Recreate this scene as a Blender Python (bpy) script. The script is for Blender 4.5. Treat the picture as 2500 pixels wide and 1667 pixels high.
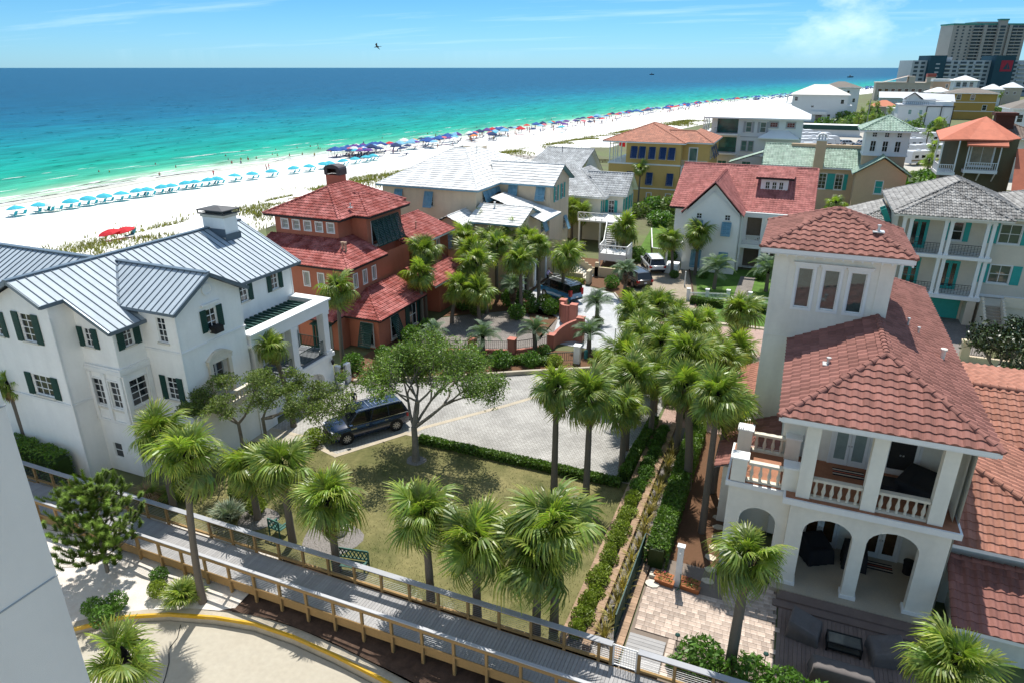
import bpy, math, random
from math import sin, cos, pi, radians, sqrt, atan2, hypot, floor, ceil
from mathutils import Vector, Matrix, noise as mnoise
R = random.Random(7)
for o in list(bpy.data.objects): bpy.data.objects.remove(o)
scene = bpy.context.scene
COL = scene.collection
# ------------------------------------------------------------------ camera
cam = bpy.data.cameras.new('camera'); camo = bpy.data.objects.new('camera', cam); COL.objects.link(camo)
camo.location = (0, 0, 22.0); camo.rotation_euler = (radians(90) - math.atan(668 / 1667.0), 0, radians(22.5))
cam.sensor_width = 36; cam.lens = 24.0; cam.clip_start = 0.2; cam.clip_end = 90000
scene.camera = camo
# ------------------------------------------------------------------ sky, sun, exposure
SUN_AZ, SUN_EL = radians(104), radians(62)
world = bpy.data.worlds.new('World'); scene.world = world; world.use_nodes = True
wn, wl = world.node_tree.nodes, world.node_tree.links; wn.clear()
wo = wn.new('ShaderNodeOutputWorld'); bg = wn.new('ShaderNodeBackground'); sky = wn.new('ShaderNodeTexSky')
sky.sky_type = 'NISHITA'; sky.sun_disc = False; sky.sun_elevation = SUN_EL; sky.sun_rotation = radians(90) - SUN_AZ
sky.air_density = 1.0; sky.dust_density = 0.2; sky.ozone_density = 1.0; sky.altitude = 0
bg.inputs['Strength'].default_value = 0.145
tc = wn.new('ShaderNodeTexCoord'); sep = wn.new('ShaderNodeSeparateXYZ'); wl.new(tc.outputs['Generated'], sep.inputs[0])
def wmath(op, a, b=None, c=None, clamp=False):
    n = wn.new('ShaderNodeMath'); n.operation = op; n.use_clamp = clamp
    for i, x in enumerate((a, b, c)):
        if x is None: continue
        if isinstance(x, (int, float)): n.inputs[i].default_value = x
        else: wl.new(x, n.inputs[i])
    return n.outputs[0]
# thin high streaks: noise on the cloud plane (direction divided by its height)
zc = wmath('MAXIMUM', sep.outputs['Z'], 0.02)
cx = wmath('DIVIDE', sep.outputs['X'], wmath('ADD', zc, 0.06)); cy = wmath('DIVIDE', sep.outputs['Y'], wmath('ADD', zc, 0.06))
comb = wn.new('ShaderNodeCombineXYZ'); wl.new(cx, comb.inputs[0]); wl.new(cy, comb.inputs[1])
mp = wn.new('ShaderNodeMapping'); mp.inputs['Rotation'].default_value = (0, 0, radians(-24)); mp.inputs['Scale'].default_value = (0.22, 0.9, 1)
wl.new(comb.outputs[0], mp.inputs[0])
n1 = wn.new('ShaderNodeTexNoise'); n1.inputs['Scale'].default_value = 1.1; n1.inputs['Detail'].default_value = 7; n1.inputs['Roughness'].default_value = 0.62
wl.new(mp.outputs[0], n1.inputs['Vector'])
str_ = wmath('MULTIPLY', wmath('SUBTRACT', n1.outputs['Fac'], 0.53), 3.2, clamp=True)
# a bank of fair-weather cumulus low over the coast
mp2 = wn.new('ShaderNodeMapping'); mp2.inputs['Scale'].default_value = (1, 1, 1.9); wl.new(tc.outputs['Generated'], mp2.inputs[0])
n2 = wn.new('ShaderNodeTexNoise'); n2.inputs['Scale'].default_value = 9.5; n2.inputs['Detail'].default_value = 8; n2.inputs['Roughness'].default_value = 0.6
wl.new(mp2.outputs[0], n2.inputs['Vector'])
vd = wn.new('ShaderNodeVectorMath'); vd.operation = 'DISTANCE'; wl.new(mp2.outputs[0], vd.inputs[0])
vd.inputs[1].default_value = (0.043, 0.998, 0.045 * 1.9)
cum = wmath('MULTIPLY', wmath('SUBTRACT', wmath('ADD', n2.outputs['Fac'], wmath('MULTIPLY', wmath('SUBTRACT', 0.105, vd.outputs['Value']), 2.6)), 0.55), 3.6, clamp=True)
cl = wmath('MAXIMUM', wmath('MULTIPLY', str_, 0.34), wmath('MULTIPLY', cum, 0.5))
hz = wmath('MULTIPLY', sep.outputs['Z'], 22.0, clamp=True)
cl = wmath('MULTIPLY', cl, hz)
# deep polarised blue paling to the horizon; whitened overhead, unseen, as added fill light
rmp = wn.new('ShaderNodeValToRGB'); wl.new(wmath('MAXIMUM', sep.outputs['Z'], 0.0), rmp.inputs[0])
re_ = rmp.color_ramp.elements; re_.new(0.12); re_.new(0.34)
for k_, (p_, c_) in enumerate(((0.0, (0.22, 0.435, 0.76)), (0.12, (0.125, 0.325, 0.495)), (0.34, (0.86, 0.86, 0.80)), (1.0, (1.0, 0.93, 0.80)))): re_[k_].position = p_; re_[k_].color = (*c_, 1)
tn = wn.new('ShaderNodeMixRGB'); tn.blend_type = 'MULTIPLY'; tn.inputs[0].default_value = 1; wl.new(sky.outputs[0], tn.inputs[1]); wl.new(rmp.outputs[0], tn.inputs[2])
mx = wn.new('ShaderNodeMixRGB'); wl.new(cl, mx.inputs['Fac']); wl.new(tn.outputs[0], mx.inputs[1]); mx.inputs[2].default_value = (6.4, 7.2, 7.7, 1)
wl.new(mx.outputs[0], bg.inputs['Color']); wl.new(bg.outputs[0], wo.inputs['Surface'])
sun = bpy.data.lights.new('sun', 'SUN'); suno = bpy.data.objects.new('sun', sun); COL.objects.link(suno)
sun.energy = 4.2; sun.angle = radians(0.5); sun.color = (1.0, 0.965, 0.9)
sd = Vector((cos(SUN_AZ) * cos(SUN_EL), sin(SUN_AZ) * cos(SUN_EL), sin(SUN_EL)))
suno.rotation_euler = (-sd).to_track_quat('-Z', 'Y').to_euler(); suno.location = sd * 200
scene.view_settings.view_transform = 'Standard'; scene.view_settings.look = 'None'
scene.view_settings.exposure = 0.6; scene.view_settings.gamma = 1.0; scene.view_settings.use_curve_mapping = False
scene.render.engine = 'CYCLES'
scene.cycles.max_bounces = 6; scene.cycles.diffuse_bounces = 4; scene.cycles.glossy_bounces = 2; scene.cycles.transmission_bounces = 3
scene.cycles.transparent_max_bounces = 4; scene.cycles.use_denoising = True; scene.cycles.caustics_reflective = False; scene.cycles.caustics_refractive = False
# ------------------------------------------------------------------ materials
MATS = {}
def mat(name, col, rough=0.8, var=0.08, scale=3.0, bump=0.0, bscale=40.0, tint=False, metal=0.0, spec=0.3, col2=None, fac=0.5, objrand=0.0, transl=0.0, detail=4, contrast=1.0, coat=0.0, streak=0.0):
    """procedural material: base colour broken up by noise (and col2 in patches), optional per-piece tint and fine relief"""
    if name in MATS: return MATS[name]
    m = bpy.data.materials.new(name); m.use_nodes = True; nt = m.node_tree; N, L = nt.nodes, nt.links; N.clear()
    out = N.new('ShaderNodeOutputMaterial'); p = N.new('ShaderNodeBsdfPrincipled')
    p.inputs['Roughness'].default_value = rough; p.inputs['Metallic'].default_value = metal; p.inputs['Specular IOR Level'].default_value = spec
    p.inputs['Coat Weight'].default_value = coat
    t = N.new('ShaderNodeTexCoord')
    c = None
    if var or col2 is not None:
        n = N.new('ShaderNodeTexNoise'); n.inputs['Scale'].default_value = scale; n.inputs['Detail'].default_value = detail; n.inputs['Roughness'].default_value = 0.65
        L.new(t.outputs['Object'], n.inputs['Vector'])
        r = N.new('ShaderNodeValToRGB'); L.new(n.outputs['Fac'], r.inputs[0])
        a = tuple(x * (1 - var) for x in col); b = tuple(min(1, x * (1 + var)) for x in (col2 or col))
        w = 0.18 / contrast
        r.color_ramp.elements[0].position = max(0, fac - w); r.color_ramp.elements[1].position = min(1, fac + w)
        r.color_ramp.elements[0].color = (*a, 1); r.color_ramp.elements[1].color = (*b, 1)
        c = r.outputs[0]
        if var:
            n3 = N.new('ShaderNodeTexNoise'); n3.inputs['Scale'].default_value = scale * 9; n3.inputs['Detail'].default_value = 3
            L.new(t.outputs['Object'], n3.inputs['Vector'])
            h = N.new('ShaderNodeHueSaturation'); L.new(c, h.inputs['Color'])
            mr = N.new('ShaderNodeMapRange'); mr.inputs[3].default_value = 1 - var; mr.inputs[4].default_value = 1 + var
            L.new(n3.outputs['Fac'], mr.inputs[0]); L.new(mr.outputs[0], h.inputs['Value']); c = h.outputs[0]
        if streak:   # rain streaks running down
            ms = N.new('ShaderNodeMapping'); ms.inputs['Scale'].default_value = (0.8, 0.8, 0.10); L.new(t.outputs['Object'], ms.inputs[0])
            n4 = N.new('ShaderNodeTexNoise'); n4.inputs['Scale'].default_value = 2.0; n4.inputs['Detail'].default_value = 6; L.new(ms.outputs[0], n4.inputs['Vector'])
            mr4 = N.new('ShaderNodeMapRange'); mr4.inputs[1].default_value = 0.45; mr4.inputs[2].default_value = 0.75; mr4.inputs[3].default_value = 1.0; mr4.inputs[4].default_value = 1 - streak
            L.new(n4.outputs['Fac'], mr4.inputs[0]); h4 = N.new('ShaderNodeHueSaturation'); L.new(c, h4.inputs['Color']); L.new(mr4.outputs[0], h4.inputs['Value']); c = h4.outputs[0]
    if tint:
        at = N.new('ShaderNodeAttribute'); at.attribute_name = 'tint'
        h = N.new('ShaderNodeMixRGB'); h.blend_type = 'MULTIPLY'; h.inputs[0].default_value = 1
        if c: L.new(c, h.inputs[1])
        else: h.inputs[1].default_value = (*col, 1)
        L.new(at.outputs['Color'], h.inputs[2]); c = h.outputs[0]
    if objrand:
        oi = N.new('ShaderNodeObjectInfo'); h = N.new('ShaderNodeHueSaturation')
        mr = N.new('ShaderNodeMapRange'); mr.inputs[3].default_value = 1 - objrand; mr.inputs[4].default_value = 1 + objrand
        L.new(oi.outputs['Random'], mr.inputs[0]); L.new(mr.outputs[0], h.inputs['Value'])
        if c: L.new(c, h.inputs['Color'])
        else: h.inputs['Color'].default_value = (*col, 1)
        c = h.outputs[0]
    if c: L.new(c, p.inputs['Base Color'])
    else: p.inputs['Base Color'].default_value = (*col, 1)
    if bump:
        nb = N.new('ShaderNodeTexNoise'); nb.inputs['Scale'].default_value = bscale; nb.inputs['Detail'].default_value = 3
        L.new(t.outputs['Object'], nb.inputs['Vector'])
        bu = N.new('ShaderNodeBump'); bu.inputs['Strength'].default_value = min(1, bump); bu.inputs['Distance'].default_value = 0.02
        L.new(nb.outputs['Fac'], bu.inputs['Height']); L.new(bu.outputs[0], p.inputs['Normal'])
    sh = p.outputs[0]
    if transl:
        tr = N.new('ShaderNodeBsdfTranslucent'); ms = N.new('ShaderNodeMixShader'); ms.inputs[0].default_value = transl
        if c:
            hh = N.new('ShaderNodeMixRGB'); hh.blend_type = 'MULTIPLY'; hh.inputs[0].default_value = 1; L.new(c, hh.inputs[1]); hh.inputs[2].default_value = (1.5, 1.7, 0.7, 1); L.new(hh.outputs[0], tr.inputs[0])
        else: tr.inputs[0].default_value = (*col, 1)
        L.new(p.outputs[0], ms.inputs[1]); L.new(tr.outputs[0], ms.inputs[2]); sh = ms.outputs[0]
    L.new(sh, out.inputs[0]); MATS[name] = m
    return m
def glassmat(name, col=(0.015, 0.02, 0.025), rough=0.06, spec=0.9):
    return mat(name, col, rough, 0.25, 1.5, spec=spec)
def brickmat(name, c1, c2, mortar, bw, bh, msize=0.012, rough=0.85, rot=0.0, offset=0.5, var=0.16, bump=0.35):
    """pavers seen from too far to pick apart: brick pattern in world metres"""
    if name in MATS: return MATS[name]
    m = bpy.data.materials.new(name); m.use_nodes = True; nt = m.node_tree; N, L = nt.nodes, nt.links; p = N['Principled BSDF']
    t = N.new('ShaderNodeTexCoord'); mpn = N.new('ShaderNodeMapping'); mpn.inputs['Rotation'].default_value = (0, 0, rot); L.new(t.outputs['Object'], mpn.inputs[0])
    b = N.new('ShaderNodeTexBrick'); b.offset = offset; b.inputs['Color1'].default_value = (*c1, 1); b.inputs['Color2'].default_value = (*c2, 1); b.inputs['Mortar'].default_value = (*mortar, 1)
    b.inputs['Scale'].default_value = 1.0; b.inputs['Brick Width'].default_value = bw; b.inputs['Row Height'].default_value = bh; b.inputs['Mortar Size'].default_value = msize
    L.new(mpn.outputs[0], b.inputs['Vector'])
    n = N.new('ShaderNodeTexNoise'); n.inputs['Scale'].default_value = 0.45; n.inputs['Detail'].default_value = 7; n.inputs['Roughness'].default_value = 0.7; L.new(t.outputs['Object'], n.inputs['Vector'])
    mr = N.new('ShaderNodeMapRange'); mr.inputs[1].default_value = 0.3; mr.inputs[2].default_value = 0.7; mr.inputs[3].default_value = 1 - var; mr.inputs[4].default_value = 1 + var; L.new(n.outputs['Fac'], mr.inputs[0])
    h = N.new('ShaderNodeHueSaturation'); L.new(b.outputs[0], h.inputs['Color']); L.new(mr.outputs[0], h.inputs['Value']); L.new(h.outputs[0], p.inputs['Base Color'])
    p.inputs['Roughness'].default_value = rough; p.inputs['Specular IOR Level'].default_value = 0.2
    bu = N.new('ShaderNodeBump'); bu.inputs['Strength'].default_value = bump; bu.inputs['Distance'].default_value = 0.01; bu.invert = True
    L.new(b.outputs['Fac'], bu.inputs['Height']); L.new(bu.outputs[0], p.inputs['Normal']); MATS[name] = m
    return m
# ------------------------------------------------------------------ mesh builder
class MB:
    def __init__(s): s.v = []; s.f = []; s.m = []; s.t = []; s.tinted = False; s.mi = 0; s.tc = (1, 1, 1)
    def poly(s, pts, mi=None, tc=None):
        i = len(s.v); s.v.extend(tuple(p) for p in pts); s.f.append(tuple(range(i, i + len(pts)))); s.m.append(s.mi if mi is None else mi); s.t.append(tc or s.tc)
    def grid(s, rows, mi=None, tc=None, close=False):
        """rows: list of equal-length point lists -> quads"""
        i = len(s.v); w = len(rows[0])
        for r in rows: s.v.extend(tuple(p) for p in r)
        for a in range(len(rows) - 1):
            for b in range(w if close else w - 1):
                c = (b + 1) % w
                s.f.append((i + a * w + b, i + a * w + c, i + (a + 1) * w + c, i + (a + 1) * w + b)); s.m.append(s.mi if mi is None else mi); s.t.append(tc or s.tc)
    def box(s, x0, y0, z0, x1, y1, z1, mi=None, tc=None):
        if x0 > x1: x0, x1 = x1, x0
        if y0 > y1: y0, y1 = y1, y0
        if z0 > z1: z0, z1 = z1, z0
        i = len(s.v); s.v += [(x0, y0, z0), (x1, y0, z0), (x1, y1, z0), (x0, y1, z0), (x0, y0, z1), (x1, y0, z1), (x1, y1, z1), (x0, y1, z1)]
        for q in ((3, 2, 1, 0), (4, 5, 6, 7), (0, 1, 5, 4), (1, 2, 6, 5), (2, 3, 7, 6), (3, 0, 4, 7)):
            s.f.append(tuple(i + k for k in q)); s.m.append(s.mi if mi is None else mi); s.t.append(tc or s.tc)
        return s
    def cbox(s, c, d, rz=0.0, mi=None, tc=None):
        """box centred at c (z = bottom) with size d turned by rz"""
        i = len(s.v); ca, sa = cos(rz), sin(rz)
        for z in (c[2], c[2] + d[2]):
            for x, y in ((-1, -1), (1, -1), (1, 1), (-1, 1)):
                lx, ly = x * d[0] / 2, y * d[1] / 2; s.v.append((c[0] + lx * ca - ly * sa, c[1] + lx * sa + ly * ca, z))
        for q in ((3, 2, 1, 0), (4, 5, 6, 7), (0, 1, 5, 4), (1, 2, 6, 5), (2, 3, 7, 6), (3, 0, 4, 7)):
            s.f.append(tuple(i + k for k in q)); s.m.append(s.mi if mi is None else mi); s.t.append(tc or s.tc)
        return s
    def beam(s, a, b, w, h, mi=None, tc=None, up=(0, 0, 1)):
        a, b = Vector(a), Vector(b); d = (b - a).normalized(); u = Vector(up)
        if abs(d.dot(u)) > 0.98: u = Vector((0, 1, 0))
        x = d.cross(u).normalized() * (w / 2); y = x.cross(d).normalized() * (h / 2)
        i = len(s.v)
        for p in (a, b):
            for q in (-x - y, x - y, x + y, -x + y): s.v.append(tuple(p + q))
        for q in ((3, 2, 1, 0), (4, 5, 6, 7), (0, 1, 5, 4), (1, 2, 6, 5), (2, 3, 7, 6), (3, 0, 4, 7)):
            s.f.append(tuple(i + k for k in q)); s.m.append(s.mi if mi is None else mi); s.t.append(tc or s.tc)
        return s
    def tube(s, pts, rad, n=6, mi=None, tc=None, cap=True):
        pts = [Vector(p) for p in pts]; rows = []
        for k, p in enumerate(pts):
            d = (pts[min(k + 1, len(pts) - 1)] - pts[max(k - 1, 0)]).normalized()
            u = Vector((1, 0, 0)) if abs(d.x) < 0.9 else Vector((0, 1, 0))
            x = d.cross(u).normalized(); y = d.cross(x)
            r = rad[k] if isinstance(rad, (list, tuple)) else rad
            rows.append([p + x * (r * cos(2 * pi * j / n)) + y * (r * sin(2 * pi * j / n)) for j in range(n)])
        s.grid(rows, mi, tc, close=True)
        if cap: s.poly(rows[-1], mi, tc); s.poly(rows[0][::-1], mi, tc)
        return s
    def lathe(s, prof, c=(0, 0, 0), n=12, mi=None, tc=None, sy=1.0):
        s.grid([[(c[0] + r * cos(2 * pi * j / n), c[1] + sy * r * sin(2 * pi * j / n), c[2] + z) for j in range(n)] for r, z in prof], mi, tc, close=True)
        r, z = prof[-1]; s.poly([(c[0] + r * cos(2 * pi * j / n), c[1] + sy * r * sin(2 * pi * j / n), c[2] + z) for j in range(n)], mi, tc)
        return s
    def prism(s, pts, z0, z1, mi=None, tc=None):
        n = len(pts); s.poly([(*p, z1) for p in pts], mi, tc); s.poly([(*p, z0) for p in pts[::-1]], mi, tc)
        for k in range(n):
            a, b = pts[k], pts[(k + 1) % n]; s.poly([(*a, z0), (*b, z0), (*b, z1), (*a, z1)], mi, tc)
        return s
    def xform(s, M, start=0):
        for k in range(start, len(s.v)): s.v[k] = tuple(M @ Vector(s.v[k]))
    def mesh(s, name, mats, smooth=False, off=None):
        me = bpy.data.meshes.new(name)
        vs = s.v if off is None else [(a - off[0], b - off[1], c - off[2]) for a, b, c in s.v]
        me.from_pydata(vs, [], s.f)
        for m in (mats if isinstance(mats, (list, tuple)) else [mats]): me.materials.append(m)
        if isinstance(mats, (list, tuple)) and len(mats) > 1: me.polygons.foreach_set('material_index', s.m)
        if s.tinted:
            at = me.color_attributes.new('tint', 'FLOAT_COLOR', 'CORNER'); buf = []
            for f, t in zip(s.f, s.t): buf.extend((t[0], t[1], t[2], 1.0) * len(f))
            at.data.foreach_set('color', buf)
        if smooth: me.polygons.foreach_set('use_smooth', [True] * len(me.polygons))
        me.update(); return me
ORG = {}
def link(o, parent=None):
    COL.objects.link(o)
    if parent is not None: o.parent = parent; ORG[o.name] = ORG.get(parent.name, (0, 0, 0))
    return o
def thing(name, label, cat, loc=(0, 0, 0), rz=0.0, group=None, world=True):
    """an Empty at the thing's base; with world=True its parts are given in world coordinates"""
    o = bpy.data.objects.new(name, None); o.empty_display_size = 0.3; COL.objects.link(o); o.location = loc; o.rotation_euler = (0, 0, rz)
    o['label'] = label; o['category'] = cat
    if group: o['group'] = group
    ORG[o.name] = tuple(loc) if world else (0, 0, 0)
    return o
def mk(name, mb, mats, parent=None, smooth=False, label=None, kind=None):
    off = ORG.get(parent.name) if parent is not None else None
    o = bpy.data.objects.new(name, mb.mesh(name, mats, smooth, off)); link(o, parent)
    if label: o['label'] = label
    if kind: o['kind'] = kind
    return o
def islands(mb):
    par = list(range(len(mb.v)))
    def f(i):
        while par[i] != i: par[i] = par[par[i]]; i = par[i]
        return i
    for q in mb.f:
        for k in q[1:]: par[f(k)] = f(q[0])
    g = {}
    for i, q in enumerate(mb.f): g.setdefault(f(q[0]), []).append(i)
    out = []
    for fs in g.values():
        n = MB(); n.tinted = mb.tinted; ix = {}
        for i in fs:
            q = []
            for k in mb.f[i]:
                if k not in ix: ix[k] = len(n.v); n.v.append(mb.v[k])
                q.append(ix[k])
            n.f.append(tuple(q)); n.m.append(mb.m[i]); n.t.append(mb.t[i])
        out.append(n)
    return out
def mks(name, mb, mats, parent):
    """every loose piece of the builder becomes a part of its own"""
    for n in islands(mb): mk(name, n, mats, parent)
def nth(n): return f"{n}{'th' if 10 < n % 100 < 14 else {1: 'st', 2: 'nd', 3: 'rd'}.get(n % 10, 'th')}"
def single(name, mb, mats, label, cat, group=None, smooth=False, loc=None, rz=0.0):
    """a thing that is one mesh"""
    o = bpy.data.objects.new(name, mb.mesh(name, mats, smooth)); COL.objects.link(o)
    if loc: o.location = loc; o.rotation_euler = (0, 0, rz)
    o['label'] = label; o['category'] = cat
    if group: o['group'] = group
    return o
def inst(name, me, parent=None, loc=(0, 0, 0), rot=(0, 0, 0), sc=(1, 1, 1)):
    o = bpy.data.objects.new(name, me); link(o, parent)
    of = ORG.get(parent.name, (0, 0, 0)) if parent is not None else (0, 0, 0)
    o.location = (loc[0] - of[0], loc[1] - of[1], loc[2] - of[2]); o.rotation_euler = rot; o.scale = sc
    return o
def copy_tree(o, parent=None):
    c = o.copy(); COL.objects.link(c); c.parent = parent
    for ch in o.children: copy_tree(ch, c)
    return c
def structure(name, mb, mats, smooth=False, kind='structure'):
    o = bpy.data.objects.new(name, mb.mesh(name, mats, smooth)); COL.objects.link(o); o['kind'] = kind
    return o
def sheet(name, pts, z, m, parent=None):
    b = MB(); b.poly([(*p, z) for p in pts]); 
    return structure(name, b, m) if parent is None else mk(name, b, m, parent)
ORD = ['first', 'second', 'third', 'fourth', 'fifth', 'sixth', 'seventh', 'eighth', 'ninth', 'tenth', 'eleventh', 'twelfth', 'thirteenth', 'fourteenth', 'fifteenth', 'sixteenth', 'seventeenth', 'eighteenth', 'nineteenth', 'twentieth', 'twenty-first', 'twenty-second', 'twenty-third', 'twenty-fourth', 'twenty-fifth', 'twenty-sixth', 'twenty-seventh', 'twenty-eighth', 'twenty-ninth', 'thirtieth', 'thirty-first', 'thirty-second', 'thirty-third', 'thirty-fourth', 'thirty-fifth', 'thirty-sixth', 'thirty-seventh', 'thirty-eighth', 'thirty-ninth', 'fortieth']
# ------------------------------------------------------------------ shared materials
M_sand = mat('white_sand', (0.80, 0.78, 0.73), 0.95, 0.04, 0.25, bump=0.25, bscale=3.0, spec=0.1)
M_wet = mat('wet_sand', (0.50, 0.48, 0.40), 0.5, 0.06, 0.2, spec=0.3)
M_soil = mat('sandy_soil', (0.16, 0.14, 0.085), 0.95, 0.25, 0.12, col2=(0.10, 0.13, 0.045), fac=0.5)
M_lawn = mat('dry_lawn', (0.088, 0.105, 0.026), 0.95, 0.3, 0.42, col2=(0.16, 0.14, 0.058), fac=0.47, contrast=1.0, bump=0.5, bscale=60, detail=9)
M_green = mat('green_lawn', (0.075, 0.15, 0.02), 0.95, 0.25, 0.8, bump=0.5, bscale=60)
M_mulch = mat('pine_mulch', (0.17, 0.09, 0.045), 0.95, 0.30, 6.0, bump=0.8, bscale=90, col2=(0.11, 0.055, 0.03))
M_dirt = mat('dark_mulch', (0.085, 0.052, 0.036), 0.95, 0.3, 2.5, bump=0.8, bscale=60)
M_conc = mat('stained_concrete', (0.46, 0.42, 0.34), 0.9, 0.13, 0.5, col2=(0.33, 0.295, 0.235), fac=0.5, bump=0.2, bscale=120, detail=8)
M_kerb = mat('kerb_concrete', (0.40, 0.35, 0.27), 0.9, 0.14, 1.5, bump=0.3, bscale=60)
M_band = mat('beige_kerb_band', (0.42, 0.36, 0.27), 0.9, 0.12, 1.2, bump=0.2, bscale=60)
M_yellow = mat('worn_yellow_paint', (0.62, 0.36, 0.012), 0.6, 0.16, 1.0, bump=0.1, col2=(0.50, 0.33, 0.08), fac=0.6)
M_grav = mat('grey_gravel', (0.215, 0.195, 0.18), 0.95, 0.3, 12, bump=0.9, bscale=80)
M_court = brickmat('court_pavers', (0.40, 0.385, 0.355), (0.33, 0.315, 0.29), (0.17, 0.16, 0.14), 0.24, 0.16, 0.014, var=0.24)
M_grey_dr = brickmat('grey_driveway_pavers', (0.50, 0.51, 0.52), (0.43, 0.44, 0.45), (0.3, 0.3, 0.3), 0.24, 0.16, 0.012)
M_dark_dr = brickmat('brown_driveway_pavers', (0.25, 0.22, 0.195), (0.20, 0.175, 0.155), (0.12, 0.11, 0.10), 0.24, 0.16, 0.014)
M_tan_dr = brickmat('tan_driveway_pavers', (0.36, 0.30, 0.225), (0.30, 0.245, 0.18), (0.2, 0.17, 0.13), 0.24, 0.16, 0.012)
M_pink = brickmat('pink_road_pavers', (0.44, 0.30, 0.25), (0.38, 0.26, 0.215), (0.26, 0.19, 0.16), 0.24, 0.16, 0.01)
M_path = mat('path_concrete', (0.36, 0.31, 0.25), 0.9, 0.12, 1.0, bump=0.2)
M_asph = mat('far_asphalt', (0.20, 0.20, 0.19), 0.9, 0.15, 0.05)
# ------------------------------------------------------------------ terrain, beach, sea
SH = [(-400, -150), (85, -144.5), (127, -145), (179, -136), (279, -117.6), (400, -99), (542, -78), (768, -20), (1100, 75), (1700, 260), (3000, 760), (7000, 2500), (20000, 9000)]
def shore(y):
    for (a, xa), (b, xb) in zip(SH, SH[1:]):
        if y <= b: return xa + (xb - xa) * (y - a) / (b - a)
    return SH[-1][1]
PROF = [(-60, -5.2), (-8, -3.75), (0, -3.2), (5, -2.95), (12, -2.7), (30, -2.3), (44, -1.9), (52, -1.2), (57, -0.5), (62, 0.05), (68, -0.25), (78, -0.05)]
ys = [-60, -20, 20] + list(range(30, 130, 6)) + list(range(130, 300, 15)) + list(range(300, 1200, 60)) + [1400, 1700, 2200, 3000, 4500, 7000, 12000, 20000]
b = MB(); rows = []
for y in ys:
    r = []
    for d, z in PROF:
        k = 0.55 if 48 < d < 75 and y < 400 else 0.05
        r.append((shore(y) + d, y, z + k * mnoise.noise((d * 0.13, y * 0.08, 1.3)) * (1 if d > 2 else 0)))
    rows.append(r)
b.grid(rows); beach = structure('beach', b, [M_sand], smooth=True)
b = MB(); rows = []
for y in ys:
    rows.append([(shore(y) + d, y, zz) for d, zz in ((-9, -3.7), (-3, -3.28), (0.5, -3.12), (3.2 + 1.2 * mnoise.noise((y * 0.05, 0, 0)), -2.985))])
b.grid(rows); structure('wet_shore', b, [M_wet], smooth=True)
b = MB()
ys2 = [-60, 20.62, 60, 120, 200, 300, 450, 600, 900, 1300, 2000, 4000, 8000, 20000]
for y0, y1 in zip(ys2, ys2[1:]):
    xr = -44.4 if y1 <= 20.7 else 14000
    b.poly([(shore(y0) + 73, y0, -0.04), (xr, y0, -0.04), (xr, y1, -0.04), (shore(y1) + 73, y1, -0.04)])
structure('ground', b, [M_soil])
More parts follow.
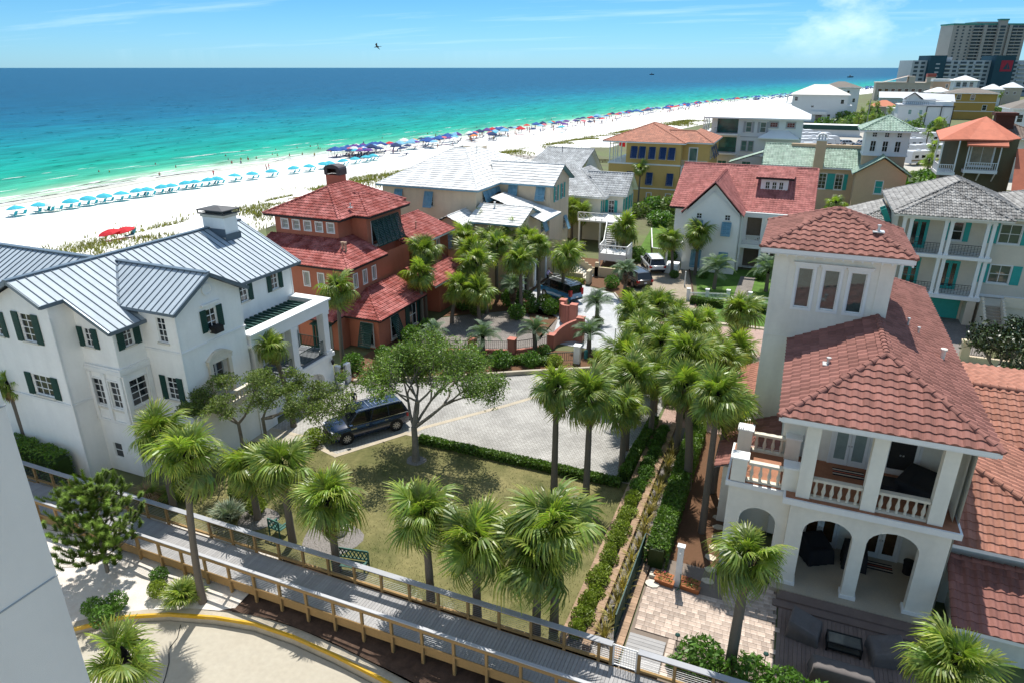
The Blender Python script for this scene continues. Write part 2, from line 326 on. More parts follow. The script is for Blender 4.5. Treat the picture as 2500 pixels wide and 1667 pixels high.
# sea: depth colours follow the real distance from the shore, over sand bars
def sea_material():
    m = bpy.data.materials.new('sea_water'); m.use_nodes = True; N, L = m.node_tree.nodes, m.node_tree.links; p = N['Principled BSDF']
    at = N.new('ShaderNodeAttribute'); at.attribute_name = 'depth'
    t = N.new('ShaderNodeTexCoord')
    mp = N.new('ShaderNodeMapping'); mp.inputs['Rotation'].default_value = (0, 0, radians(10)); mp.inputs['Scale'].default_value = (1.0, 0.22, 1); L.new(t.outputs['Object'], mp.inputs[0])
    n = N.new('ShaderNodeTexNoise'); n.inputs['Scale'].default_value = 0.022; n.inputs['Detail'].default_value = 6; n.inputs['Roughness'].default_value = 0.6; L.new(mp.outputs[0], n.inputs['Vector'])
    # colour by distance in metres (log-like ramp) wobbled by the noise
    ad = N.new('ShaderNodeMath'); ad.operation = 'MULTIPLY_ADD'; L.new(n.outputs['Fac'], ad.inputs[0]); ad.inputs[1].default_value = 0.16
    sb = N.new('ShaderNodeMath'); sb.operation = 'SUBTRACT'; L.new(at.outputs['Fac'], sb.inputs[0]); sb.inputs[1].default_value = 0.08; L.new(sb.outputs[0], ad.inputs[2])
    r = N.new('ShaderNodeValToRGB'); L.new(ad.outputs[0], r.inputs[0]); e = r.color_ramp.elements
    stops = [(0.0, (0.46, 0.50, 0.39)), (0.09, (0.33, 0.47, 0.33)), (0.19, (0.07, 0.36, 0.22)), (0.34, (0.008, 0.27, 0.19)), (0.50, (0.004, 0.215, 0.205)), (0.60, (0.004, 0.17, 0.21)), (0.72, (0.003, 0.105, 0.18)), (0.84, (0.003, 0.075, 0.145)), (1.0, (0.004, 0.066, 0.135))]
    while len(e) < len(stops): e.new(0.5)
    for k, (pos, c) in enumerate(stops): e[k].position = pos; e[k].color = (*c, 1)
    # wind ripples darken the colour in short streaks
    mp2 = N.new('ShaderNodeMapping'); mp2.inputs['Rotation'].default_value = (0, 0, radians(12)); mp2.inputs['Scale'].default_value = (1.0, 0.2, 1); L.new(t.outputs['Object'], mp2.inputs[0])
    n2 = N.new('ShaderNodeTexNoise'); n2.inputs['Scale'].default_value = 0.22; n2.inputs['Detail'].default_value = 5; n2.inputs['Roughness'].default_value = 0.7; L.new(mp2.outputs[0], n2.inputs['Vector'])
    mr = N.new('ShaderNodeMapRange'); mr.inputs[1].default_value = 0.3; mr.inputs[2].default_value = 0.7; mr.inputs[3].default_value = 0.58; mr.inputs[4].default_value = 1.38; L.new(n2.outputs['Fac'], mr.inputs[0])
    h = N.new('ShaderNodeHueSaturation'); L.new(r.outputs[0], h.inputs['Color']); L.new(mr.outputs[0], h.inputs['Value']); L.new(h.outputs[0], p.inputs['Base Color'])
    p.inputs['Roughness'].default_value = 0.28; p.inputs['IOR'].default_value = 1.06; p.inputs['Specular IOR Level'].default_value = 0.25
    n3 = N.new('ShaderNodeTexNoise'); n3.inputs['Scale'].default_value = 0.9; n3.inputs['Detail'].default_value = 5; L.new(mp2.outputs[0], n3.inputs['Vector'])
    bu = N.new('ShaderNodeBump'); bu.inputs['Strength'].default_value = 0.8; bu.inputs['Distance'].default_value = 0.5; L.new(n3.outputs['Fac'], bu.inputs['Height']); L.new(bu.outputs[0], p.inputs['Normal'])
    return m
b = MB(); rows = []; deps = []
dl = [8, 3, 0, -4, -9, -15, -22, -32, -45, -65, -95, -140, -200, -290, -420, -600, -900, -1400, -2500, -6000, -20000, -60000]
ysea = [-30000, -8000, -2500, -800, -300, -60] + list(range(0, 300, 12)) + list(range(300, 1200, 50)) + [1400, 1700, 2200, 3000, 4500, 7000, 12000, 20000, 60000]
dep = lambda d: 0.0 if d <= 0 else min(1.0, math.log(1 + d / 14.0) / math.log(1 + 700 / 14.0))
for y in ysea:
    w = 1.3 * mnoise.noise((y * 0.06, 5, 0))
    rows.append([(shore(y) + d + (w if d > -60 else 0), y, -3.2) for d in dl]); deps.append([dep(-d) for d in dl])
b.grid(rows); sea = structure('sea', b, [sea_material()])
da = sea.data.attributes.new('depth', 'FLOAT', 'POINT'); da.data.foreach_set('value', [x for r in deps for x in r])
# surf: broken lines of foam where the small waves run up
M_foam = mat('foam', (0.80, 0.82, 0.80), 0.9, 0.05, 1.0, spec=0.1)
b = MB()
for k in range(330):
    y = R.choice([R.uniform(30, 300), R.uniform(40, 600)]); d = R.choice([-0.8, -1.4, -2.5, -4.5, -7.5, -10, -16, -24, -33]) + R.gauss(0, 0.8); ln = R.uniform(5, 30) * (1 if d > -8 else 0.4); w = R.uniform(0.15, 0.8) * (1 if d > -9 else 0.55)
    top, bot = [], []
    for j in range(9):
        yy = y + ln * j / 8; xx = shore(yy) + d + 1.3 * mnoise.noise((yy * 0.06, 5, 0)) + 0.6 * mnoise.noise((yy * 0.25, k, 0)); ww = w * sin(pi * (j + 0.02) / 8.04) * (0.6 + 0.8 * abs(mnoise.noise((yy * 0.9, k, 3))))
        top.append((xx + ww, yy, -3.165)); bot.append((xx - ww, yy, -3.165))
    b.grid([bot, top])
structure('surf', b, [M_foam], kind='stuff')
# small breaking crests and sun glints further out, the glints painted foam white
b = MB()
for k in range(700):
    t = R.random(); y = R.uniform(40, 900) * (0.3 + t); d = -R.uniform(12, 420) * (0.25 + t); x = shore(y) + d; l = R.uniform(0.5, 2.6) * (1 + t); w = R.uniform(0.12, 0.34)
    b.poly([(x - w, y, -3.16), (x, y - l, -3.16), (x + w, y, -3.05), (x, y + l, -3.16)])
structure('whitecaps_and_glints', b, [M_foam], kind='stuff')
# a far headland on the horizon
b = MB(); pts = []
for k in range(14):
    t = k / 13.0; pts.append((2100 + 500 * t, 15600 + 300 * t, 20 + 26 * sin(pi * t) * (0.8 + 0.4 * R.random())))
b.grid([[(p[0], p[1], -4) for p in pts], pts, [(p[0] + 150, p[1] + 400, p[2] * 0.7) for p in pts]])
structure('headland', b, [mat('far_woods', (0.10, 0.16, 0.17), 0.95, 0.1, 0.01)])
# ------------------------------------------------------------------ near ground sheets
sheet('lawn', [(-29.6, 20.6), (-6.35, 20.6), (-6.35, 33.2), (-21.2, 33.2), (-23.75, 29.2), (-25.2, 29.55), (-27.0, 30.3), (-29.6, 30.3)], -0.012, M_lawn)
sheet('court', [(-29.75, 30.6), (-27.0, 30.6), (-25.2, 29.8), (-23.8, 29.45), (-21.2, 33.4), (-6.6, 33.4), (-6.6, 41.0), (-6.4, 52.0), (-10.2, 52), (-11.8, 48.0), (-23.4, 41.2), (-28.6, 38.4), (-29.75, 38.2)], -0.006, M_court)
sheet('entry_walk', [(-30.2, 28.6), (-27.0, 29.3), (-26.6, 30.4), (-29.8, 30.58)], 0.0, M_conc)
sheet('road', [(-6.38, 41.0), (0.6, 41.0), (0.6, 62.2), (-12.2, 60.4), (-10.2, 52.02), (-6.38, 52.02)], -0.004, M_pink)
sheet('driveway', [(-11.0, 60.9), (-7.0, 62.6), (-10.6, 80.0), (-16.6, 80.0), (-14.6, 68.0)], 0.0, M_tan_dr)
sheet('driveway.001', [(-18.9, 51.8), (-12.3, 51.6), (-12.4, 60.2), (-16.2, 67.2), (-24.4, 70.6), (-24.4, 61.6)], -0.002, M_grey_dr)
sheet('driveway.002', [(-29.8, 47.6), (-27.2, 46.6), (-17.4, 50.0), (-19.2, 57.8), (-24.0, 58.2), (-29.6, 53.6)], 0.0, M_dark_dr)
sheet('street', [(-12.4, 51.7), (-10.25, 51.9), (-12.2, 60.3), (-12.3, 60.1)], -0.003, M_dark_dr)
def band(name, pts, w, h, m, z0=-0.03):
    """a kerb of the given width and height along a line of points"""
    b = MB()
    for i_, (a, c) in enumerate(zip(pts, pts[1:])):
        h += 0.003 if i_ % 2 else -0.003
        d = Vector((c[0] - a[0], c[1] - a[1], 0)).normalized() * (w * 0.45)
        b.beam((a[0] - d.x, a[1] - d.y, (h + z0) / 2), (c[0] + d.x, c[1] + d.y, (h + z0) / 2), w, h - z0)
    return structure(name, b, m)
band('kerb', [(-29.7, 30.45), (-27.0, 30.42), (-25.2, 29.66), (-23.8, 29.3), (-21.25, 33.3), (-6.6, 33.3)], 0.32, 0.012, M_band)
band('kerb.001', [(-21.0, 33.5), (-20.6, 34.4), (-16.8, 39.4), (-14.0, 43.5)], 0.34, 0.004, M_band)
band('kerb.002', [(-28.7, 38.5), (-23.4, 41.3), (-17.0, 45.2), (-11.9, 48.1)], 0.26, 0.30, M_kerb)
band('kerb.003', [(-11.6, 60.3), (-6.6, 62.2), (0.4, 62.4)], 0.5, 0.05, M_band)
band('kerb.004', [(-16.2, 67.2), (-12.5, 60.3)], 0.16, 0.14, M_conc)
band('kerb.005', [(-7.0, 62.6), (-10.5, 79.8)], 0.14, 0.12, M_dirt)
band('kerb.006', [(-14.5, 68.2), (-11.2, 61.2)], 0.2, 0.16, M_conc)
sheet('planting_bed', [(-31.0, 38.6), (-28.6, 38.65), (-23.4, 41.5), (-11.9, 48.3), (-12.6, 51.4), (-17.4, 49.9), (-27.2, 46.5), (-31.0, 47.3)], 0.06, M_mulch)
sheet('planting_bed.001', [(-29.5, 54.0), (-24.0, 58.3), (-19.3, 57.9), (-19.2, 52.5), (-18.9, 52.0), (-24.5, 61.6), (-24.6, 69.8), (-30.5, 64.0)], 0.012, M_mulch)
sheet('planting_bed.002', [(-14.6, 68.4), (-16.8, 80), (-24, 80), (-24, 71), (-16.2, 67.6), (-12.4, 60.6), (-11.3, 61.0)], 0.015, M_mulch)
sheet('side_lawn', [(-6.8, 62.8), (7.0, 62.8), (7.0, 82.0), (-10.2, 82.0)], -0.006, M_green)
sheet('front_walk', [(-4.6, 68.5), (-3.0, 68.5), (-3.0, 79.0), (-4.6, 79.0)], 0.004, M_dark_dr)
sheet('back_lawn', [(-17.5, 81), (-12.5, 81), (-12.5, 104), (-19.5, 104)], -0.01, M_green)
# strip between lawn and the house on the right: two low brick walls, a shrub bed, gravel and mulch
sheet('gravel_strip', [(-6.3, 20.6), (-4.0, 20.6), (-4.0, 41.0), (-6.3, 41.0)], -0.010, M_grav)
sheet('mulch_path', [(-3.98, 25.7), (1.6, 25.7), (1.6, 27.5), (-0.6, 27.5), (-0.6, 41.0), (-3.98, 41.0)], -0.008, M_mulch)
sheet('mulch_bed', [(-2.15, 20.3), (1.75, 20.3), (1.75, 22.55), (-2.15, 22.55)], -0.010, M_mulch)
# lower side: sand bed, dark mulch and the concrete ramp with its yellow kerb
KB = [(-31.0, 9.0), (-28.2, 11.6), (-26.2, 13.5), (-24.7, 15.0), (-23.0, 15.9), (-21.0, 16.55), (-19.2, 16.95), (-17.2, 17.05), (-15.0, 16.95), (-12.8, 16.75), (-10.6, 16.5), (-8.0, 16.1), (-5.0, 15.6), (-1.0, 14.9)]
def kz(x): return -0.30 - 0.012 * (x + 26) if x < -20 else -0.372 - 0.03 * (x + 20)
def ramp_z(x, y): return -0.55 - 0.035 * max(0, x + 27) - 0.01 * max(0, 15 - y)
b = MB(); rows = []
for x, y in KB:
    rows.append([(x + 0.02, y - 0.05, ramp_z(x, y)), (x + 1.5, y - 3.0, ramp_z(x + 1.5, y - 3)), (x + 4.5, y - 8.0, ramp_z(x + 4, y - 8)), (x + 8, y - 18, ramp_z(x + 6, y - 12))])
b.grid(rows); structure('ramp', b, M_conc, smooth=True)
b = MB()   # the retaining kerb: grey top, painted inner face
nrm = []
for i in range(len(KB)):
    a, c = KB[max(0, i - 1)], KB[min(len(KB) - 1, i + 1)]; d = Vector((c[0] - a[0], c[1] - a[1])).normalized(); nrm.append(Vector((-d.y, d.x)))
def off(i, t): return (KB[i][0] + nrm[i].x * t, KB[i][1] + nrm[i].y * t)
n = len(KB)
b.grid([[(*off(i, 0.0), ramp_z(*KB[i]) - 0.2) for i in range(n)], [(*off(i, 0.0), kz(KB[i][0]) - 0.16) for i in range(n)]], 0)
b.grid([[(*off(i, -0.002), kz(KB[i][0]) - 0.16) for i in range(n)], [(*off(i, -0.002), kz(KB[i][0])) for i in range(n)], [(*off(i, 0.10), kz(KB[i][0])) for i in range(n)]], 1)
b.grid([[(*off(i, 0.10), kz(KB[i][0])) for i in range(n)], [(*off(i, 0.44), kz(KB[i][0]) + 0.004) for i in range(n)], [(*off(i, 0.44), kz(KB[i][0]) - 0.5) for i in range(n)]], 0)
o = single('ramp_kerb', b, [M_kerb, M_yellow], 'curved concrete kerb wall with worn yellow painted edge around the ramp', 'kerb')
crack = [(-22.35, 15.9), (-21.9, 15.3), (-21.75, 14.7), (-21.2, 14.2), (-20.75, 13.6), (-20.3, 12.9), (-20.1, 12.0)]
b = MB()
for a, c in zip(crack, crack[1:]): b.beam((*a, ramp_z(*a) + 0.016), (*c, ramp_z(*c) + 0.016), 0.035, 0.004)
structure('ramp_crack', b, mat('crack_filler', (0.03, 0.03, 0.03), 0.9, 0))
b = MB(); rows = []
for i in range(14):
    x = -44.5 + i * (44.5 - 20.5) / 13.0; row = []
    for j in range(8):
        t = j / 7.0
        k0 = 9.0
        for q in range(n - 1):
            if KB[q][0] <= x <= KB[q + 1][0]: k0 = KB[q][1] + (KB[q + 1][1] - KB[q][1]) * (x - KB[q][0]) / (KB[q + 1][0] - KB[q][0])
        y = (k0 + 0.4) + (20.7 - k0 - 0.4) * t
        row.append((x, y, -0.32 + 0.25 * t + 0.10 * mnoise.noise((x * 0.5, y * 0.5, 2)) * sin(pi * t)))
    rows.append(row)
b.grid(rows); structure('sand_bed', b, mat('bed_sand', (0.68, 0.64, 0.58), 0.95, 0.10, 1.2, bump=0.9, bscale=10, col2=(0.50, 0.43, 0.36), fac=0.58), smooth=True)
b = MB(); rows = []
for i in range(36):
    x = -21.6 + i * 1.0; k0 = 15
    for q in range(n - 1):
        if KB[q][0] <= x <= KB[q + 1][0]: k0 = KB[q][1] + (KB[q + 1][1] - KB[q][1]) * (x - KB[q][0]) / (KB[q + 1][0] - KB[q][0])
    rows.append([(x, y, -0.30 - 0.02 * max(0, x + 20) + 0.09 * mnoise.noise((x, y, 4)) + (0.2 if y > 20 else 0)) for y in (k0 + 0.4, k0 + 1.0, k0 + 1.8, 19.6, 20.7)])
b.grid(rows); structure('mulch_bank', b, M_dirt, smooth=True)
sheet('parking_lot', [(-9.5, -80), (90, -80), (90, 20.2), (12.4, 20.2), (12.4, 13), (-0.6, 13), (-9.5, 8)], -2.2, M_conc)
sheet('parking_lot.001', [(-60, -80), (-9.6, -80), (-9.6, 0), (-24, 0), (-60, 0)], -2.2, M_conc)
# ------------------------------------------------------------------ building kit
M_white = mat('white_paint', (0.78, 0.78, 0.76), 0.55, 0.03, 2.0)
M_trim = mat('cream_trim', (0.70, 0.66, 0.57), 0.6, 0.05, 2.0)
M_glass = glassmat('window_glass')
M_bright = glassmat('bright_window_glass', (0.045, 0.075, 0.07), 0.03, 1.0)
M_teal = mat('dark_green_shutter', (0.012, 0.055, 0.045), 0.5, 0.12, 3)
M_turq = mat('turquoise_paint', (0.035, 0.36, 0.32), 0.55, 0.08, 3)
M_bluesh = mat('pale_blue_shutter', (0.16, 0.33, 0.43), 0.6, 0.10, 3)
M_navy = mat('navy_shutter', (0.02, 0.055, 0.16), 0.5, 0.1, 3)
M_iron = mat('black_ironwork', (0.012, 0.013, 0.014), 0.5, 0)
M_black = mat('black_plastic', (0.015, 0.015, 0.016), 0.6, 0.1)
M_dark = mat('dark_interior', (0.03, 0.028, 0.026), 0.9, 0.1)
class House:
    def __init__(s, name, label, loc=(0, 0, 0), rz=0.0, world=True, cat='house', group=None):
        s.t = thing(name, label, cat, loc, rz, group, world); s.fac = []; s.w = MB(); s.rz = rz
    def face(s, ax, at, out, a0, a1, z0, z1, mi=0): s.fac.append([ax, at, out, a0, a1, z0, z1, [], mi])
    def block(s, x0, x1, y0, y1, z0, z1, mi=0, skip=''):
        if 'w' not in skip: s.face('x', x0, -1, y0, y1, z0, z1, mi)
        if 'e' not in skip: s.face('x', x1, 1, y0, y1, z0, z1, mi)
        if 's' not in skip: s.face('y', y0, -1, x0, x1, z0, z1, mi)
        if 'n' not in skip: s.face('y', y1, 1, x0, x1, z0, z1, mi)
    def hole(s, ax, at, a0, a1, z0, z1, dep=0.12):
        for f in s.fac:
            if f[0] == ax and abs(f[1] - at) < 0.02 and f[3] - 0.01 <= a0 and a1 <= f[4] + 0.01 and f[5] - 0.01 <= z0 and z1 <= f[6] + 0.01:
                f[7].append((a0, a1, z0, z1, dep)); return f
        return None
    def gable(s, ax, at, out, a0, a1, z0, zt, mi=0):
        m = (a0 + a1) / 2
        s.w.poly([P3(ax, at, a0, z0), P3(ax, at, a1, z0), P3(ax, at, m, zt)], mi)
    def done(s, mats):
        for ax, at, out, a0, a1, z0, z1, holes, mi in s.fac:
            As = sorted({a0, a1, *[h[0] for h in holes], *[h[1] for h in holes]}); Zs = sorted({z0, z1, *[h[2] for h in holes], *[h[3] for h in holes]})
            for i in range(len(As) - 1):
                for j in range(len(Zs) - 1):
                    ca, cz = (As[i] + As[i + 1]) / 2, (Zs[j] + Zs[j + 1]) / 2
                    if any(h[0] < ca < h[1] and h[2] < cz < h[3] for h in holes): continue
                    s.w.poly([P3(ax, at, As[i], Zs[j]), P3(ax, at, As[i + 1], Zs[j]), P3(ax, at, As[i + 1], Zs[j + 1]), P3(ax, at, As[i], Zs[j + 1])], mi)
            for h0, h1, g0, g1, dep in holes:
                n = at - out * dep
                for (p, q) in (((h0, g0), (h1, g0)), ((h1, g0), (h1, g1)), ((h1, g1), (h0, g1)), ((h0, g1), (h0, g0))):
                    s.w.poly([P3(ax, at, *p), P3(ax, at, *q), P3(ax, n, *q), P3(ax, n, *p)], mi)
        return mk('wall', s.w, mats, s.t)
    def win(s, ax, at, out, c, z0, z1, w, nx=2, ny=2, fr=None, glass=None, shut=None, bahama=None, casing=0.0, sill=True, shw=None, name='window', one=None, label=None):
        """window set in an opening: frame with glazing bars > pane, shutters, sill. out = outward sign"""
        fr = fr or M_white; glass = glass or M_glass; dep = 0.11
        hit = s.hole(ax, at, c - w / 2, c + w / 2, z0, z1)
        base = at - out * dep if hit else at + out * 0.006
        b = MB(); t = 0.055
        def bar(a0, a1, g0, g1, d0, d1): B3(b, ax, base + out * d0, base + out * d1, a0, a1, g0, g1)
        bar(c - w / 2, c + w / 2, z0, z0 + t, 0.0, 0.06); bar(c - w / 2, c + w / 2, z1 - t, z1, 0.0, 0.06)
        bar(c - w / 2, c - w / 2 + t, z0 + t, z1 - t, 0.0, 0.06); bar(c + w / 2 - t, c + w / 2, z0 + t, z1 - t, 0.0, 0.06)
        for i in range(1, nx): x = c - w / 2 + w * i / nx; bar(x - 0.022, x + 0.022, z0 + t, z1 - t, 0.015, 0.045)
        for j in range(1, ny): z = z0 + (z1 - z0) * j / ny; bar(c - w / 2 + t, c + w / 2 - t, z - 0.022, z + 0.022, 0.018, 0.048)
        if casing:
            k = casing; o0, o1 = (out * 0.0, out * 0.05)
            for (a0, a1, g0, g1) in ((c - w / 2 - k, c + w / 2 + k, z1, z1 + k), (c - w / 2 - k, c + w / 2 + k, z0 - k, z0), (c - w / 2 - k, c - w / 2, z0, z1), (c + w / 2, c + w / 2 + k, z0, z1)):
                B3(b, ax, at + out * 0.001, at + out * 0.055, a0, a1, g0, g1)
        o = mk(name, b, fr, s.t, label=label)
        p = MB(); P = base + out * 0.02; p.poly([P3(ax, P, c - w / 2, z0), P3(ax, P, c + w / 2, z0), P3(ax, P, c + w / 2, z1), P3(ax, P, c - w / 2, z1)]); mk('pane', p, glass, o)
        if sill: k = MB(); B3(k, ax, at + out * 0.001, at + out * 0.10, c - w / 2 - 0.1 - casing, c + w / 2 + 0.1 + casing, z0 - 0.1 - casing, z0 - 0.002 - casing); mk('sill', k, M_trim, o)
        if shut:
            sw = shw or w * 0.52
            for sg in (-1, 1):
                if one and sg != one: continue
                k = MB(); a = c + sg * (w / 2 + casing + 0.03 + sw / 2)
                B3(k, ax, at + out * 0.02, at + out * 0.06, a - sw / 2, a + sw / 2, z0 - 0.06, z1 + 0.04)
                for q in range(10):   # louvres
                    zz = z0 + (z1 - z0) * (q + 0.5) / 10; B3(k, ax, at + out * 0.06, at + out * 0.078, a - sw / 2 + 0.05, a + sw / 2 - 0.05, zz - 0.022 * (z1 - z0), zz + 0.022 * (z1 - z0))
                mk('shutter', k, shut, o)
        if bahama:
            k = MB(); x0, x1 = c - w / 2 - 0.06, c + w / 2 + 0.06; zt, zb = z1 + 0.06, z0 + 0.02; pr = 0.55 * min(1.2, (z1 - z0) / 1.4)
            nsl = max(6, int((z1 - z0) / 0.13)); nb = max(1, int(round(w / 0.75)))
            def S(a, u, d=0.0):   # point on the propped panel: u from the top hinge downwards
                return P3(ax, at + out * (0.05 + pr * u + d), a, zt + (zb - zt) * u)
            for q in range(nsl):
                u0, u1 = q / nsl + 0.01, (q + 1) / nsl - 0.02
                k.poly([S(x0, u0), S(x1, u0), S(x1, u1, 0.03), S(x0, u1, 0.03)]); k.poly([S(x0, u1, 0.03), S(x1, u1, 0.03), S(x1, u1 + 0.02, -0.01), S(x0, u1 + 0.02, -0.01)])
            for i in range(nb + 1):
                a = x0 + (x1 - x0) * i / nb; k.beam(S(a, 0, 0.03), S(a, 1, 0.03), 0.06, 0.05)
            k.beam(S(x0, 0, 0.03), S(x1, 0, 0.03), 0.06, 0.05); k.beam(S(x0, 1, 0.03), S(x1, 1, 0.03), 0.06, 0.05)
            for a in (x0 + 0.05, x1 - 0.05): k.beam(P3(ax, at, a, zb + 0.1), S(a, 0.85), 0.03, 0.03)
            mk('shutter', k, bahama, o)
        return o
    def part(s, name, mb, m, parent=None, **k): return mk(name, mb, m, parent or s.t, **k)
def P3(ax, at, a, z): return (at, a, z) if ax == 'x' else (a, at, z)
def B3(b, ax, d0, d1, a0, a1, z0, z1):
    if ax == 'x': b.box(d0, a0, z0, d1, a1, z1)
    else: b.box(a0, d0, z0, a1, d1, z1)
# ---- roofs
def faceframe(A, B, C, D):
    A, B, C, D = map(Vector, (A, B, C, D)); e = (B - A).normalized(); s = (D - A) - e * (D - A).dot(e)
    if s.length < 1e-6: s = (C - B) - e * (C - B).dot(e)
    S = s.length; s = s / S; n = e.cross(s)
    if n.z < 0: n = -n
    return A, B, C, D, e, s, n, S
def tile_face(mb, A, B, C, D, tw=0.4, tl=0.4, amp=0.06, lift=0.05, seg=4, var=0.2, start=0.0, warm=0.0):
    """courses of barrel tiles over a roof face; A,B eave, D above A, C above B. Each tile keeps its own tint."""
    A, B, C, D, e, s, n, S = faceframe(A, B, C, D); mb.tinted = True
    xl = (D - A).dot(e); L = (B - A).dot(e); xr = (C - A).dot(e) - L
    rows = int(ceil(S / tl - 0.05))
    for i in range(rows):
        s0, s1 = i * tl, min((i + 1) * tl + 0.02, S)
        a0, b0 = xl * s0 / S, L + xr * s0 / S; a1, b1 = xl * s1 / S, L + xr * s1 / S
        k0, k1 = int(floor(min(a0, a1) / tw)), int(ceil(max(b0, b1) / tw))
        for k in range(k0, k1):
            x0, x1 = max(k * tw, min(a0, a1)), min((k + 1) * tw, max(b0, b1))
            if x1 - x0 < 0.02: continue
            v = 1 + R.uniform(-var, var); w = R.uniform(-warm, warm); tc = (v * (1 + w), v, v * (1 - w))
            lo, up, bt = [], [], []
            for q in range(seg + 1):
                x = x0 + (x1 - x0) * q / seg; f = (x / tw) % 1.0; h = amp * (sin(pi * min(1, f / 0.72)) ** 0.7 if 0.001 < f < 0.72 else 0.0)
                xa = min(max(x, a0), b0); xb = min(max(x, a1), b1)
                if b0 < a0 or b1 < a1: xb = (a1 + b1) / 2
                lo.append(A + e * xa + s * s0 + n * (lift + h)); up.append(A + e * xb + s * s1 + n * (0.012 + h * 0.9)); bt.append(A + e * xa + s * s0 + n * 0.0)
            mb.grid([bt, lo], tc=tuple(0.45 * c for c in (1, 1, 1)) if False else tc); mb.grid([lo, up], tc=tc)
def tile_pieces(parent, me, A, B, C, D, tw, tl, limit):
    """separate tile objects, whole tiles whose middle lies on the face"""
    A, B, C, D, e, s, n, S = faceframe(A, B, C, D); xl = (D - A).dot(e); L = (B - A).dot(e); xr = (C - A).dot(e) - L; c = 0
    rot = Matrix((e, s, n)).transposed().to_euler()
    for i in range(int(ceil(S / tl - 0.3))):
        sm = (i + 0.4) * tl
        a, b = xl * sm / S, L + xr * sm / S
        for k in range(int(floor(a / tw)), int(ceil(b / tw))):
            x = k * tw
            if a - 0.05 <= x + tw * 0.5 <= b + 0.05 and c < limit:
                p = A + e * x + s * (i * tl); inst('tile', me, parent, p, rot); c += 1
    return c
def tile_mesh(tw, tl, amp, lift, m):
    b = MB(); seg = 6; lo, up, bt = [], [], []
    for q in range(seg + 1):
        f = q / seg; h = amp * (sin(pi * min(1, f / 0.72)) ** 0.7 if 0.001 < f < 0.72 else 0.0); x = tw * f
        lo.append((x, 0, lift + h)); up.append((x, tl + 0.03, 0.015 + h * 0.9)); bt.append((x, 0.01, 0.0))
    b.grid([bt, lo]); b.grid([lo, up]); return b.mesh('tile', m)
def ridge_caps(mb, P, Q, r=0.13, step=0.4, var=0.12):
    """overlapping half-round caps from P (low) to Q (high)"""
    P, Q = Vector(P), Vector(Q); d = Q - P; L = d.length; d.normalize(); x = d.cross(Vector((0, 0, 1))).normalized(); y = x.cross(d).normalized(); mb.tinted = True
    n = max(1, int(round(L / step)))
    for i in range(n):
        a, c = P + d * (L * i / n - 0.02), P + d * (L * (i + 1) / n + 0.03); v = 1 + R.uniform(-var, var)
        rows = [[p + x * (rr * cos(t)) + y * (rr * sin(t) + u) for t in [pi * k / 6 for k in range(7)]] for p, rr, u in ((a, r * 1.12, 0.02), (c, r * 0.92, 0.0))]
        mb.grid(rows, tc=(v, v, v)); mb.poly([a + y * -0.02] + rows[0], tc=(v, v, v))
def hip_faces(x0, x1, y0, y1, z0, z1, inset=None):
    """four faces (A,B,C,D) of a hip roof with its ridge along the longer side"""
    w, d = x1 - x0, y1 - y0; mxx, myy = (x0 + x1) / 2, (y0 + y1) / 2
    if d >= w: i = inset or w / 2; p, q = (mxx, y0 + i, z1), (mxx, y1 - i, z1)
    else: i = inset or d / 2; p, q = (x0 + i, myy, z1), (x1 - i, myy, z1)
    a, b_, c, dd = (x0, y0, z0), (x1, y0, z0), (x1, y1, z0), (x0, y1, z0)
    if d >= w: F = dict(s=(a, b_, p, p), e=(b_, c, q, p), n=(c, dd, q, q), w=(dd, a, p, q)); hips = [(a, p), (b_, p), (c, q), (dd, q), (p, q)]
    else: F = dict(s=(a, b_, q, p), e=(b_, c, q, q), n=(c, dd, p, q), w=(dd, a, p, p)); hips = [(a, p), (b_, q), (c, q), (dd, p), (p, q)]
    return F, hips
def roof_deck(faces, thick, fascia_m, m, parent, name='roof'):
    """solid under-roof: faces plus a fascia board hanging from every eave edge"""
    b = MB()
    for (A, B, C, D) in faces:
        pts = [A, B, C] if tuple(C) == tuple(D) else [A, B, C, D]
        b.poly(pts, 0); b.poly([(p[0], p[1], p[2] - 0.06) for p in pts][::-1], 1)
        if abs(A[2] - B[2]) < 1e-3:
            b.poly([A, B, (B[0], B[1], B[2] - thick), (A[0], A[1], A[2] - thick)], 1)
    return mk(name, b, [m, fascia_m], parent)
def clip(poly, k, v, keep):
    out = []
    for i in range(len(poly)):
        p, q = poly[i], poly[(i + 1) % len(poly)]; ip, iq = (p[k] - v) * keep >= 0, (q[k] - v) * keep >= 0
        if ip: out.append(p)
        if ip != iq: t = (v - p[k]) / (q[k] - p[k]); out.append((p[0] + (q[0] - p[0]) * t, p[1] + (q[1] - p[1]) * t))
    return out
M_rib = mat('dark_seam', (0.10, 0.135, 0.17), 0.5, 0.05, 1)
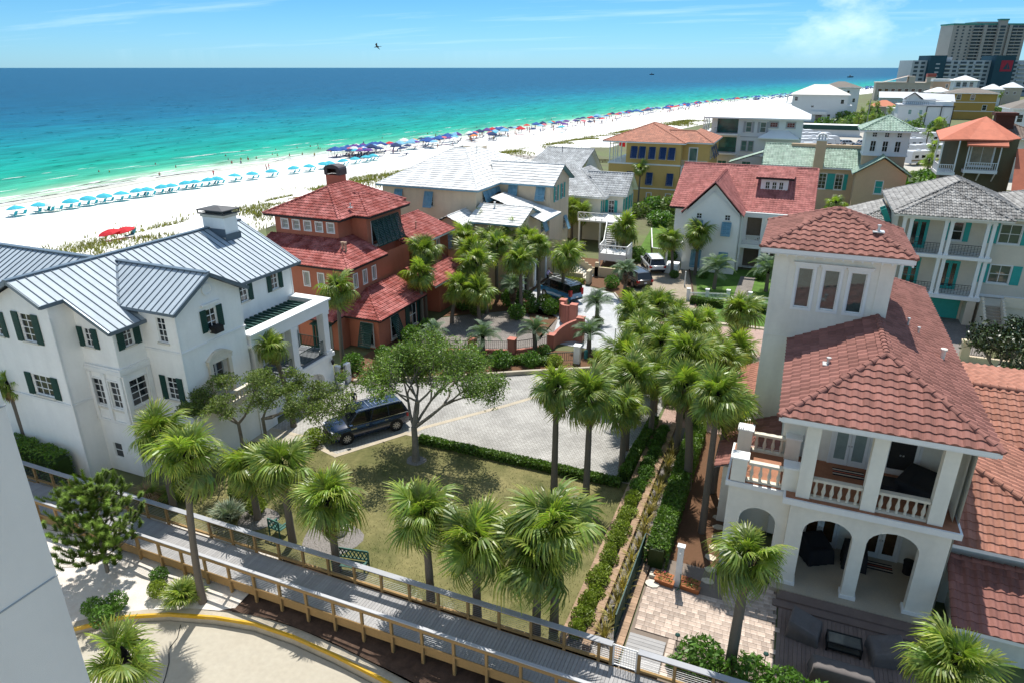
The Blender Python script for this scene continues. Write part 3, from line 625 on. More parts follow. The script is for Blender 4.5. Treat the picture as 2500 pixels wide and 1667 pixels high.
def seam_roof(parent, pts, e, width, m, rib=0.035, name='roof_panel', start=0.0):
    """standing seam metal: the face (3D outline) cut into strips across e, every strip its own panel with a raised seam"""
    pts = [Vector(p) for p in pts]; O = pts[0]; e = Vector(e).normalized()
    nrm = (pts[1] - pts[0]).cross(pts[2] - pts[0]).normalized()
    if nrm.z < 0: nrm = -nrm
    s = nrm.cross(e); P2 = [((p - O).dot(e), (p - O).dot(s)) for p in pts]
    a, b_ = min(p[0] for p in P2), max(p[0] for p in P2); k = 0
    x = a - start
    while x < b_:
        c = clip(clip(P2, 0, x, 1), 0, x + width, -1)
        if len(c) >= 3:
            mb = MB(); q = [O + e * u + s * v for u, v in c]; mb.poly([p + nrm * 0.012 for p in q], 0); mb.mi = 1
            ee = [v for u, v in c if abs(u - x) < 1e-4]
            if len(ee) >= 2 and max(ee) - min(ee) > 0.05: mb.beam(O + e * x + s * min(ee) + nrm * 0.03, O + e * x + s * max(ee) + nrm * 0.03, 0.035, 0.07, up=nrm)
            mk(name, mb, [m, M_rib], parent)
        x += width
def rail(mb, a, b, h=1.0, n=None, r=0.012, top=0.04):
    """iron railing from a to b: top and bottom bar and pickets"""
    a, b = Vector(a), Vector(b); L = (b - a).length; n = n or max(2, int(L / 0.13))
    mb.beam(a + Vector((0, 0, h)), b + Vector((0, 0, h)), top, top); mb.beam(a + Vector((0, 0, 0.1)), b + Vector((0, 0, 0.1)), 0.025, 0.025)
    for i in range(n + 1):
        p = a + (b - a) * (i / n); mb.beam(p + Vector((0, 0, 0.1 if 0 < i < n else 0)), p + Vector((0, 0, h)), 2 * r, 2 * r, up=(0, 1, 0))
BAL = [(0.05, 0.0), (0.05, 0.05), (0.032, 0.09), (0.05, 0.18), (0.062, 0.27), (0.05, 0.38), (0.03, 0.5), (0.028, 0.6), (0.045, 0.66), (0.05, 0.72)]
def baluster_mesh(m, sc=1.0):
    b = MB(); b.lathe([(r * 1.45 * sc, z * sc) for r, z in BAL], n=10); return b.mesh('baluster', m, smooth=True)
def balustrade(parent, ax, at, a0, a1, z, me, m, h=0.95, pitch=0.31):
    """stone balustrade: rail and plinth with turned balusters under it"""
    b = MB(); B3(b, ax, at - 0.12, at + 0.12, a0, a1, z, z + 0.10); B3(b, ax, at - 0.13, at + 0.13, a0, a1, z + h - 0.12, z + h)
    o = mk('balustrade', islands(b)[1], m, parent); mk('plinth', islands(b)[0], m, parent); n = max(1, int((a1 - a0) / pitch))
    for i in range(n):
        p = P3(ax, at, a0 + (a1 - a0) * (i + 0.5) / n, z + 0.10); inst('baluster', me, o, p, sc=(1, 1, (h - 0.22) / 0.72))
    return o
def arch_wall(b, ax, at, out, a0, a1, z0, z1, arches, thick=0.45, mi=0, seg=10):
    """wall with arched openings (c, half width, spring z, rise, sill z): front, back and soffits"""
    for d in (0.0, -out * thick):
        x = a0
        for c, hw, sp, ri, sz in arches:
            b.poly([P3(ax, at + d, x, z0), P3(ax, at + d, c - hw, z0), P3(ax, at + d, c - hw, z1), P3(ax, at + d, x, z1)], mi)
            for k in range(seg):
                t0, t1 = pi - pi * k / seg, pi - pi * (k + 1) / seg
                p, q = (c + hw * cos(t0), sp + ri * sin(t0)), (c + hw * cos(t1), sp + ri * sin(t1))
                b.poly([P3(ax, at + d, *p), P3(ax, at + d, *q), P3(ax, at + d, q[0], z1), P3(ax, at + d, p[0], z1)], mi)
            if sz > z0: b.poly([P3(ax, at + d, c - hw, z0), P3(ax, at + d, c + hw, z0), P3(ax, at + d, c + hw, sz), P3(ax, at + d, c - hw, sz)], mi)
            x = c + hw
        b.poly([P3(ax, at + d, x, z0), P3(ax, at + d, a1, z0), P3(ax, at + d, a1, z1), P3(ax, at + d, x, z1)], mi)
    for c, hw, sp, ri, sz in arches:
        pr = [(c - hw, sz)] + [(c + hw * cos(pi - pi * k / seg), sp + ri * sin(pi - pi * k / seg)) for k in range(seg + 1)] + [(c + hw, sz)]
        for p, q in zip(pr, pr[1:]): b.poly([P3(ax, at, *p), P3(ax, at, *q), P3(ax, at - out * thick, *q), P3(ax, at - out * thick, *p)], mi)
    for a in (a0, a1): b.poly([P3(ax, at, a, z0), P3(ax, at, a, z1), P3(ax, at - out * thick, a, z1), P3(ax, at - out * thick, a, z0)], mi)
def vent_pipe(parent, p, m, h=0.35, r=0.06, base=None):
    b = MB(); b.lathe([(r, -0.1), (r, h), (r * 1.5, h), (r * 1.5, h + 0.08)], p, 8)
    if base: b.box(p[0] - base, p[1] - base, p[2] - 0.02, p[0] + base, p[1] + base, p[2] + 0.03)
    return mk('vent_pipe', b, m, parent)
# ------------------------------------------------------------------ house with the tower (near, right)
M_Rwall = mat('warm_grey_stucco', (0.80, 0.77, 0.68), 0.9, 0.05, 0.5, bump=0.3, bscale=70, streak=0.10)
M_Rtile = mat('red_clay_tile', (0.325, 0.15, 0.12), 0.88, 0.16, 1.3, objrand=0.22, col2=(0.235, 0.105, 0.085), fac=0.58, spec=0.15)
M_RtileT = mat('red_clay_tile_courses', (0.31, 0.142, 0.114), 0.88, 0.18, 0.9, tint=True, col2=(0.22, 0.10, 0.082), fac=0.58, spec=0.15)
M_OtileT = mat('orange_clay_tile_courses', (0.40, 0.19, 0.135), 0.88, 0.16, 1.0, tint=True, col2=(0.31, 0.14, 0.10), fac=0.56, spec=0.15)
M_terra = mat('terracotta_floor', (0.30, 0.13, 0.07), 0.7, 0.15, 2.0)
M_stone = mat('cast_stone', (0.62, 0.57, 0.47), 0.85, 0.08, 4.0, bump=0.2)
M_galv = mat('galvanised', (0.55, 0.55, 0.54), 0.4, 0.08, 5, metal=0.4)
Rh = House('tower_house', 'beige house with square tower, red barrel tile roofs and arched porch', (3.5, 34, 0))
FY = 27.62
def tiles(h, faces, hips, m, tw, tl, amp, parent, caps=0.13, pieces=(), limit=0, pm=None, lift=0.05):
    """tile courses joined, plus single tiles on the faces listed in pieces, plus caps on hips and ridges"""
    b = MB(); n = 0; me = tile_mesh(tw, tl, amp, lift, pm) if pieces else None
    for k, f in faces.items():
        if k in pieces: n += tile_pieces(parent, me, *f, tw, tl, limit - n)
        else: tile_face(b, *f, tw, tl, amp, lift)
    if b.f: mk('roof_tiles', b, m, parent, kind='stuff')
    c = MB()
    for p, q in hips: ridge_caps(c, p, q, caps)
    if hips: mk('ridge_tiles', c, m, parent, kind='stuff')
    return n
Rh.face('y', 36.0, -1, -0.6, 4.85, 3.4, 13.75); Rh.face('x', -0.6, -1, 36.0, 41.5, 0, 13.75); Rh.face('x', 4.85, 1, 36.0, 41.5, 8, 13.75); Rh.face('y', 41.5, 1, -0.6, 4.85, 0, 13.75)
for c in (0.96, 2.17, 3.36):
    w = Rh.win('y', 36.0, -1, c, 10.68, 12.74, 0.72, 1, 1, glass=M_bright, casing=0.13, sill=False)
    b = MB(); B3(b, 'y', 35.86, 35.998, c - 0.56, c + 0.56, 12.88, 12.98); B3(b, 'y', 35.80, 35.998, c - 0.60, c + 0.60, 12.981, 13.05); mk('cornice', b, M_white, w)
b = MB()   # shallow panels on the tower wall
for x0, x1 in ((-0.58, 0.12), (4.2, 4.83)): B3(b, 'y', 35.965, 35.998, x0, x1, 10.55, 13.6)
B3(b, 'y', 35.97, 35.998, -0.6, 4.85, 9.0, 9.06); mks('wall_panel', b, M_Rwall, Rh.t)
tx0, tx1, ty0, ty1, tz = -1.27, 5.53, 35.3, 42.15, 13.75
TF, TH = hip_faces(tx0, tx1, ty0, ty1, tz, 15.3, 3.4)
trf = roof_deck(TF.values(), 0.22, M_white, M_Rtile, Rh.t)
tiles(Rh, TF, TH, M_RtileT, 0.43, 0.40, 0.085, trf, 0.125, pieces=('s',), limit=140, pm=M_Rtile, lift=0.06)
b = MB(); b.box(tx0 + 0.05, ty0 + 0.05, tz - 0.28, tx1 - 0.05, ty1 - 0.05, tz - 0.24)
for k in range(16):
    x = -0.9 + k * 0.42; b.box(x, 35.35, tz - 0.36, x + 0.07, 36.0, tz - 0.28)
mk('eave_soffit', b, M_white, trf)
vent_pipe(trf, (3.9, 37.0, 14.62), M_galv, 0.25, 0.06, 0.26)
# main roof with its front hip
mr_faces, mr_hips = hip_faces(0.62, 8.35, 26.95, 48.6, 8.85, 10.7)
mrf = roof_deck(mr_faces.values(), 0.2, M_white, M_Rtile, Rh.t)
tiles(Rh, mr_faces, mr_hips, M_RtileT, 0.43, 0.40, 0.085, mrf, 0.13, pieces=('s',), limit=160, pm=M_Rtile, lift=0.06)
vent_pipe(mrf, (2.35, 31.2, 9.72), M_galv, 0.25, 0.07, 0.22)
vent_pipe(mrf, (6.05, 37.2, 9.98), M_galv, 0.35, 0.05); vent_pipe(mrf, (6.5, 36.8, 9.75), M_galv, 0.3, 0.05); vent_pipe(mrf, (7.35, 34.8, 9.3), M_trim, 0.5, 0.1)
b = MB(); b.box(0.72, 27.05, 8.56, 8.25, 48.4, 8.62); mk('eave_soffit', b, M_white, mrf)
# porch: arched ground floor, slab, upper columns
b = MB(); arch_wall(b, 'y', FY, -1, 1.66, 7.75, 0.2, 4.55, [(3.3, 0.98, 3.25, 0.75, 0.2), (5.8, 0.98, 3.3, 0.75, 0.2)])
for x0, x1 in ((1.78, 2.33), (4.28, 4.84), (6.75, 7.3)): b.box(x0, FY, 4.86, x1, FY + 0.45, 8.7)
b.box(1.76, FY + 0.02, 8.35, 7.55, FY + 0.42, 8.85)
arch_wall(b, 'y', 28.05, -1, -0.98, 1.655, 0, 4.55, [(0.42, 0.78, 2.9, 0.7, 0.0)])
arch_wall(b, 'x', -0.98, -1, 28.06, 31.4, 0, 4.55, [(29.6, 0.9, 2.7, 0.8, 0.0)])
Rh.part('porch_arches', b, M_Rwall)
b = MB(); b.box(1.3, FY - 0.25, 4.56, 8.0, 31.2, 4.84); b.box(-1.15, 27.9, 4.56, 1.29, 31.5, 4.80); mks('balcony_slab', b, M_white, Rh.t)
b = MB(); b.box(1.4, FY - 0.15, 4.841, 7.9, 31.2, 4.87); b.box(-1.05, 28.0, 4.801, 1.39, 31.4, 4.84); mks('balcony_floor', b, M_terra, Rh.t)
b = MB(); b.box(1.35, FY - 0.45, -0.02, 8.0, 31.3, 0.24); Rh.part('porch_floor', b, mat('travertine', (0.42, 0.37, 0.29), 0.6, 0.14, 1.8, col2=(0.36, 0.30, 0.22)))
b = MB()
for x0, x1 in ((1.62, 2.35), (4.25, 4.85), (6.72, 7.8)): b.box(x0 - 0.03, FY - 0.04, 0.242, x1 + 0.03, FY + 0.5, 0.42)
mks('plinth', b, M_white, Rh.t)
balm = baluster_mesh(M_stone)
balustrade(Rh.t, 'y', FY + 0.2, 2.36, 4.26, 4.87, balm, M_stone, 0.98); balustrade(Rh.t, 'y', FY + 0.2, 4.86, 6.73, 4.87, balm, M_stone, 0.98)
balustrade(Rh.t, 'y', 28.2, -0.3, 1.2, 4.84, balm, M_stone, 0.98); balustrade(Rh.t, 'y', 31.0, -0.3, 1.2, 4.84, balm, M_stone, 0.98)
for x, y in ((-0.65, 28.25), (1.5, 28.25), (-0.65, 31.0), (1.5, 31.0)):
    b = MB(); b.box(x - 0.32, y - 0.3, 4.84, x + 0.32, y + 0.3, 5.95); Rh.part('pier', b, M_Rwall); 
    b = MB(); b.box(x - 0.37, y - 0.35, 5.951, x + 0.37, y + 0.35, 6.03); Rh.part('pier_cap', b, M_white)
# inner walls of the porch, doors, mats
Rh.face('y', 31.2, -1, 1.0, 8.0, 4.85, 8.85); Rh.face('y', 31.2, -1, 1.0, 8.0, 0.24, 4.56); Rh.face('x', 7.72, -1, 28.1, 31.2, 0.24, 8.5)
Rh.face('x', 7.95, 1, FY + 0.5, 48.2, 0, 8.85); Rh.face('x', 1.0, -1, 31.2, 36.0, 0, 8.85); Rh.face('y', 48.2, 1, 1.0, 7.95, 0, 8.85); Rh.face('x', 1.0, -1, 41.5, 48.2, 0, 8.85)
M_blind = mat('door_blind_glass', (0.25, 0.31, 0.29), 0.2, 0.1, 3, spec=0.6)
M_wooddoor = mat('amber_door_glass', (0.055, 0.028, 0.012), 0.15, 0.3, 2, spec=0.7)
def door(h, ax, at, out, c, z0, z1, w, leaf, glassm, name='door', nleaf=2, panes=1, label=None):
    b = MB(); B3(b, ax, at + out * 0.002, at + out * 0.07, c - w / 2 - 0.1, c + w / 2 + 0.1, z1, z1 + 0.1); B3(b, ax, at + out * 0.002, at + out * 0.07, c - w / 2 - 0.1, c - w / 2, z0, z1); B3(b, ax, at + out * 0.002, at + out * 0.07, c + w / 2, c + w / 2 + 0.1, z0, z1)
    o = mk(name, b, leaf, h.t, label=label)
    for i in range(nleaf):
        a0, a1 = c - w / 2 + w * i / nleaf + 0.01, c - w / 2 + w * (i + 1) / nleaf - 0.01; k = MB(); t = 0.13
        for q in ((a0, a1, z0, z0 + 0.28), (a0, a1, z1 - t, z1), (a0, a0 + t, z0 + 0.28, z1 - t), (a1 - t, a1, z0 + 0.28, z1 - t)): B3(k, ax, at + out * 0.003, at + out * 0.05, *q)
        for j in range(1, panes): z = z0 + 0.28 + (z1 - t - z0 - 0.28) * j / panes; B3(k, ax, at + out * 0.003, at + out * 0.045, a0 + t, a1 - t, z - 0.02, z + 0.02)
        mk('door_leaf', k, leaf, o)
        g = MB(); B3(g, ax, at + out * 0.004, at + out * 0.02, a0 + t, a1 - t, z0 + 0.28, z1 - t); mk('pane', g, glassm, o)
    k = MB(); B3(k, ax, at + out * 0.05, at + out * 0.10, c + 0.03, c + 0.09, z0 + 1.0, z0 + 1.06); B3(k, ax, at + out * 0.05, at + out * 0.10, c - 0.09, c - 0.03, z0 + 1.0, z0 + 1.06); mk('handle', k, M_galv, o)
    return o
door(Rh, 'y', 31.2, -1, 3.9, 4.87, 7.15, 1.5, M_white, M_blind); door(Rh, 'y', 31.2, -1, 6.0, 4.87, 7.15, 1.3, M_white, M_dark, nleaf=1)
door(Rh, 'y', 31.2, -1, 3.35, 0.24, 2.6, 1.5, M_white, M_wooddoor); door(Rh, 'y', 31.2, -1, 6.0, 0.24, 2.6, 1.5, M_white, M_wooddoor)
Rh.done([M_Rwall])
def mat_rug(x0, x1, y0, y1, z, label):
    b = MB(); n = 7; cs = [0, 1, 0, 2, 0, 1, 0]
    for k in range(n): b.box(x0, y0 + (y1 - y0) * k / n, z, x1, y0 + (y1 - y0) * (k + 1) / n, z + 0.018, cs[k])
    return single('doormat', b, [mat('mat_black', (0.02, 0.02, 0.025), 0.95, 0.1), mat('mat_cream', (0.55, 0.48, 0.40), 0.95, 0.1), mat('mat_coral', (0.45, 0.13, 0.08), 0.95, 0.1)], label, 'doormat')
mat_rug(3.3, 4.6, 30.1, 30.75, 4.871, 'striped doormat on the upper balcony in front of the white french door')
mat_rug(5.35, 6.6, 30.2, 30.8, 0.241, 'striped doormat on the ground porch at the right french door')
# left side pieces: low tile roofs and buttress wall
b = MB(); b.box(-1.5, 31.6, 0, 1.0, 36.0, 3.3); b.box(-1.6, 41.6, 0, -0.6, 46.5, 2.3); b.box(-0.62, 47, 0, 0.4, 49, 4.4); b.box(-0.95, 36.02, 0, -0.61, 41.4, 2.6); mks('side_wall', b, M_Rwall, Rh.t)
F2 = dict(a=((-1.9, 36.0, 3.3), (-1.9, 31.4, 3.3), (1.0, 31.4, 4.55), (1.0, 36.0, 4.55))); r2 = roof_deck(F2.values(), 0.12, M_white, M_Rtile, Rh.t); tiles(Rh, F2, [], M_RtileT, 0.36, 0.36, 0.07, r2)
F2 = dict(a=((-1.9, 47.0, 2.35), (-1.9, 41.4, 2.35), (-0.6, 41.4, 3.0), (-0.6, 47.0, 3.0))); r2 = roof_deck(F2.values(), 0.12, M_white, M_Rtile, Rh.t); tiles(Rh, F2, [], M_OtileT, 0.36, 0.36, 0.07, r2)
# right wing: lower orange tile roofs
b = MB(); b.box(7.96, 29.3, 0, 17.5, 48, 3.5); Rh.part('wing_wall', b, M_Rwall)
F3 = dict(s=((7.3, 28.5, 3.62), (14.6, 28.5, 3.62), (8.3, 32.4, 5.75), (8.3, 32.4, 5.75)), e=((14.6, 28.5, 3.62), (14.6, 40.0, 3.62), (8.3, 40.0, 5.75), (8.3, 32.4, 5.75)), s2=((9.4, 36.6, 4.6), (20, 36.6, 4.6), (20, 40.2, 6.2), (9.4, 40.2, 6.2)), n2=((20, 48.5, 4.3), (8.2, 48.5, 4.3), (8.2, 40.2, 6.2), (20, 40.2, 6.2)))
r3 = roof_deck(F3.values(), 0.16, M_white, M_OtileT, Rh.t); tiles(Rh, F3, [((14.6, 28.5, 3.62), (8.3, 32.4, 5.75)), ((9.4, 40.2, 6.2), (20, 40.2, 6.2)), ((8.3, 32.4, 5.75), (8.3, 40.0, 5.75))], M_OtileT, 0.40, 0.40, 0.08, r3, 0.15)
F4 = dict(s=((8.2, 25.9, 1.55), (16, 25.9, 1.55), (16, 28.9, 2.75), (8.2, 28.9, 2.75))); r4 = roof_deck(F4.values(), 0.16, M_white, M_RtileT, Rh.t); tiles(Rh, F4, [((8.2, 25.9, 1.55), (8.2, 28.9, 2.75)), ((8.2, 28.9, 2.75), (16, 28.9, 2.75))], M_RtileT, 0.40, 0.40, 0.08, r4, 0.14)
b = MB(); b.box(8.6, 26.4, 0, 16, 29.28, 1.7); b.box(8.5, 26.35, 0.2, 8.598, 27.2, 1.7); Rh.part('lean_to_wall', b, M_Rwall)
# ------------------------------------------------------------------ white house with the metal roof (left)
M_Awall = mat('white_stucco', (0.86, 0.855, 0.82), 0.9, 0.035, 0.6, bump=0.3, bscale=60, streak=0.07)
M_metal = mat('blue_grey_metal_roof', (0.38, 0.44, 0.485), 0.6, 0.07, 0.6, spec=0.25, objrand=0.06, streak=0.06)
M_seam = mat('roof_trim_metal', (0.13, 0.17, 0.205), 0.4, 0.05, 1, metal=0.3)
A = House('metal_roof_house', 'white stucco house with blue-grey standing seam metal roof and green shutters', (-34, 29, 0))
A.face('y', 21.8, -1, -41.6, -35.25, 0, 9.9); A.face('x', -35.25, 1, 21.8, 23.1, 0, 10.6); A.face('y', 23.1, -1, -35.25, -32.6, 0, 9.0)
A.face('x', -32.6, 1, 23.1, 24.9, 0, 9.0); A.face('y', 24.9, -1, -32.6, -29.9, 0, 9.85); A.face('x', -29.9, 1, 24.9, 29.7, 0, 9.85); A.face('y', 29.7, 1, -32.6, -29.9, 0, 9.85)
A.face('x', -32.6, 1, 29.7, 37.5, 0, 9.05); A.face('y', 37.5, 1, -41.6, -32.6, 0, 9.05); A.face('x', -41.6, -1, 21.8, 37.5, 0, 9.0)
A.w.poly([(-41.6, 21.8, 9.9), (-35.25, 21.8, 9.9), (-35.25, 21.8, 10.55), (-37.2, 21.8, 11.5), (-40.0, 21.8, 10.2), (-41.6, 21.8, 9.9)])
A.w.poly([(-35.25, 23.1, 9.0), (-32.6, 23.1, 9.0), (-32.6, 23.1, 9.15), (-35.25, 23.1, 10.5)])
A.gable('x', -29.9, 1, 24.9, 29.7, 9.85, 11.25)
A.w.poly([(-42.0, 37.5, 9.05), (-32.6, 37.5, 9.05), (-37.2, 37.5, 11.5)])
for a in (('y', 21.8, -1, -37.25, 8.2, 9.8, 1.0, 2, 4), ('y', 21.8, -1, -37.3, 4.95, 6.2, 1.55, 3, 3), ('y', 23.1, -1, -34.5, 7.86, 8.92, 0.62, 2, 3), ('x', -32.6, 1, 24.02, 7.88, 8.9, 0.55, 2, 3), ('y', 24.9, -1, -31.1, 4.45, 5.86, 0.8, 2, 4), ('x', -29.9, 1, 27.35, 8.1, 9.3, 0.72, 2, 3), ('x', -32.6, 1, 32.75, 7.7, 8.85, 0.66, 2, 3), ('x', -32.6, 1, 35.7, 7.7, 8.85, 0.66, 2, 3)):
    A.win(*a, shut=M_teal, shw=0.42 if a[6] < 0.9 else 0.52)
A.win('y', 24.9, -1, -31.05, 7.95, 9.4, 0.66, 2, 4)
A.win('y', 21.8, -1, -39.9, 8.2, 9.6, 0.8, 2, 4, shut=M_teal)
for a in (('y', 23.1, -1, -34.65, 4.3, 5.95, 0.86), ('y', 23.1, -1, -33.35, 4.3, 5.95, 0.86), ('x', -32.6, 1, 24.0, 4.35, 5.97, 1.14)): A.win(*a, 2, 4, casing=0.08)
A.win('x', -32.6, 1, 31.6, 3.1, 5.2, 1.1, 2, 4, shut=M_teal); A.win('x', -32.6, 1, 35.0, 3.0, 5.3, 1.8, 3, 3)
A.win('y', 24.9, -1, -31.2, 1.0, 1.9, 0.8, 2, 2, sill=False); A.win('y', 23.1, -1, -34.3, 0.9, 1.9, 0.7, 1, 2, sill=False)
b = MB(); b.lathe([(0.36, 0), (0.36, 0.07), (0.27, 0.07), (0.25, 0.03)], n=20); b.xform(Matrix.Translation((-29.9, 27.3, 10.45)) @ Matrix.Rotation(radians(90), 4, 'Y'))
A.part('round_vent', b, M_white)
b = MB(); b.box(-29.898, 27.05, 7.9, -29.45, 27.68, 8.28); b.box(-29.449, 27.1, 7.95, -29.44, 27.63, 8.23); A.part('air_conditioner', b, M_black)
# stone door surround with a round pediment and a balustraded landing
b = MB()
for s in (-1, 1): b.box(-29.899, 27.3 + s * 0.72 - 0.12, 3.6, -29.72, 27.3 + s * 0.72 + 0.12, 6.15)
b.box(-29.899, 26.4, 6.15, -29.68, 28.2, 6.32)
pts = [(26.38 + 1.84 * k / 10, 6.32 + 0.42 * sin(pi * k / 10)) for k in range(11)]
b.poly([(-29.7, y, z) for y, z in pts]); 
for p, q in zip(pts, pts[1:]): b.beam((-29.78, p[0], p[1] + 0.04), (-29.78, q[0], q[1] + 0.04), 0.12, 0.24, up=(1, 0, 0))
A.part('door_surround', b, M_stone); A.hole('x', -29.9, 26.7, 27.9, 3.6, 6.1, 0.4)
b = MB(); b.box(-30.28, 26.72, 3.6, -30.22, 27.88, 6.08); dd = A.part('door', b, mat('pale_door', (0.42, 0.44, 0.42), 0.5, 0.05)); b = MB()
for y0, y1 in ((26.82, 27.22), (27.38, 27.78)):
    for k in range(3): b.box(-30.215, y0, 4.2 + k * 0.6, -30.205, y1, 4.75 + k * 0.6)
mk('pane', b, M_glass, dd)
b = MB(); b.box(-29.9, 25.7, 3.35, -28.9, 28.9, 3.6); A.part('landing', b, M_stone); sb = baluster_mesh(M_stone, 0.8)
balustrade(A.t, 'x', -28.98, 25.8, 28.8, 3.6, sb, M_stone, 0.75, 0.24)
b = MB()   # string courses, cornices, pilasters and sills
b.box(-32.6, 24.84, 7.38, -29.84, 29.76, 7.5); b.box(-35.25, 23.02, 6.38, -32.52, 24.9, 6.5); b.box(-35.25, 22.95, 6.5, -32.45, 24.9, 6.7); b.box(-35.25, 22.98, 6.7, -32.48, 24.9, 6.82)
b.box(-41.6, 21.72, 4.62, -35.2, 21.8, 4.76); b.box(-35.25, 21.78, 4.62, -35.19, 23.1, 4.76); b.box(-35.25, 23.02, 3.3, -32.5, 24.9, 3.46); b.box(-32.6, 24.84, 3.3, -29.84, 25.6, 3.46)
for x in (-35.1, -34.0, -32.75): b.box(x - 0.13, 22.99, 3.46, x + 0.13, 23.1, 6.38)
for y in (23.2, 24.75): b.box(-32.6, y - 0.12, 3.46, -32.49, y + 0.12, 6.38)
b.box(-29.9, 26.7, 9.55, -29.76, 28.0, 9.66)
mks('string_course', b, M_white, A.t)
# roof
def P(x, y, z): return (x, y, z)
RX, RZ, SL = -37.2, 11.75, 0.51
zx = lambda x: RZ - SL * abs(x - RX)
ra = MB(); ra.poly([P(RX, 21.3, RZ - .05), P(-35.0, 21.3, zx(-35) - .05), P(-35.0, 22.6, zx(-35) - .05), P(-32.1, 22.6, zx(-32.1) - .05), P(-32.1, 38.0, zx(-32.1) - .05), P(RX, 38.0, RZ - .05)])
ra.poly([P(RX, 21.3, RZ - .05), P(-42.3, 21.3, zx(-42.3) - .05), P(-42.3, 38.0, zx(-42.3) - .05), P(RX, 38.0, RZ - .05)])
for a, c in ((P(-32.1, 22.6, zx(-32.1)), P(-32.1, 38.0, zx(-32.1))), (P(-35.0, 21.3, zx(-35)), P(-35.0, 22.6, zx(-35))), (P(RX, 21.3, RZ), P(-35.0, 21.3, zx(-35))), (P(-35.0, 22.6, zx(-35)), P(-32.1, 22.6, zx(-32.1))), (P(RX, 38.0, RZ), P(-32.1, 38.0, zx(-32.1))), (P(RX, 21.3, RZ), P(-42.3, 21.3, zx(-42.3)))):
    ra.beam((a[0], a[1], a[2] - 0.07), (c[0], c[1], c[2] - 0.07), 0.10, 0.20)
ra.beam(P(RX, 21.25, RZ + 0.03), P(RX, 38.05, RZ + 0.03), 0.34, 0.07)
rf = A.part('roof', ra, M_seam)
E1 = [P(RX, 21.3, RZ), P(-35.0, 21.3, zx(-35)), P(-35.0, 22.6, zx(-35)), P(-32.1, 22.6, zx(-32.1)), P(-32.1, 38.0, zx(-32.1)), P(RX, 38.0, RZ)]
seam_roof(rf, E1, (0, 1, 0), 0.47, M_metal)
seam_roof(rf, [P(RX, 21.3, RZ), P(RX, 38.0, RZ), P(-42.3, 38.0, zx(-42.3)), P(-42.3, 21.3, zx(-42.3))], (0, 1, 0), 0.47, M_metal)
# cross gable
GX, GZ, GY = -29.5, 11.42, 27.3; ge = 9.86
vin = RX + (RZ - GZ) / SL; vlo = RX + (RZ - ge) / SL
for s in (-1, 1):
    seam_roof(rf, [P(vin, GY, GZ + .01), P(GX, GY, GZ + .01), P(GX, GY + s * 2.75, ge + .01), P(vlo, GY + s * 2.75, ge + .01)], (1, 0, 0), 0.45, M_metal)
    b = MB(); b.beam(P(GX, GY, GZ - .06), P(GX, GY + s * 2.75, ge - .06), 0.1, 0.2); b.beam(P(vlo, GY + s * 2.75, ge - .06), P(GX, GY + s * 2.75, ge - .06), 0.08, 0.16); b.beam(P(vin, GY, GZ + .02), P(vlo, GY + s * 2.75, ge + .03), 0.22, 0.04)
    b.poly([P(vin, GY, GZ - .04), P(GX, GY, GZ - .04), P(GX, GY + s * 2.75, ge - .04), P(vlo, GY + s * 2.75, ge - .04)])
    mk('gable_trim', b, M_seam, rf)
b = MB(); b.beam(P(vin, GY, GZ + .05), P(GX - .05, GY, GZ + .05), 0.3, 0.06); mk('ridge_cap', b, M_seam, rf)
# west wing roof
wy, wz = 27.2, 11.45
seam_roof(rf, [P(-60, wy, wz), P(-38.0, wy, wz), P(-41.0, 22.0, 8.9), P(-60, 22.0, 8.9)], (1, 0, 0), 0.47, M_metal)
b = MB(); b.beam(P(-60, wy, wz + .03), P(-37.6, wy, wz + .03), 0.34, 0.07); b.poly([P(-60, wy, wz - .04), P(-37.6, wy, wz - .04), P(-41, 22, 8.86), P(-60, 22, 8.86)]); b.poly([P(-60, wy, wz - .04), P(-37.6, wy, wz - .04), P(-38, 33, 8.6), P(-60, 33, 8.6)]); mk('wing_roof', b, M_seam, rf)
b = MB(); b.box(-60, 22.6, 6.1, -41.61, 32.5, 8.9); b.box(-60, 24.8, 0, -41.61, 32.5, 6.1)
for x in (-42.1, -45.4, -48.7): b.box(x - 0.2, 22.7, 3.35, x + 0.2, 23.1, 6.1); b.box(x - 0.28, 22.62, 5.85, x + 0.28, 23.18, 6.099); b.box(x - 0.28, 22.62, 3.35, x + 0.28, 23.18, 3.55)
b.box(-60, 22.5, 3.0, -41.61, 24.8, 3.34); b.box(-60, 22.9, 0, -41.61, 24.79, 3.0); A.part('wing_wall', b, M_Awall)
A.done([M_Awall])
b = MB(); b.box(-37.6, 35.05, 10.9, -35.7, 36.25, 12.7); b.box(-37.68, 34.97, 12.5, -35.62, 36.33, 12.72, 1)
ch = A.part('chimney', b, [M_Awall, M_stone])
b = MB()
for x, y in ((-37.75, 34.9), (-35.55, 34.9), (-37.75, 36.4), (-35.55, 36.4)): b.beam((x, y, 12.72), (x, y, 13.0), 0.05, 0.05)
for a, c in (((-37.8, 34.85), (-35.5, 34.85)), ((-35.5, 34.85), (-35.5, 36.45)), ((-35.5, 36.45), (-37.8, 36.45)), ((-37.8, 36.45), (-37.8, 34.85))): b.beam((*a, 12.74), (*c, 12.74), 0.05, 0.05); b.poly([(*a, 13.0), (*c, 13.0), (-36.65, 35.65, 13.2)]); b.beam((*a, 12.99), (*c, 12.99), 0.05, 0.06)
b.box(-37.4, 35.2, 12.72, -35.9, 36.1, 12.92); mk('chimney_cap', b, mat('bronze_cap', (0.10, 0.095, 0.09), 0.5, 0.1, metal=0.3), ch)
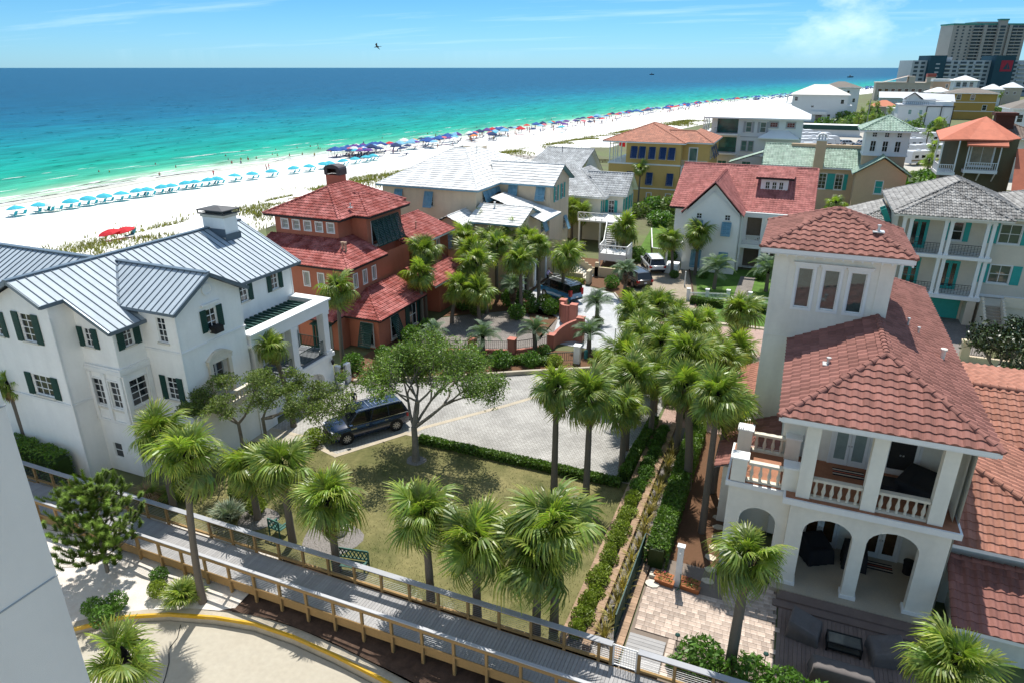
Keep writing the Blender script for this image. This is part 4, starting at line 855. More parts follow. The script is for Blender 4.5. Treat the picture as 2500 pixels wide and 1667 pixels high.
b = MB(); b.box(-37.65, 34.95, 11.2, -35.65, 35.01, 11.75); b.box(-35.66, 34.95, 10.8, -35.6, 36.35, 11.4); mk('flashing', b, M_seam, ch)
for x_, y_, z1_ in ((-29.86, 24.84, 9.8), (-32.56, 37.4, 9.0), (-35.2, 21.75, 9.8)):
    b = MB(); b.tube([(x_, y_, 0), (x_, y_, z1_)], 0.05, 6); A.part('downpipe', b, M_white)
# garage terrace with pergola
b = MB(); arch_wall(b, 'x', -29.8, 1, 30.0, 37.5, 0, 2.5, [(33.8, 2.6, 1.15, 0.85, 0.0)], thick=0.5); b.box(-32.59, 37.0, 0, -29.81, 37.5, 2.5); b.box(-32.59, 29.72, 0, -29.81, 30.0, 2.5)
A.part('garage_wall', b, M_Awall); b = MB(); b.box(-30.45, 31.1, 0.02, -30.38, 36.5, 2.1)
for k in range(4): b.box(-30.379, 31.15, 0.1 + k * 0.5, -30.36, 36.45, 0.52 + k * 0.5)
A.part('garage_door', b, M_white)
b = MB(); b.box(-32.59, 29.72, 2.5, -29.65, 37.65, 2.78); b.box(-32.59, 29.71, 5.95, -29.6, 30.9, 6.2); mks('terrace_slab', b, M_white, A.t)
b = MB(); b.box(-32.5, 29.8, 2.781, -29.75, 37.55, 2.8); A.part('terrace_floor', b, mat('slate_floor', (0.15, 0.16, 0.17), 0.6, 0.2, 2))
b = MB()
for y in (30.25, 33.7, 37.1):
    b.box(-30.28, y - 0.28, 2.8, -29.72, y + 0.28, 5.95); b.box(-30.34, y - 0.34, 5.7, -29.66, y + 0.34, 5.949); b.box(-30.34, y - 0.34, 2.8, -29.66, y + 0.34, 3.0)
mks('column', b, M_white, A.t)
b = MB(); b.box(-30.32, 29.8, 5.95, -29.68, 37.55, 6.72); b.box(-30.45, 29.7, 6.72, -29.55, 37.68, 6.84); b.box(-32.59, 37.05, 5.95, -30.32, 37.55, 6.72); b.box(-32.59, 36.9, 6.72, -30.45, 37.68, 6.84); mks('entablature', b, M_white, A.t)
for k in range(15):
    b = MB(); y = 30.8 + k * 0.42; b.box(-32.59, y, 6.4, -30.33, y + 0.16, 6.56); A.part('pergola_slat', b, M_teal)
b = MB(); b.box(-32.59, 30.6, 6.2, -32.4, 36.9, 6.34); b.box(-30.5, 30.6, 6.2, -30.33, 36.9, 6.34); mks('pergola_beam', b, M_teal, A.t)
b = MB(); rail(b, (-29.95, 30.55, 2.8), (-29.95, 33.4, 2.8), 1.0); rail(b, (-29.95, 34.0, 2.8), (-29.95, 36.8, 2.8), 1.0); rail(b, (-30.0, 37.3, 2.8), (-32.5, 37.3, 2.8), 1.0); A.part('railing', b, M_teal)
b = MB(); b.lathe([(0.02, 0), (0.1, 0.06), (0.13, 0.34), (0.03, 0.44)], (-29.6, 37.25, 1.85), 6); A.part('wall_lantern', b, M_black)
b = MB(); b.box(-29.9, 37.7, 0, -29.5, 38.0, 1.5); b.box(-30.9, 38.2, 0, -30.6, 38.3, 1.45); b.box(-29.5, 38.25, 0, -29.2, 38.75, 1.5); mks('gate_pier', b, M_white, A.t)
b = MB(); rail(b, (-29.4, 37.75, 0.02), (-29.35, 38.25, 0.02), 1.35, 5); A.part('gate', b, M_iron)
# ------------------------------------------------------------------ terracotta house
M_Bwall = mat('terracotta_stucco', (0.44, 0.155, 0.095), 0.9, 0.06, 0.6, bump=0.25, bscale=60, streak=0.10)
M_BtileT = mat('crimson_tile_courses', (0.30, 0.068, 0.054), 0.8, 0.16, 1.1, tint=True, col2=(0.47, 0.185, 0.165), fac=0.58, spec=0.2)
B = House('terracotta_house', 'terracotta stucco house with crimson tile roofs and dark green shutters', (-37, 51, 0))
B.block(-43.2, -36.4, 48.4, 58.0, 6.0, 9.85); B.block(-39.5, -34.8, 50.4, 56.2, 0, 9.85, skip='w')
B.block(-43.2, -33.4, 45.2, 55.0, 0, 6.65); B.block(-34.5, -30.5, 44.7, 52.0, 0, 2.75, skip='w'); B.block(-40.0, -32.9, 55.8, 62.0, 0, 6.4); B.block(-36, -30.3, 55.0, 60.0, 0, 3.0)
B.block(-37.5, -33.41, 43.4, 45.19, 0, 2.7)
for c in (-42.1, -40.86, -39.62, -38.38, -37.16): B.win('y', 48.4, -1, c, 8.62, 9.4, 0.66, 1, 2, fr=M_white, glass=mat('shaded_blind', (0.30, 0.31, 0.28), 0.3, 0.1), casing=0.1, sill=False)
for a in (('y', 45.2, -1, -37.7, 4.65, 5.85, 0.55), ('y', 45.2, -1, -36.2, 4.65, 5.85, 0.55), ('x', -33.4, 1, 47.5, 4.7, 5.85, 0.5), ('x', -33.4, 1, 48.9, 4.7, 5.85, 0.5), ('x', -33.4, 1, 46.1, 4.7, 5.85, 0.5), ('x', -32.9, 1, 57.2, 4.6, 5.7, 0.5), ('x', -32.9, 1, 59.8, 4.4, 5.9, 0.55)): B.win(*a, 1, 1, glass=mat('shaded_blind', (0.3, 0.31, 0.28)), casing=0.09, sill=False)
B.win('x', -34.8, 1, 53.3, 7.0, 9.2, 4.4, 4, 1, bahama=M_teal, casing=0.08); B.win('x', -34.8, 1, 53.3, 3.0, 5.1, 4.2, 4, 1, bahama=M_teal, casing=0.08)
B.win('x', -30.5, 1, 47.1, 0.35, 2.2, 1.0, 1, 2, bahama=M_teal, casing=0.1); B.win('y', 44.7, -1, -31.6, 0.35, 2.2, 1.05, 1, 2, bahama=M_teal, casing=0.1); B.win('x', -30.5, 1, 50.3, 0.3, 2.3, 1.3, 2, 2, shut=M_teal)
B.w.poly([(-43.2, 48.4, 6.0), (-43.2, 58, 6.0), (-36.4, 58, 6), (-36.4, 48.4, 6)])
B.done([M_Bwall])
FT = dict(s=((-43.9, 47.75, 9.9), (-35.7, 47.75, 9.9), (-39.3, 51.6, 11.95), (-39.5, 51.6, 11.95)), e=((-35.7, 47.75, 9.9), (-35.7, 58.7, 9.9), (-39.3, 54.8, 11.95), (-39.3, 51.6, 11.95)), w=((-43.9, 58.7, 9.9), (-43.9, 47.75, 9.9), (-39.5, 51.6, 11.95), (-39.5, 54.8, 11.95)), n=((-35.7, 58.7, 9.9), (-43.9, 58.7, 9.9), (-39.5, 54.8, 11.95), (-39.3, 54.8, 11.95)),
          bs=((-36.3, 49.85, 9.92), (-34.1, 49.85, 9.92), (-37.0, 52.9, 11.2), (-38.3, 52.9, 11.2)), be=((-34.1, 49.85, 9.92), (-34.1, 56.75, 9.92), (-37.0, 53.7, 11.2), (-37.0, 52.9, 11.2)), bn=((-34.1, 56.75, 9.92), (-36.3, 56.75, 9.92), (-38.3, 53.7, 11.2), (-37.0, 53.7, 11.2)))
br = roof_deck(FT.values(), 0.18, M_black, M_BtileT, B.t)
tiles(B, FT, [((-43.9, 47.75, 9.9), (-39.4, 51.6, 11.95)), ((-35.7, 47.75, 9.9), (-39.4, 51.6, 11.95)), ((-39.4, 51.6, 11.97), (-39.4, 54.8, 11.97)), ((-43.9, 58.7, 9.9), (-39.4, 54.8, 11.95)), ((-35.7, 58.7, 9.9), (-39.4, 54.8, 11.95)), ((-34.1, 49.85, 9.92), (-37.0, 52.9, 11.2)), ((-34.1, 56.75, 9.92), (-37.0, 53.7, 11.2)), ((-37.0, 52.9, 11.22), (-37.0, 53.7, 11.22)), ((-37.0, 53.3, 11.22), (-38.6, 53.3, 11.22))], M_BtileT, 0.30, 0.36, 0.055, br, 0.13)
vent_pipe(br, (-36.2, 50.2, 10.55), M_galv, 0.3, 0.05, 0.18)
FM = dict(s=((-43.8, 44.5, 6.65), (-32.8, 44.5, 6.65), (-36.4, 48.4, 8.1), (-43.8, 48.4, 8.1)), e=((-32.8, 44.5, 6.65), (-32.8, 50.4, 6.65), (-36.4, 50.4, 8.1), (-36.4, 48.4, 8.1)))
bm = roof_deck(FM.values(), 0.16, M_black, M_BtileT, B.t); tiles(B, FM, [((-32.8, 44.5, 6.65), (-36.4, 48.4, 8.1))], M_BtileT, 0.30, 0.36, 0.055, bm, 0.13)
b = MB()
for x in (-35.05, -34.75): b.lathe([(0.1, 7.2), (0.1, 8.15), (0.15, 8.15), (0.15, 8.3)], (x, 47.0, 0), 8)
mk('vent_pipe', b, mat('rusty_vent', (0.40, 0.27, 0.19), 0.7, 0.2, 6), bm)
FL = dict(s=((-34.3, 44.15, 2.8), (-29.9, 44.15, 2.8), (-33.2, 47.4, 4.2), (-33.39, 47.4, 4.2)), e=((-29.9, 44.15, 2.8), (-29.9, 52.0, 2.8), (-33.3, 52.0, 4.2), (-33.2, 47.4, 4.2)), l=((-38.0, 42.6, 2.75), (-33.5, 42.6, 2.75), (-34.2, 45.2, 3.8), (-38.0, 45.2, 3.8)), l2=((-33.5, 42.6, 2.75), (-33.5, 44.3, 2.75), (-34.2, 45.2, 3.8), (-34.2, 45.1, 3.8)))
bl = roof_deck(FL.values(), 0.14, M_black, M_BtileT, B.t); tiles(B, FL, [((-29.9, 44.15, 2.8), (-33.2, 47.4, 4.2)), ((-33.2, 47.4, 4.22), (-33.2, 52, 4.22)), ((-33.5, 42.6, 2.75), (-34.2, 45.2, 3.8))], M_BtileT, 0.30, 0.36, 0.055, bl, 0.12)
FW = dict(e=((-32.3, 55.0, 6.45), (-32.3, 62.6, 6.45), (-36.6, 62.6, 8.0), (-36.6, 56.6, 8.0)), s=((-34.2, 55.0, 6.45), (-32.3, 55.0, 6.45), (-36.6, 56.6, 8.0), (-36.8, 56.6, 8.0)))
bw = roof_deck(FW.values(), 0.16, M_white, M_BtileT, B.t); tiles(B, FW, [((-32.3, 55.0, 6.45), (-36.6, 56.6, 8.0)), ((-36.6, 56.6, 8.02), (-36.6, 62.6, 8.02))], M_BtileT, 0.30, 0.36, 0.055, bw, 0.12); vent_pipe(bw, (-34.4, 58.2, 7.2), mat('rusty_vent', (0.4, 0.27, 0.19)), 0.6, 0.06)
FX = dict(e=((-29.9, 53.5, 3.05), (-29.9, 60.5, 3.05), (-33.0, 60.5, 4.4), (-33.0, 53.5, 4.4))); bx = roof_deck(FX.values(), 0.16, M_white, M_BtileT, B.t); tiles(B, FX, [((-33, 53.5, 4.42), (-33, 60.5, 4.42))], M_BtileT, 0.30, 0.36, 0.055, bx, 0.12)
b = MB(); b.box(-41.9, 54.6, 11.0, -40.3, 55.6, 12.5)
ch = B.part('chimney', b, M_Bwall); b = MB()
for s in range(2):
    pts = [(-41.98 if k in (0, 9) else 0, 0) for k in range(1)]
rows = []
for y in (54.5, 55.7): rows.append([(-41.1 + 0.88 * cos(t), y, 12.5 + 0.55 + 0.42 * sin(t)) for t in [pi * k / 8 for k in range(9)]])
b.grid([[(-40.22, y, 12.5) for y in (54.5, 55.7)], [(rows[0][0]), (rows[1][0])]]); b.grid([[(-41.98, 54.5, 12.5), (-41.98, 55.7, 12.5)], [rows[0][8], rows[1][8]]]); b.grid(rows); b.poly([(-40.22, 55.7, 12.5)] + rows[1] + [(-41.98, 55.7, 12.5)])
for r_, y in ((rows[0], 54.5),): b.poly([(-40.22, y, 12.5), (-40.6, y, 12.5), (-40.6, y, 13.1), r_[0]]); b.poly([(-41.98, y, 12.5), (-41.6, y, 12.5), (-41.6, y, 13.1), r_[8]]); b.poly(r_ + [(-41.6, y, 13.1), (-40.6, y, 13.1)])
mk('chimney_cap', b, mat('dark_metal_cap', (0.055, 0.045, 0.045), 0.45, 0.1), ch)
b = MB(); b.box(-35.6, 43.0, 0, -35.45, 43.4, 2.3); b.box(-34.0, 42.5, 0, -33.85, 42.65, 2.3); b.box(-35.5, 42.5, 0, -35.35, 42.65, 2.3)
for k in range(6): b.box(-35.7, 42.4 + k * 0.2, 2.3 + k * 0.04, -33.7, 42.55 + k * 0.2, 2.36 + k * 0.04)
B.part('entry_canopy', b, M_teal)
b = MB(); b.box(-35.4, 43.34, 0.02, -34.2, 43.398, 2.15); B.part('door', b, mat('grey_door', (0.25, 0.27, 0.27), 0.5, 0.1))
b = MB(); rail(b, (-43.6, 47.6, 7.7), (-43.6, 50.2, 7.9), 0.9); B.part('railing', b, M_iron)
# ------------------------------------------------------------------ cream house with the white roof
M_Cwall = mat('cream_stucco', (0.66, 0.54, 0.385), 0.9, 0.05, 0.5, bump=0.2, bscale=60, streak=0.08)
M_Ctile = mat('white_flat_tile', (0.66, 0.655, 0.63), 0.6, 0.05, 1.0, tint=True)
Ch = House('cream_house', 'cream stucco house with large white flat tile roof and pale blue shutters', (-34, 72, 0))
Ch.block(-44.3, -32.4, 67.9, 90, 0, 9.6); Ch.block(-33.5, -26.0, 74.1, 81.0, 0, 9.6, skip='w'); Ch.block(-35.3, -32.0, 63.7, 68, 0, 6.5); Ch.block(-31.9, -26.3, 65.4, 74.0, 0, 6.8); Ch.block(-30, -24.9, 62.8, 70.8, 0, 4.2)
Ch.win('y', 67.9, -1, -38.2, 7.4, 9.0, 0.9, 2, 3, bahama=M_bluesh); Ch.win('y', 67.9, -1, -42.1, 7.6, 9.05, 0.85, 2, 3, bahama=M_bluesh)
for k in range(6): Ch.win('x', -32.4, 1, 70.1 + k * 1.15, 7.95, 9.05, 0.85, 2, 2, bahama=M_bluesh)
for c in (-30.5, -27.1): Ch.win('y', 74.1, -1, c, 7.85, 9.35, 0.95, 2, 3, bahama=M_bluesh)
for c in (76.2, 78.6): Ch.win('x', -26.0, 1, c, 7.5, 9.2, 0.8, 2, 3, shut=M_turq)
Ch.win('x', -26.0, 1, 79.6, 3.6, 5.1, 0.8, 2, 3, bahama=M_bluesh); Ch.win('y', 63.7, -1, -33.8, 4.1, 5.7, 1.2, 3, 3, shut=None, bahama=M_bluesh); Ch.win('x', -26.3, 1, 72.6, 4.7, 6.0, 1.1, 2, 3, bahama=M_bluesh)
Ch.hole('x', -24.9, 63.2, 66.0, 0.02, 2.7, 0.5); Ch.hole('x', -24.9, 66.9, 69.7, 0.02, 2.7, 0.5)
Ch.gable('x', -26.0, 1, 74.1, 81.0, 9.6, 11.35); Ch.gable('y', 63.7, -1, -35.3, -32.0, 6.5, 7.4); Ch.gable('x', -26.3, 1, 65.4, 71.8, 6.8, 8.0)
Ch.done([M_Cwall])
b = MB(); b.box(-25.5, 63.15, 0.0, -25.42, 69.8, 2.75); Ch.part('garage_shade_panel', b, M_dark)  # dark panel behind the openings, painted for the shade inside the garage
b = MB()
for y in (63.0, 66.45, 69.9): b.box(-24.899, y - 0.22, 0, -24.8, y + 0.22, 2.9)
b.box(-24.899, 62.78, 2.72, -24.79, 70.12, 2.95); mks('garage_trim', b, M_white, Ch.t)
FC = dict(s=((-44.9, 67.45, 9.6), (-31.95, 67.45, 9.6), (-38.3, 77.6, 12.85), (-39.8, 77.6, 12.85)), e=((-31.95, 67.45, 9.6), (-31.95, 90, 9.6), (-38.3, 80, 12.85), (-38.3, 77.6, 12.85)), w=((-44.9, 90, 9.6), (-44.9, 67.45, 9.6), (-39.8, 77.6, 12.85), (-39.8, 80, 12.85)),
          ws=((-32.6, 73.6, 9.6), (-25.4, 73.6, 9.6), (-25.4, 77.4, 11.5), (-34.8, 77.4, 11.5)), wn=((-25.4, 81.3, 9.6), (-33, 81.3, 9.6), (-34.8, 77.4, 11.5), (-25.4, 77.4, 11.5)))
cr = roof_deck(FC.values(), 0.16, M_bluesh, M_Ctile, Ch.t); tiles(Ch, FC, [((-31.95, 67.45, 9.6), (-38.3, 77.6, 12.85)), ((-44.9, 67.45, 9.6), (-39.8, 77.6, 12.85)), ((-39.8, 77.6, 12.86), (-38.3, 77.6, 12.86)), ((-34.8, 77.4, 11.52), (-25.4, 77.4, 11.52))], M_Ctile, 0.6, 0.52, 0.012, cr, 0.09, lift=0.07)
vent_pipe(cr, (-37.2, 78.5, 12.5), M_galv, 0.5, 0.05)
FD = dict(a=((-32.2, 64.9, 6.75), (-25.9, 64.9, 6.75), (-25.9, 68.5, 8.05), (-32.2, 68.5, 8.05)), b=((-25.9, 72.0, 6.75), (-32.2, 72.0, 6.75), (-32.2, 68.5, 8.05), (-25.9, 68.5, 8.05)), c=((-24.5, 68.0, 6.7), (-24.5, 73.8, 6.7), (-32.2, 73.8, 8.6), (-31.5, 69.8, 8.55)), g1=((-35.9, 70, 6.45), (-35.9, 63.3, 6.45), (-33.65, 63.3, 7.5), (-33.65, 70, 7.5)), g2=((-31.4, 63.3, 6.45), (-31.4, 70, 6.45), (-33.65, 70, 7.5), (-33.65, 63.3, 7.5)))
cd = roof_deck(FD.values(), 0.12, M_bluesh, M_Ctile, Ch.t); tiles(Ch, FD, [((-33.65, 63.3, 7.52), (-33.65, 70, 7.52)), ((-32.2, 68.5, 8.07), (-25.9, 68.5, 8.07))], M_Ctile, 0.6, 0.5, 0.012, cd, 0.08, lift=0.06); vent_pipe(cd, (-30.2, 68.0, 7.95), M_white, 0.45, 0.09)
# stone stair up to the cream house
st = thing('stone_stair', 'curved cream stone stair with blue iron handrails between planters', 'staircase', (-20.5, 72, 0))
for k in range(13):
    b = MB(); t = k / 12.0; b.box(-20.4 - 0.31 * k, 70.3, 0.0, -20.0 - 0.31 * k, 72.6, 0.17 * (k + 1)); mk('step', b, M_stone, st)
b = MB(); b.box(-25.9, 70.3, 0, -24.02, 74.2, 2.25)
mk('landing', b, M_Cwall, st); b = MB(); b.box(-24.0, 70.05, 0, -20.6, 70.28, 0.9); b.box(-19.95, 69.2, 0, -19.55, 70.28, 1.5); b.box(-19.95, 72.62, 0, -19.55, 73.0, 1.6); b.box(-19.95, 72.62, 0, -15.9, 72.85, 1.1)
for k in range(10): b.box(-20.0 - k * 0.4, 72.62, 0, -20.4 - k * 0.4, 72.8, 1.0 + 0.25 * k)
b.box(-25.9, 74.2, 2.25, -23.9, 74.4, 3.4); mks('parapet', b, mat('buff_stucco', (0.60, 0.50, 0.34), 0.9, 0.06, 1), st)
b = MB()
for y in (70.2, 72.7):
    b.beam((-20.3, y, 1.0), (-24.0, y, 3.1), 0.05, 0.05)
    for k in range(14): x = -20.4 - k * 0.27; b.beam((x, y, 0.2 + (k * 0.155)), (x, y, 1.05 + k * 0.152), 0.025, 0.025)
mk('handrail', b, mat('weathered_blue_iron', (0.17, 0.30, 0.33), 0.6, 0.1), st)
# ------------------------------------------------------------------ pale house with the grey tile roof
M_Dwall = mat('ivory_stucco', (0.66, 0.62, 0.51), 0.9, 0.04, 0.6, bump=0.2)
M_Dtile = mat('grey_barrel_tile', (0.30, 0.31, 0.31), 0.6, 0.14, 1.0, tint=True, col2=(0.42, 0.43, 0.43))
D = House('grey_tile_house', 'ivory house with steep grey tile gable roof behind the white wooden stair', (-25, 96, 0))
D.block(-36, -24.2, 89.5, 104, 0, 6.0); D.block(-26, -21.6, 91.4, 97.2, 0, 6.05, skip='w'); D.gable('x', -21.6, 1, 91.4, 97.2, 6.05, 8.35); D.gable('x', -29.5, 1, 96, 109, 6.0, 10.3)
for c in (92.4, 94.2, 95.9): D.win('x', -21.6, 1, c, 3.6, 5.4, 0.8, 2, 3, shut=M_turq)
D.win('y', 91.4, -1, -23.2, 3.4, 5.2, 0.8, 2, 3, shut=M_turq); D.win('x', -24.2, 1, 90.4, 3.4, 5.3, 0.7, 2, 3, shut=M_turq)
D.done([M_Dwall])
FDm = dict(s=((-38.5, 89.0, 5.9), (-23.4, 89.0, 5.9), (-29.0, 96.0, 8.6), (-37.5, 96.0, 8.6)), s2=((-37.5, 96.0, 8.6), (-29.0, 96.0, 8.6), (-29.0, 102.4, 10.6), (-36.5, 102.4, 10.6)), e=((-23.4, 89.0, 5.9), (-23.4, 100, 5.9), (-29.0, 100, 8.6), (-29.0, 96.0, 8.6)), n=((-29, 109, 6.0), (-37, 109, 6.0), (-36.5, 102.4, 10.6), (-29, 102.4, 10.6)), ws=((-25.0, 91.0, 6.05), (-21.0, 91.0, 6.05), (-21.0, 94.3, 8.5), (-27.5, 94.3, 8.5)), wn=((-21.0, 97.6, 6.05), (-25.0, 97.6, 6.05), (-27.5, 94.3, 8.5), (-21.0, 94.3, 8.5)))
dr = roof_deck(FDm.values(), 0.2, M_white, M_Dtile, D.t); tiles(D, FDm, [((-29.0, 102.4, 10.62), (-36.5, 102.4, 10.62)), ((-27.5, 94.3, 8.52), (-21, 94.3, 8.52)), ((-23.4, 89, 5.9), (-29, 96, 8.6))], M_Dtile, 0.36, 0.42, 0.07, dr, 0.12)
vent_pipe(dr, (-33.6, 101, 10.1), mat('dark_vent', (0.08, 0.08, 0.085), 0.6), 0.8, 0.05)
ws = thing('wooden_stair', 'white painted wooden stair with cross lattice railings and landing', 'staircase', (-20, 79, 0))
b = MB(); b.box(-20.6, 76.4, 1.55, -17.2, 79.0, 1.75); b.box(-20.6, 76.4, 0.9, -17.2, 76.5, 1.55); b.box(-17.3, 76.4, 0.9, -17.2, 79.0, 1.55)
for x, y in ((-20.5, 76.5), (-17.3, 76.5), (-17.3, 78.9), (-20.5, 78.9)): b.box(x - 0.09, y - 0.09, 0, x + 0.09, y + 0.09, 2.75)
mk('landing', b, M_white, ws)
for k in range(13): b = MB(); t = k / 12.0; b.box(-22.0 + 1.2 * (1 - t), 79.0 + 0.5 * k, 1.6 + 0.155 * k, -20.4 + 1.2 * (1 - t), 79.55 + 0.5 * k, 1.66 + 0.155 * k); mk('step', b, mat('grey_tread', (0.4, 0.4, 0.4), 0.8), ws)
def lattice(mb, a, b_, h, n):
    a, b_ = Vector(a), Vector(b_); u = Vector((0, 0, 1)); mb.beam(a + u * h, b_ + u * h, 0.1, 0.08); mb.beam(a + u * 0.12, b_ + u * 0.12, 0.06, 0.06)
    for i in range(n):
        p, q = a + (b_ - a) * (i / n), a + (b_ - a) * ((i + 1) / n); mb.beam(p, p + u * h, 0.07, 0.07, up=(0, 1, 0)); mb.beam(p + u * 0.12, q + u * h, 0.04, 0.04); mb.beam(q + u * 0.12, p + u * h, 0.04, 0.04)
    mb.beam(b_, b_ + u * h, 0.09, 0.09, up=(0, 1, 0))
b = MB(); lattice(b, (-20.5, 76.48, 1.75), (-17.25, 76.48, 1.75), 0.95, 4); lattice(b, (-17.28, 76.5, 1.75), (-17.28, 78.9, 1.75), 0.95, 3); lattice(b, (-20.55, 76.5, 1.75), (-20.75, 79.0, 1.7), 0.95, 3)
lattice(b, (-20.75, 79.0, 1.7), (-21.95, 85.2, 3.6), 0.95, 8); lattice(b, (-19.3, 79.0, 1.7), (-20.5, 85.2, 3.6), 0.95, 8); mk('railing', b, M_white, ws)
b = MB(); b.box(-26, 85.2, 3.4, -20.2, 91.3, 3.6)
for x in (-25.8, -23, -20.4): b.box(x - 0.1, 85.3, 0, x + 0.1, 85.5, 3.4)
lattice(b, (-26, 85.3, 3.6), (-22, 85.3, 3.6), 0.95, 5); mk('porch_deck', b, M_white, ws)
# ------------------------------------------------------------------ white cottage with the red gable roof
M_Gwall = mat('white_board_stucco', (0.84, 0.835, 0.80), 0.9, 0.03, 0.6)
M_Gtile = mat('rose_red_tile_courses', (0.335, 0.115, 0.10), 0.85, 0.14, 1.2, tint=True, col2=(0.40, 0.16, 0.14), spec=0.2)
G = House('red_roof_cottage', 'white cottage with rose red tile roof, front gable and dormer', (-6, 86, 0))
G.block(-13.2, 1.4, 83.0, 99.0, 0, 6.9); G.face('y', 79.3, -1, -11.4, -5.5, 0, 6.85); G.face('x', -5.5, 1, 79.3, 83, 0, 6.85); G.face('x', -11.4, -1, 79.3, 83, 0, 6.85)
G.gable('y', 79.3, -1, -11.4, -5.5, 6.85, 10.0); G.gable('x', 1.4, 1, 83, 99, 6.9, 10.6); G.gable('x', -13.2, -1, 83, 99, 6.9, 10.6)
G.win('y', 79.3, -1, -6.8, 6.1, 6.72, 0.6, 2, 2); G.win('y', 79.3, -1, -9.9, 6.1, 6.72, 0.6, 2, 2); G.win('y', 79.3, -1, -9.8, 0.6, 2.45, 0.95, 2, 3, bahama=M_bluesh); G.win('y', 79.3, -1, -6.8, 4.45, 5.85, 0.85, 2, 3, bahama=M_bluesh); G.win('y', 79.3, -1, -9.9, 4.45, 5.85, 0.85, 2, 3, bahama=M_bluesh); G.win('y', 79.3, -1, -6.8, 0.8, 2.4, 0.85, 2, 3, bahama=M_bluesh)
G.hole('y', 83.0, -4.9, -3.3, 3.3, 6.0, 0.8); G.hole('y', 83.0, -4.9, -3.2, 0.05, 2.7, 0.8); G.hole('y', 83.0, -2.4, 0.6, 3.3, 6.0, 0.8); G.hole('y', 83.0, -2.4, 0.6, 0.05, 2.7, 0.8)
G.done([M_Gwall])
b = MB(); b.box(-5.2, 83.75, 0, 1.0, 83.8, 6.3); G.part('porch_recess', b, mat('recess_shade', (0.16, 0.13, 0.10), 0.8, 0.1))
b = MB(); b.box(-5.45, 81.2, 3.0, 1.4, 83.0, 3.2)
for x in (-5.3, -3.0, -0.8, 1.2): b.box(x - 0.11, 81.25, 0, x + 0.11, 81.47, 6.8)
b.box(-5.45, 81.2, 6.3, 1.4, 81.5, 6.85); b.box(-5.45, 81.2, 2.75, 1.4, 81.5, 2.99); G.part('porch', b, M_white)
b = MB()
for x0, x1 in ((-5.2, -3.1), (-2.9, -0.9), (-0.7, 1.1)):
    for k in range(5): t = k * 0.1; b.beam((x0 + 0.05 + t * 1.4, 81.36, 3.3 + t), (x1 - 0.05 - t * 1.4, 81.36, 3.3 + t), 0.05, 0.05); b.beam((x0 + 0.05 + t * 1.4, 81.36, 4.2 - t), (x1 - 0.05 - t * 1.4, 81.36, 4.2 - t), 0.05, 0.05); b.beam((x0 + 0.05 + t * 2, 81.36, 3.3 + t), (x0 + 0.05 + t * 2, 81.36, 4.2 - t), 0.05, 0.05); b.beam((x1 - 0.05 - t * 2, 81.36, 3.3 + t), (x1 - 0.05 - t * 2, 81.36, 4.2 - t), 0.05, 0.05)
G.part('railing', b, M_white)
b = MB(); b.box(-12.9, 77.0, 0, -11.5, 79.2, 0.9); b.box(-12.9, 77.0, 0.9, -12.7, 77.2, 3.2); b.box(-12.95, 76.9, 3.2, -11.42, 79.3, 3.35); G.part('side_porch', b, M_Gwall)
FG = dict(s=((-13.8, 82.3, 6.7), (1.95, 82.3, 6.7), (1.95, 91, 10.7), (-13.8, 91, 10.7)), n=((1.95, 99.7, 6.7), (-13.8, 99.7, 6.7), (-13.8, 91, 10.7), (1.95, 91, 10.7)), ge=((-5.1, 78.9, 6.75), (-5.1, 83.2, 6.75), (-8.45, 90.0, 10.25), (-8.45, 78.9, 10.25)), gw=((-11.8, 83.2, 6.75), (-11.8, 78.9, 6.75), (-8.45, 78.9, 10.25), (-8.45, 90.0, 10.25)), d=((-4.7, 86.0, 10.1), (-0.5, 86.0, 10.1), (-0.5, 89.6, 10.95), (-4.7, 89.6, 10.95)))
gr = roof_deck(FG.values(), 0.2, M_black, M_Gtile, G.t); tiles(G, FG, [((-13.8, 91, 10.72), (1.95, 91, 10.72)), ((-8.45, 78.9, 10.27), (-8.45, 90, 10.27)), ((-5.1, 78.9, 6.75), (-8.45, 78.9, 10.27)), ((-11.8, 78.9, 6.75), (-8.45, 78.9, 10.27)), ((1.95, 82.3, 6.7), (1.95, 91, 10.72))], M_Gtile, 0.34, 0.42, 0.055, gr, 0.13)
b = MB(); b.box(-4.1, 86.5, 8.0, -1.1, 90, 10.1); dm = mk('dormer', b, M_white, gr)
for c in (-3.35, -2.6, -1.85): G.win('y', 86.498, -1, c, 8.75, 9.6, 0.5, 2, 2, sill=False)
b = MB()   # curved bargeboard in the gable
for k in range(12):
    t0, t1 = k / 12, (k + 1) / 12; f = lambda t: (-11.4 + 5.9 * t, 79.2, 6.9 + 3.1 * (1 - abs(2 * t - 1)) - 0.35 - 0.35 * sin(pi * t))
    b.beam(f(t0), f(t1), 0.1, 0.14)
b.beam((-8.45, 79.2, 9.0), (-8.45, 79.2, 9.9), 0.1, 0.1); G.part('bargeboard', b, M_white)
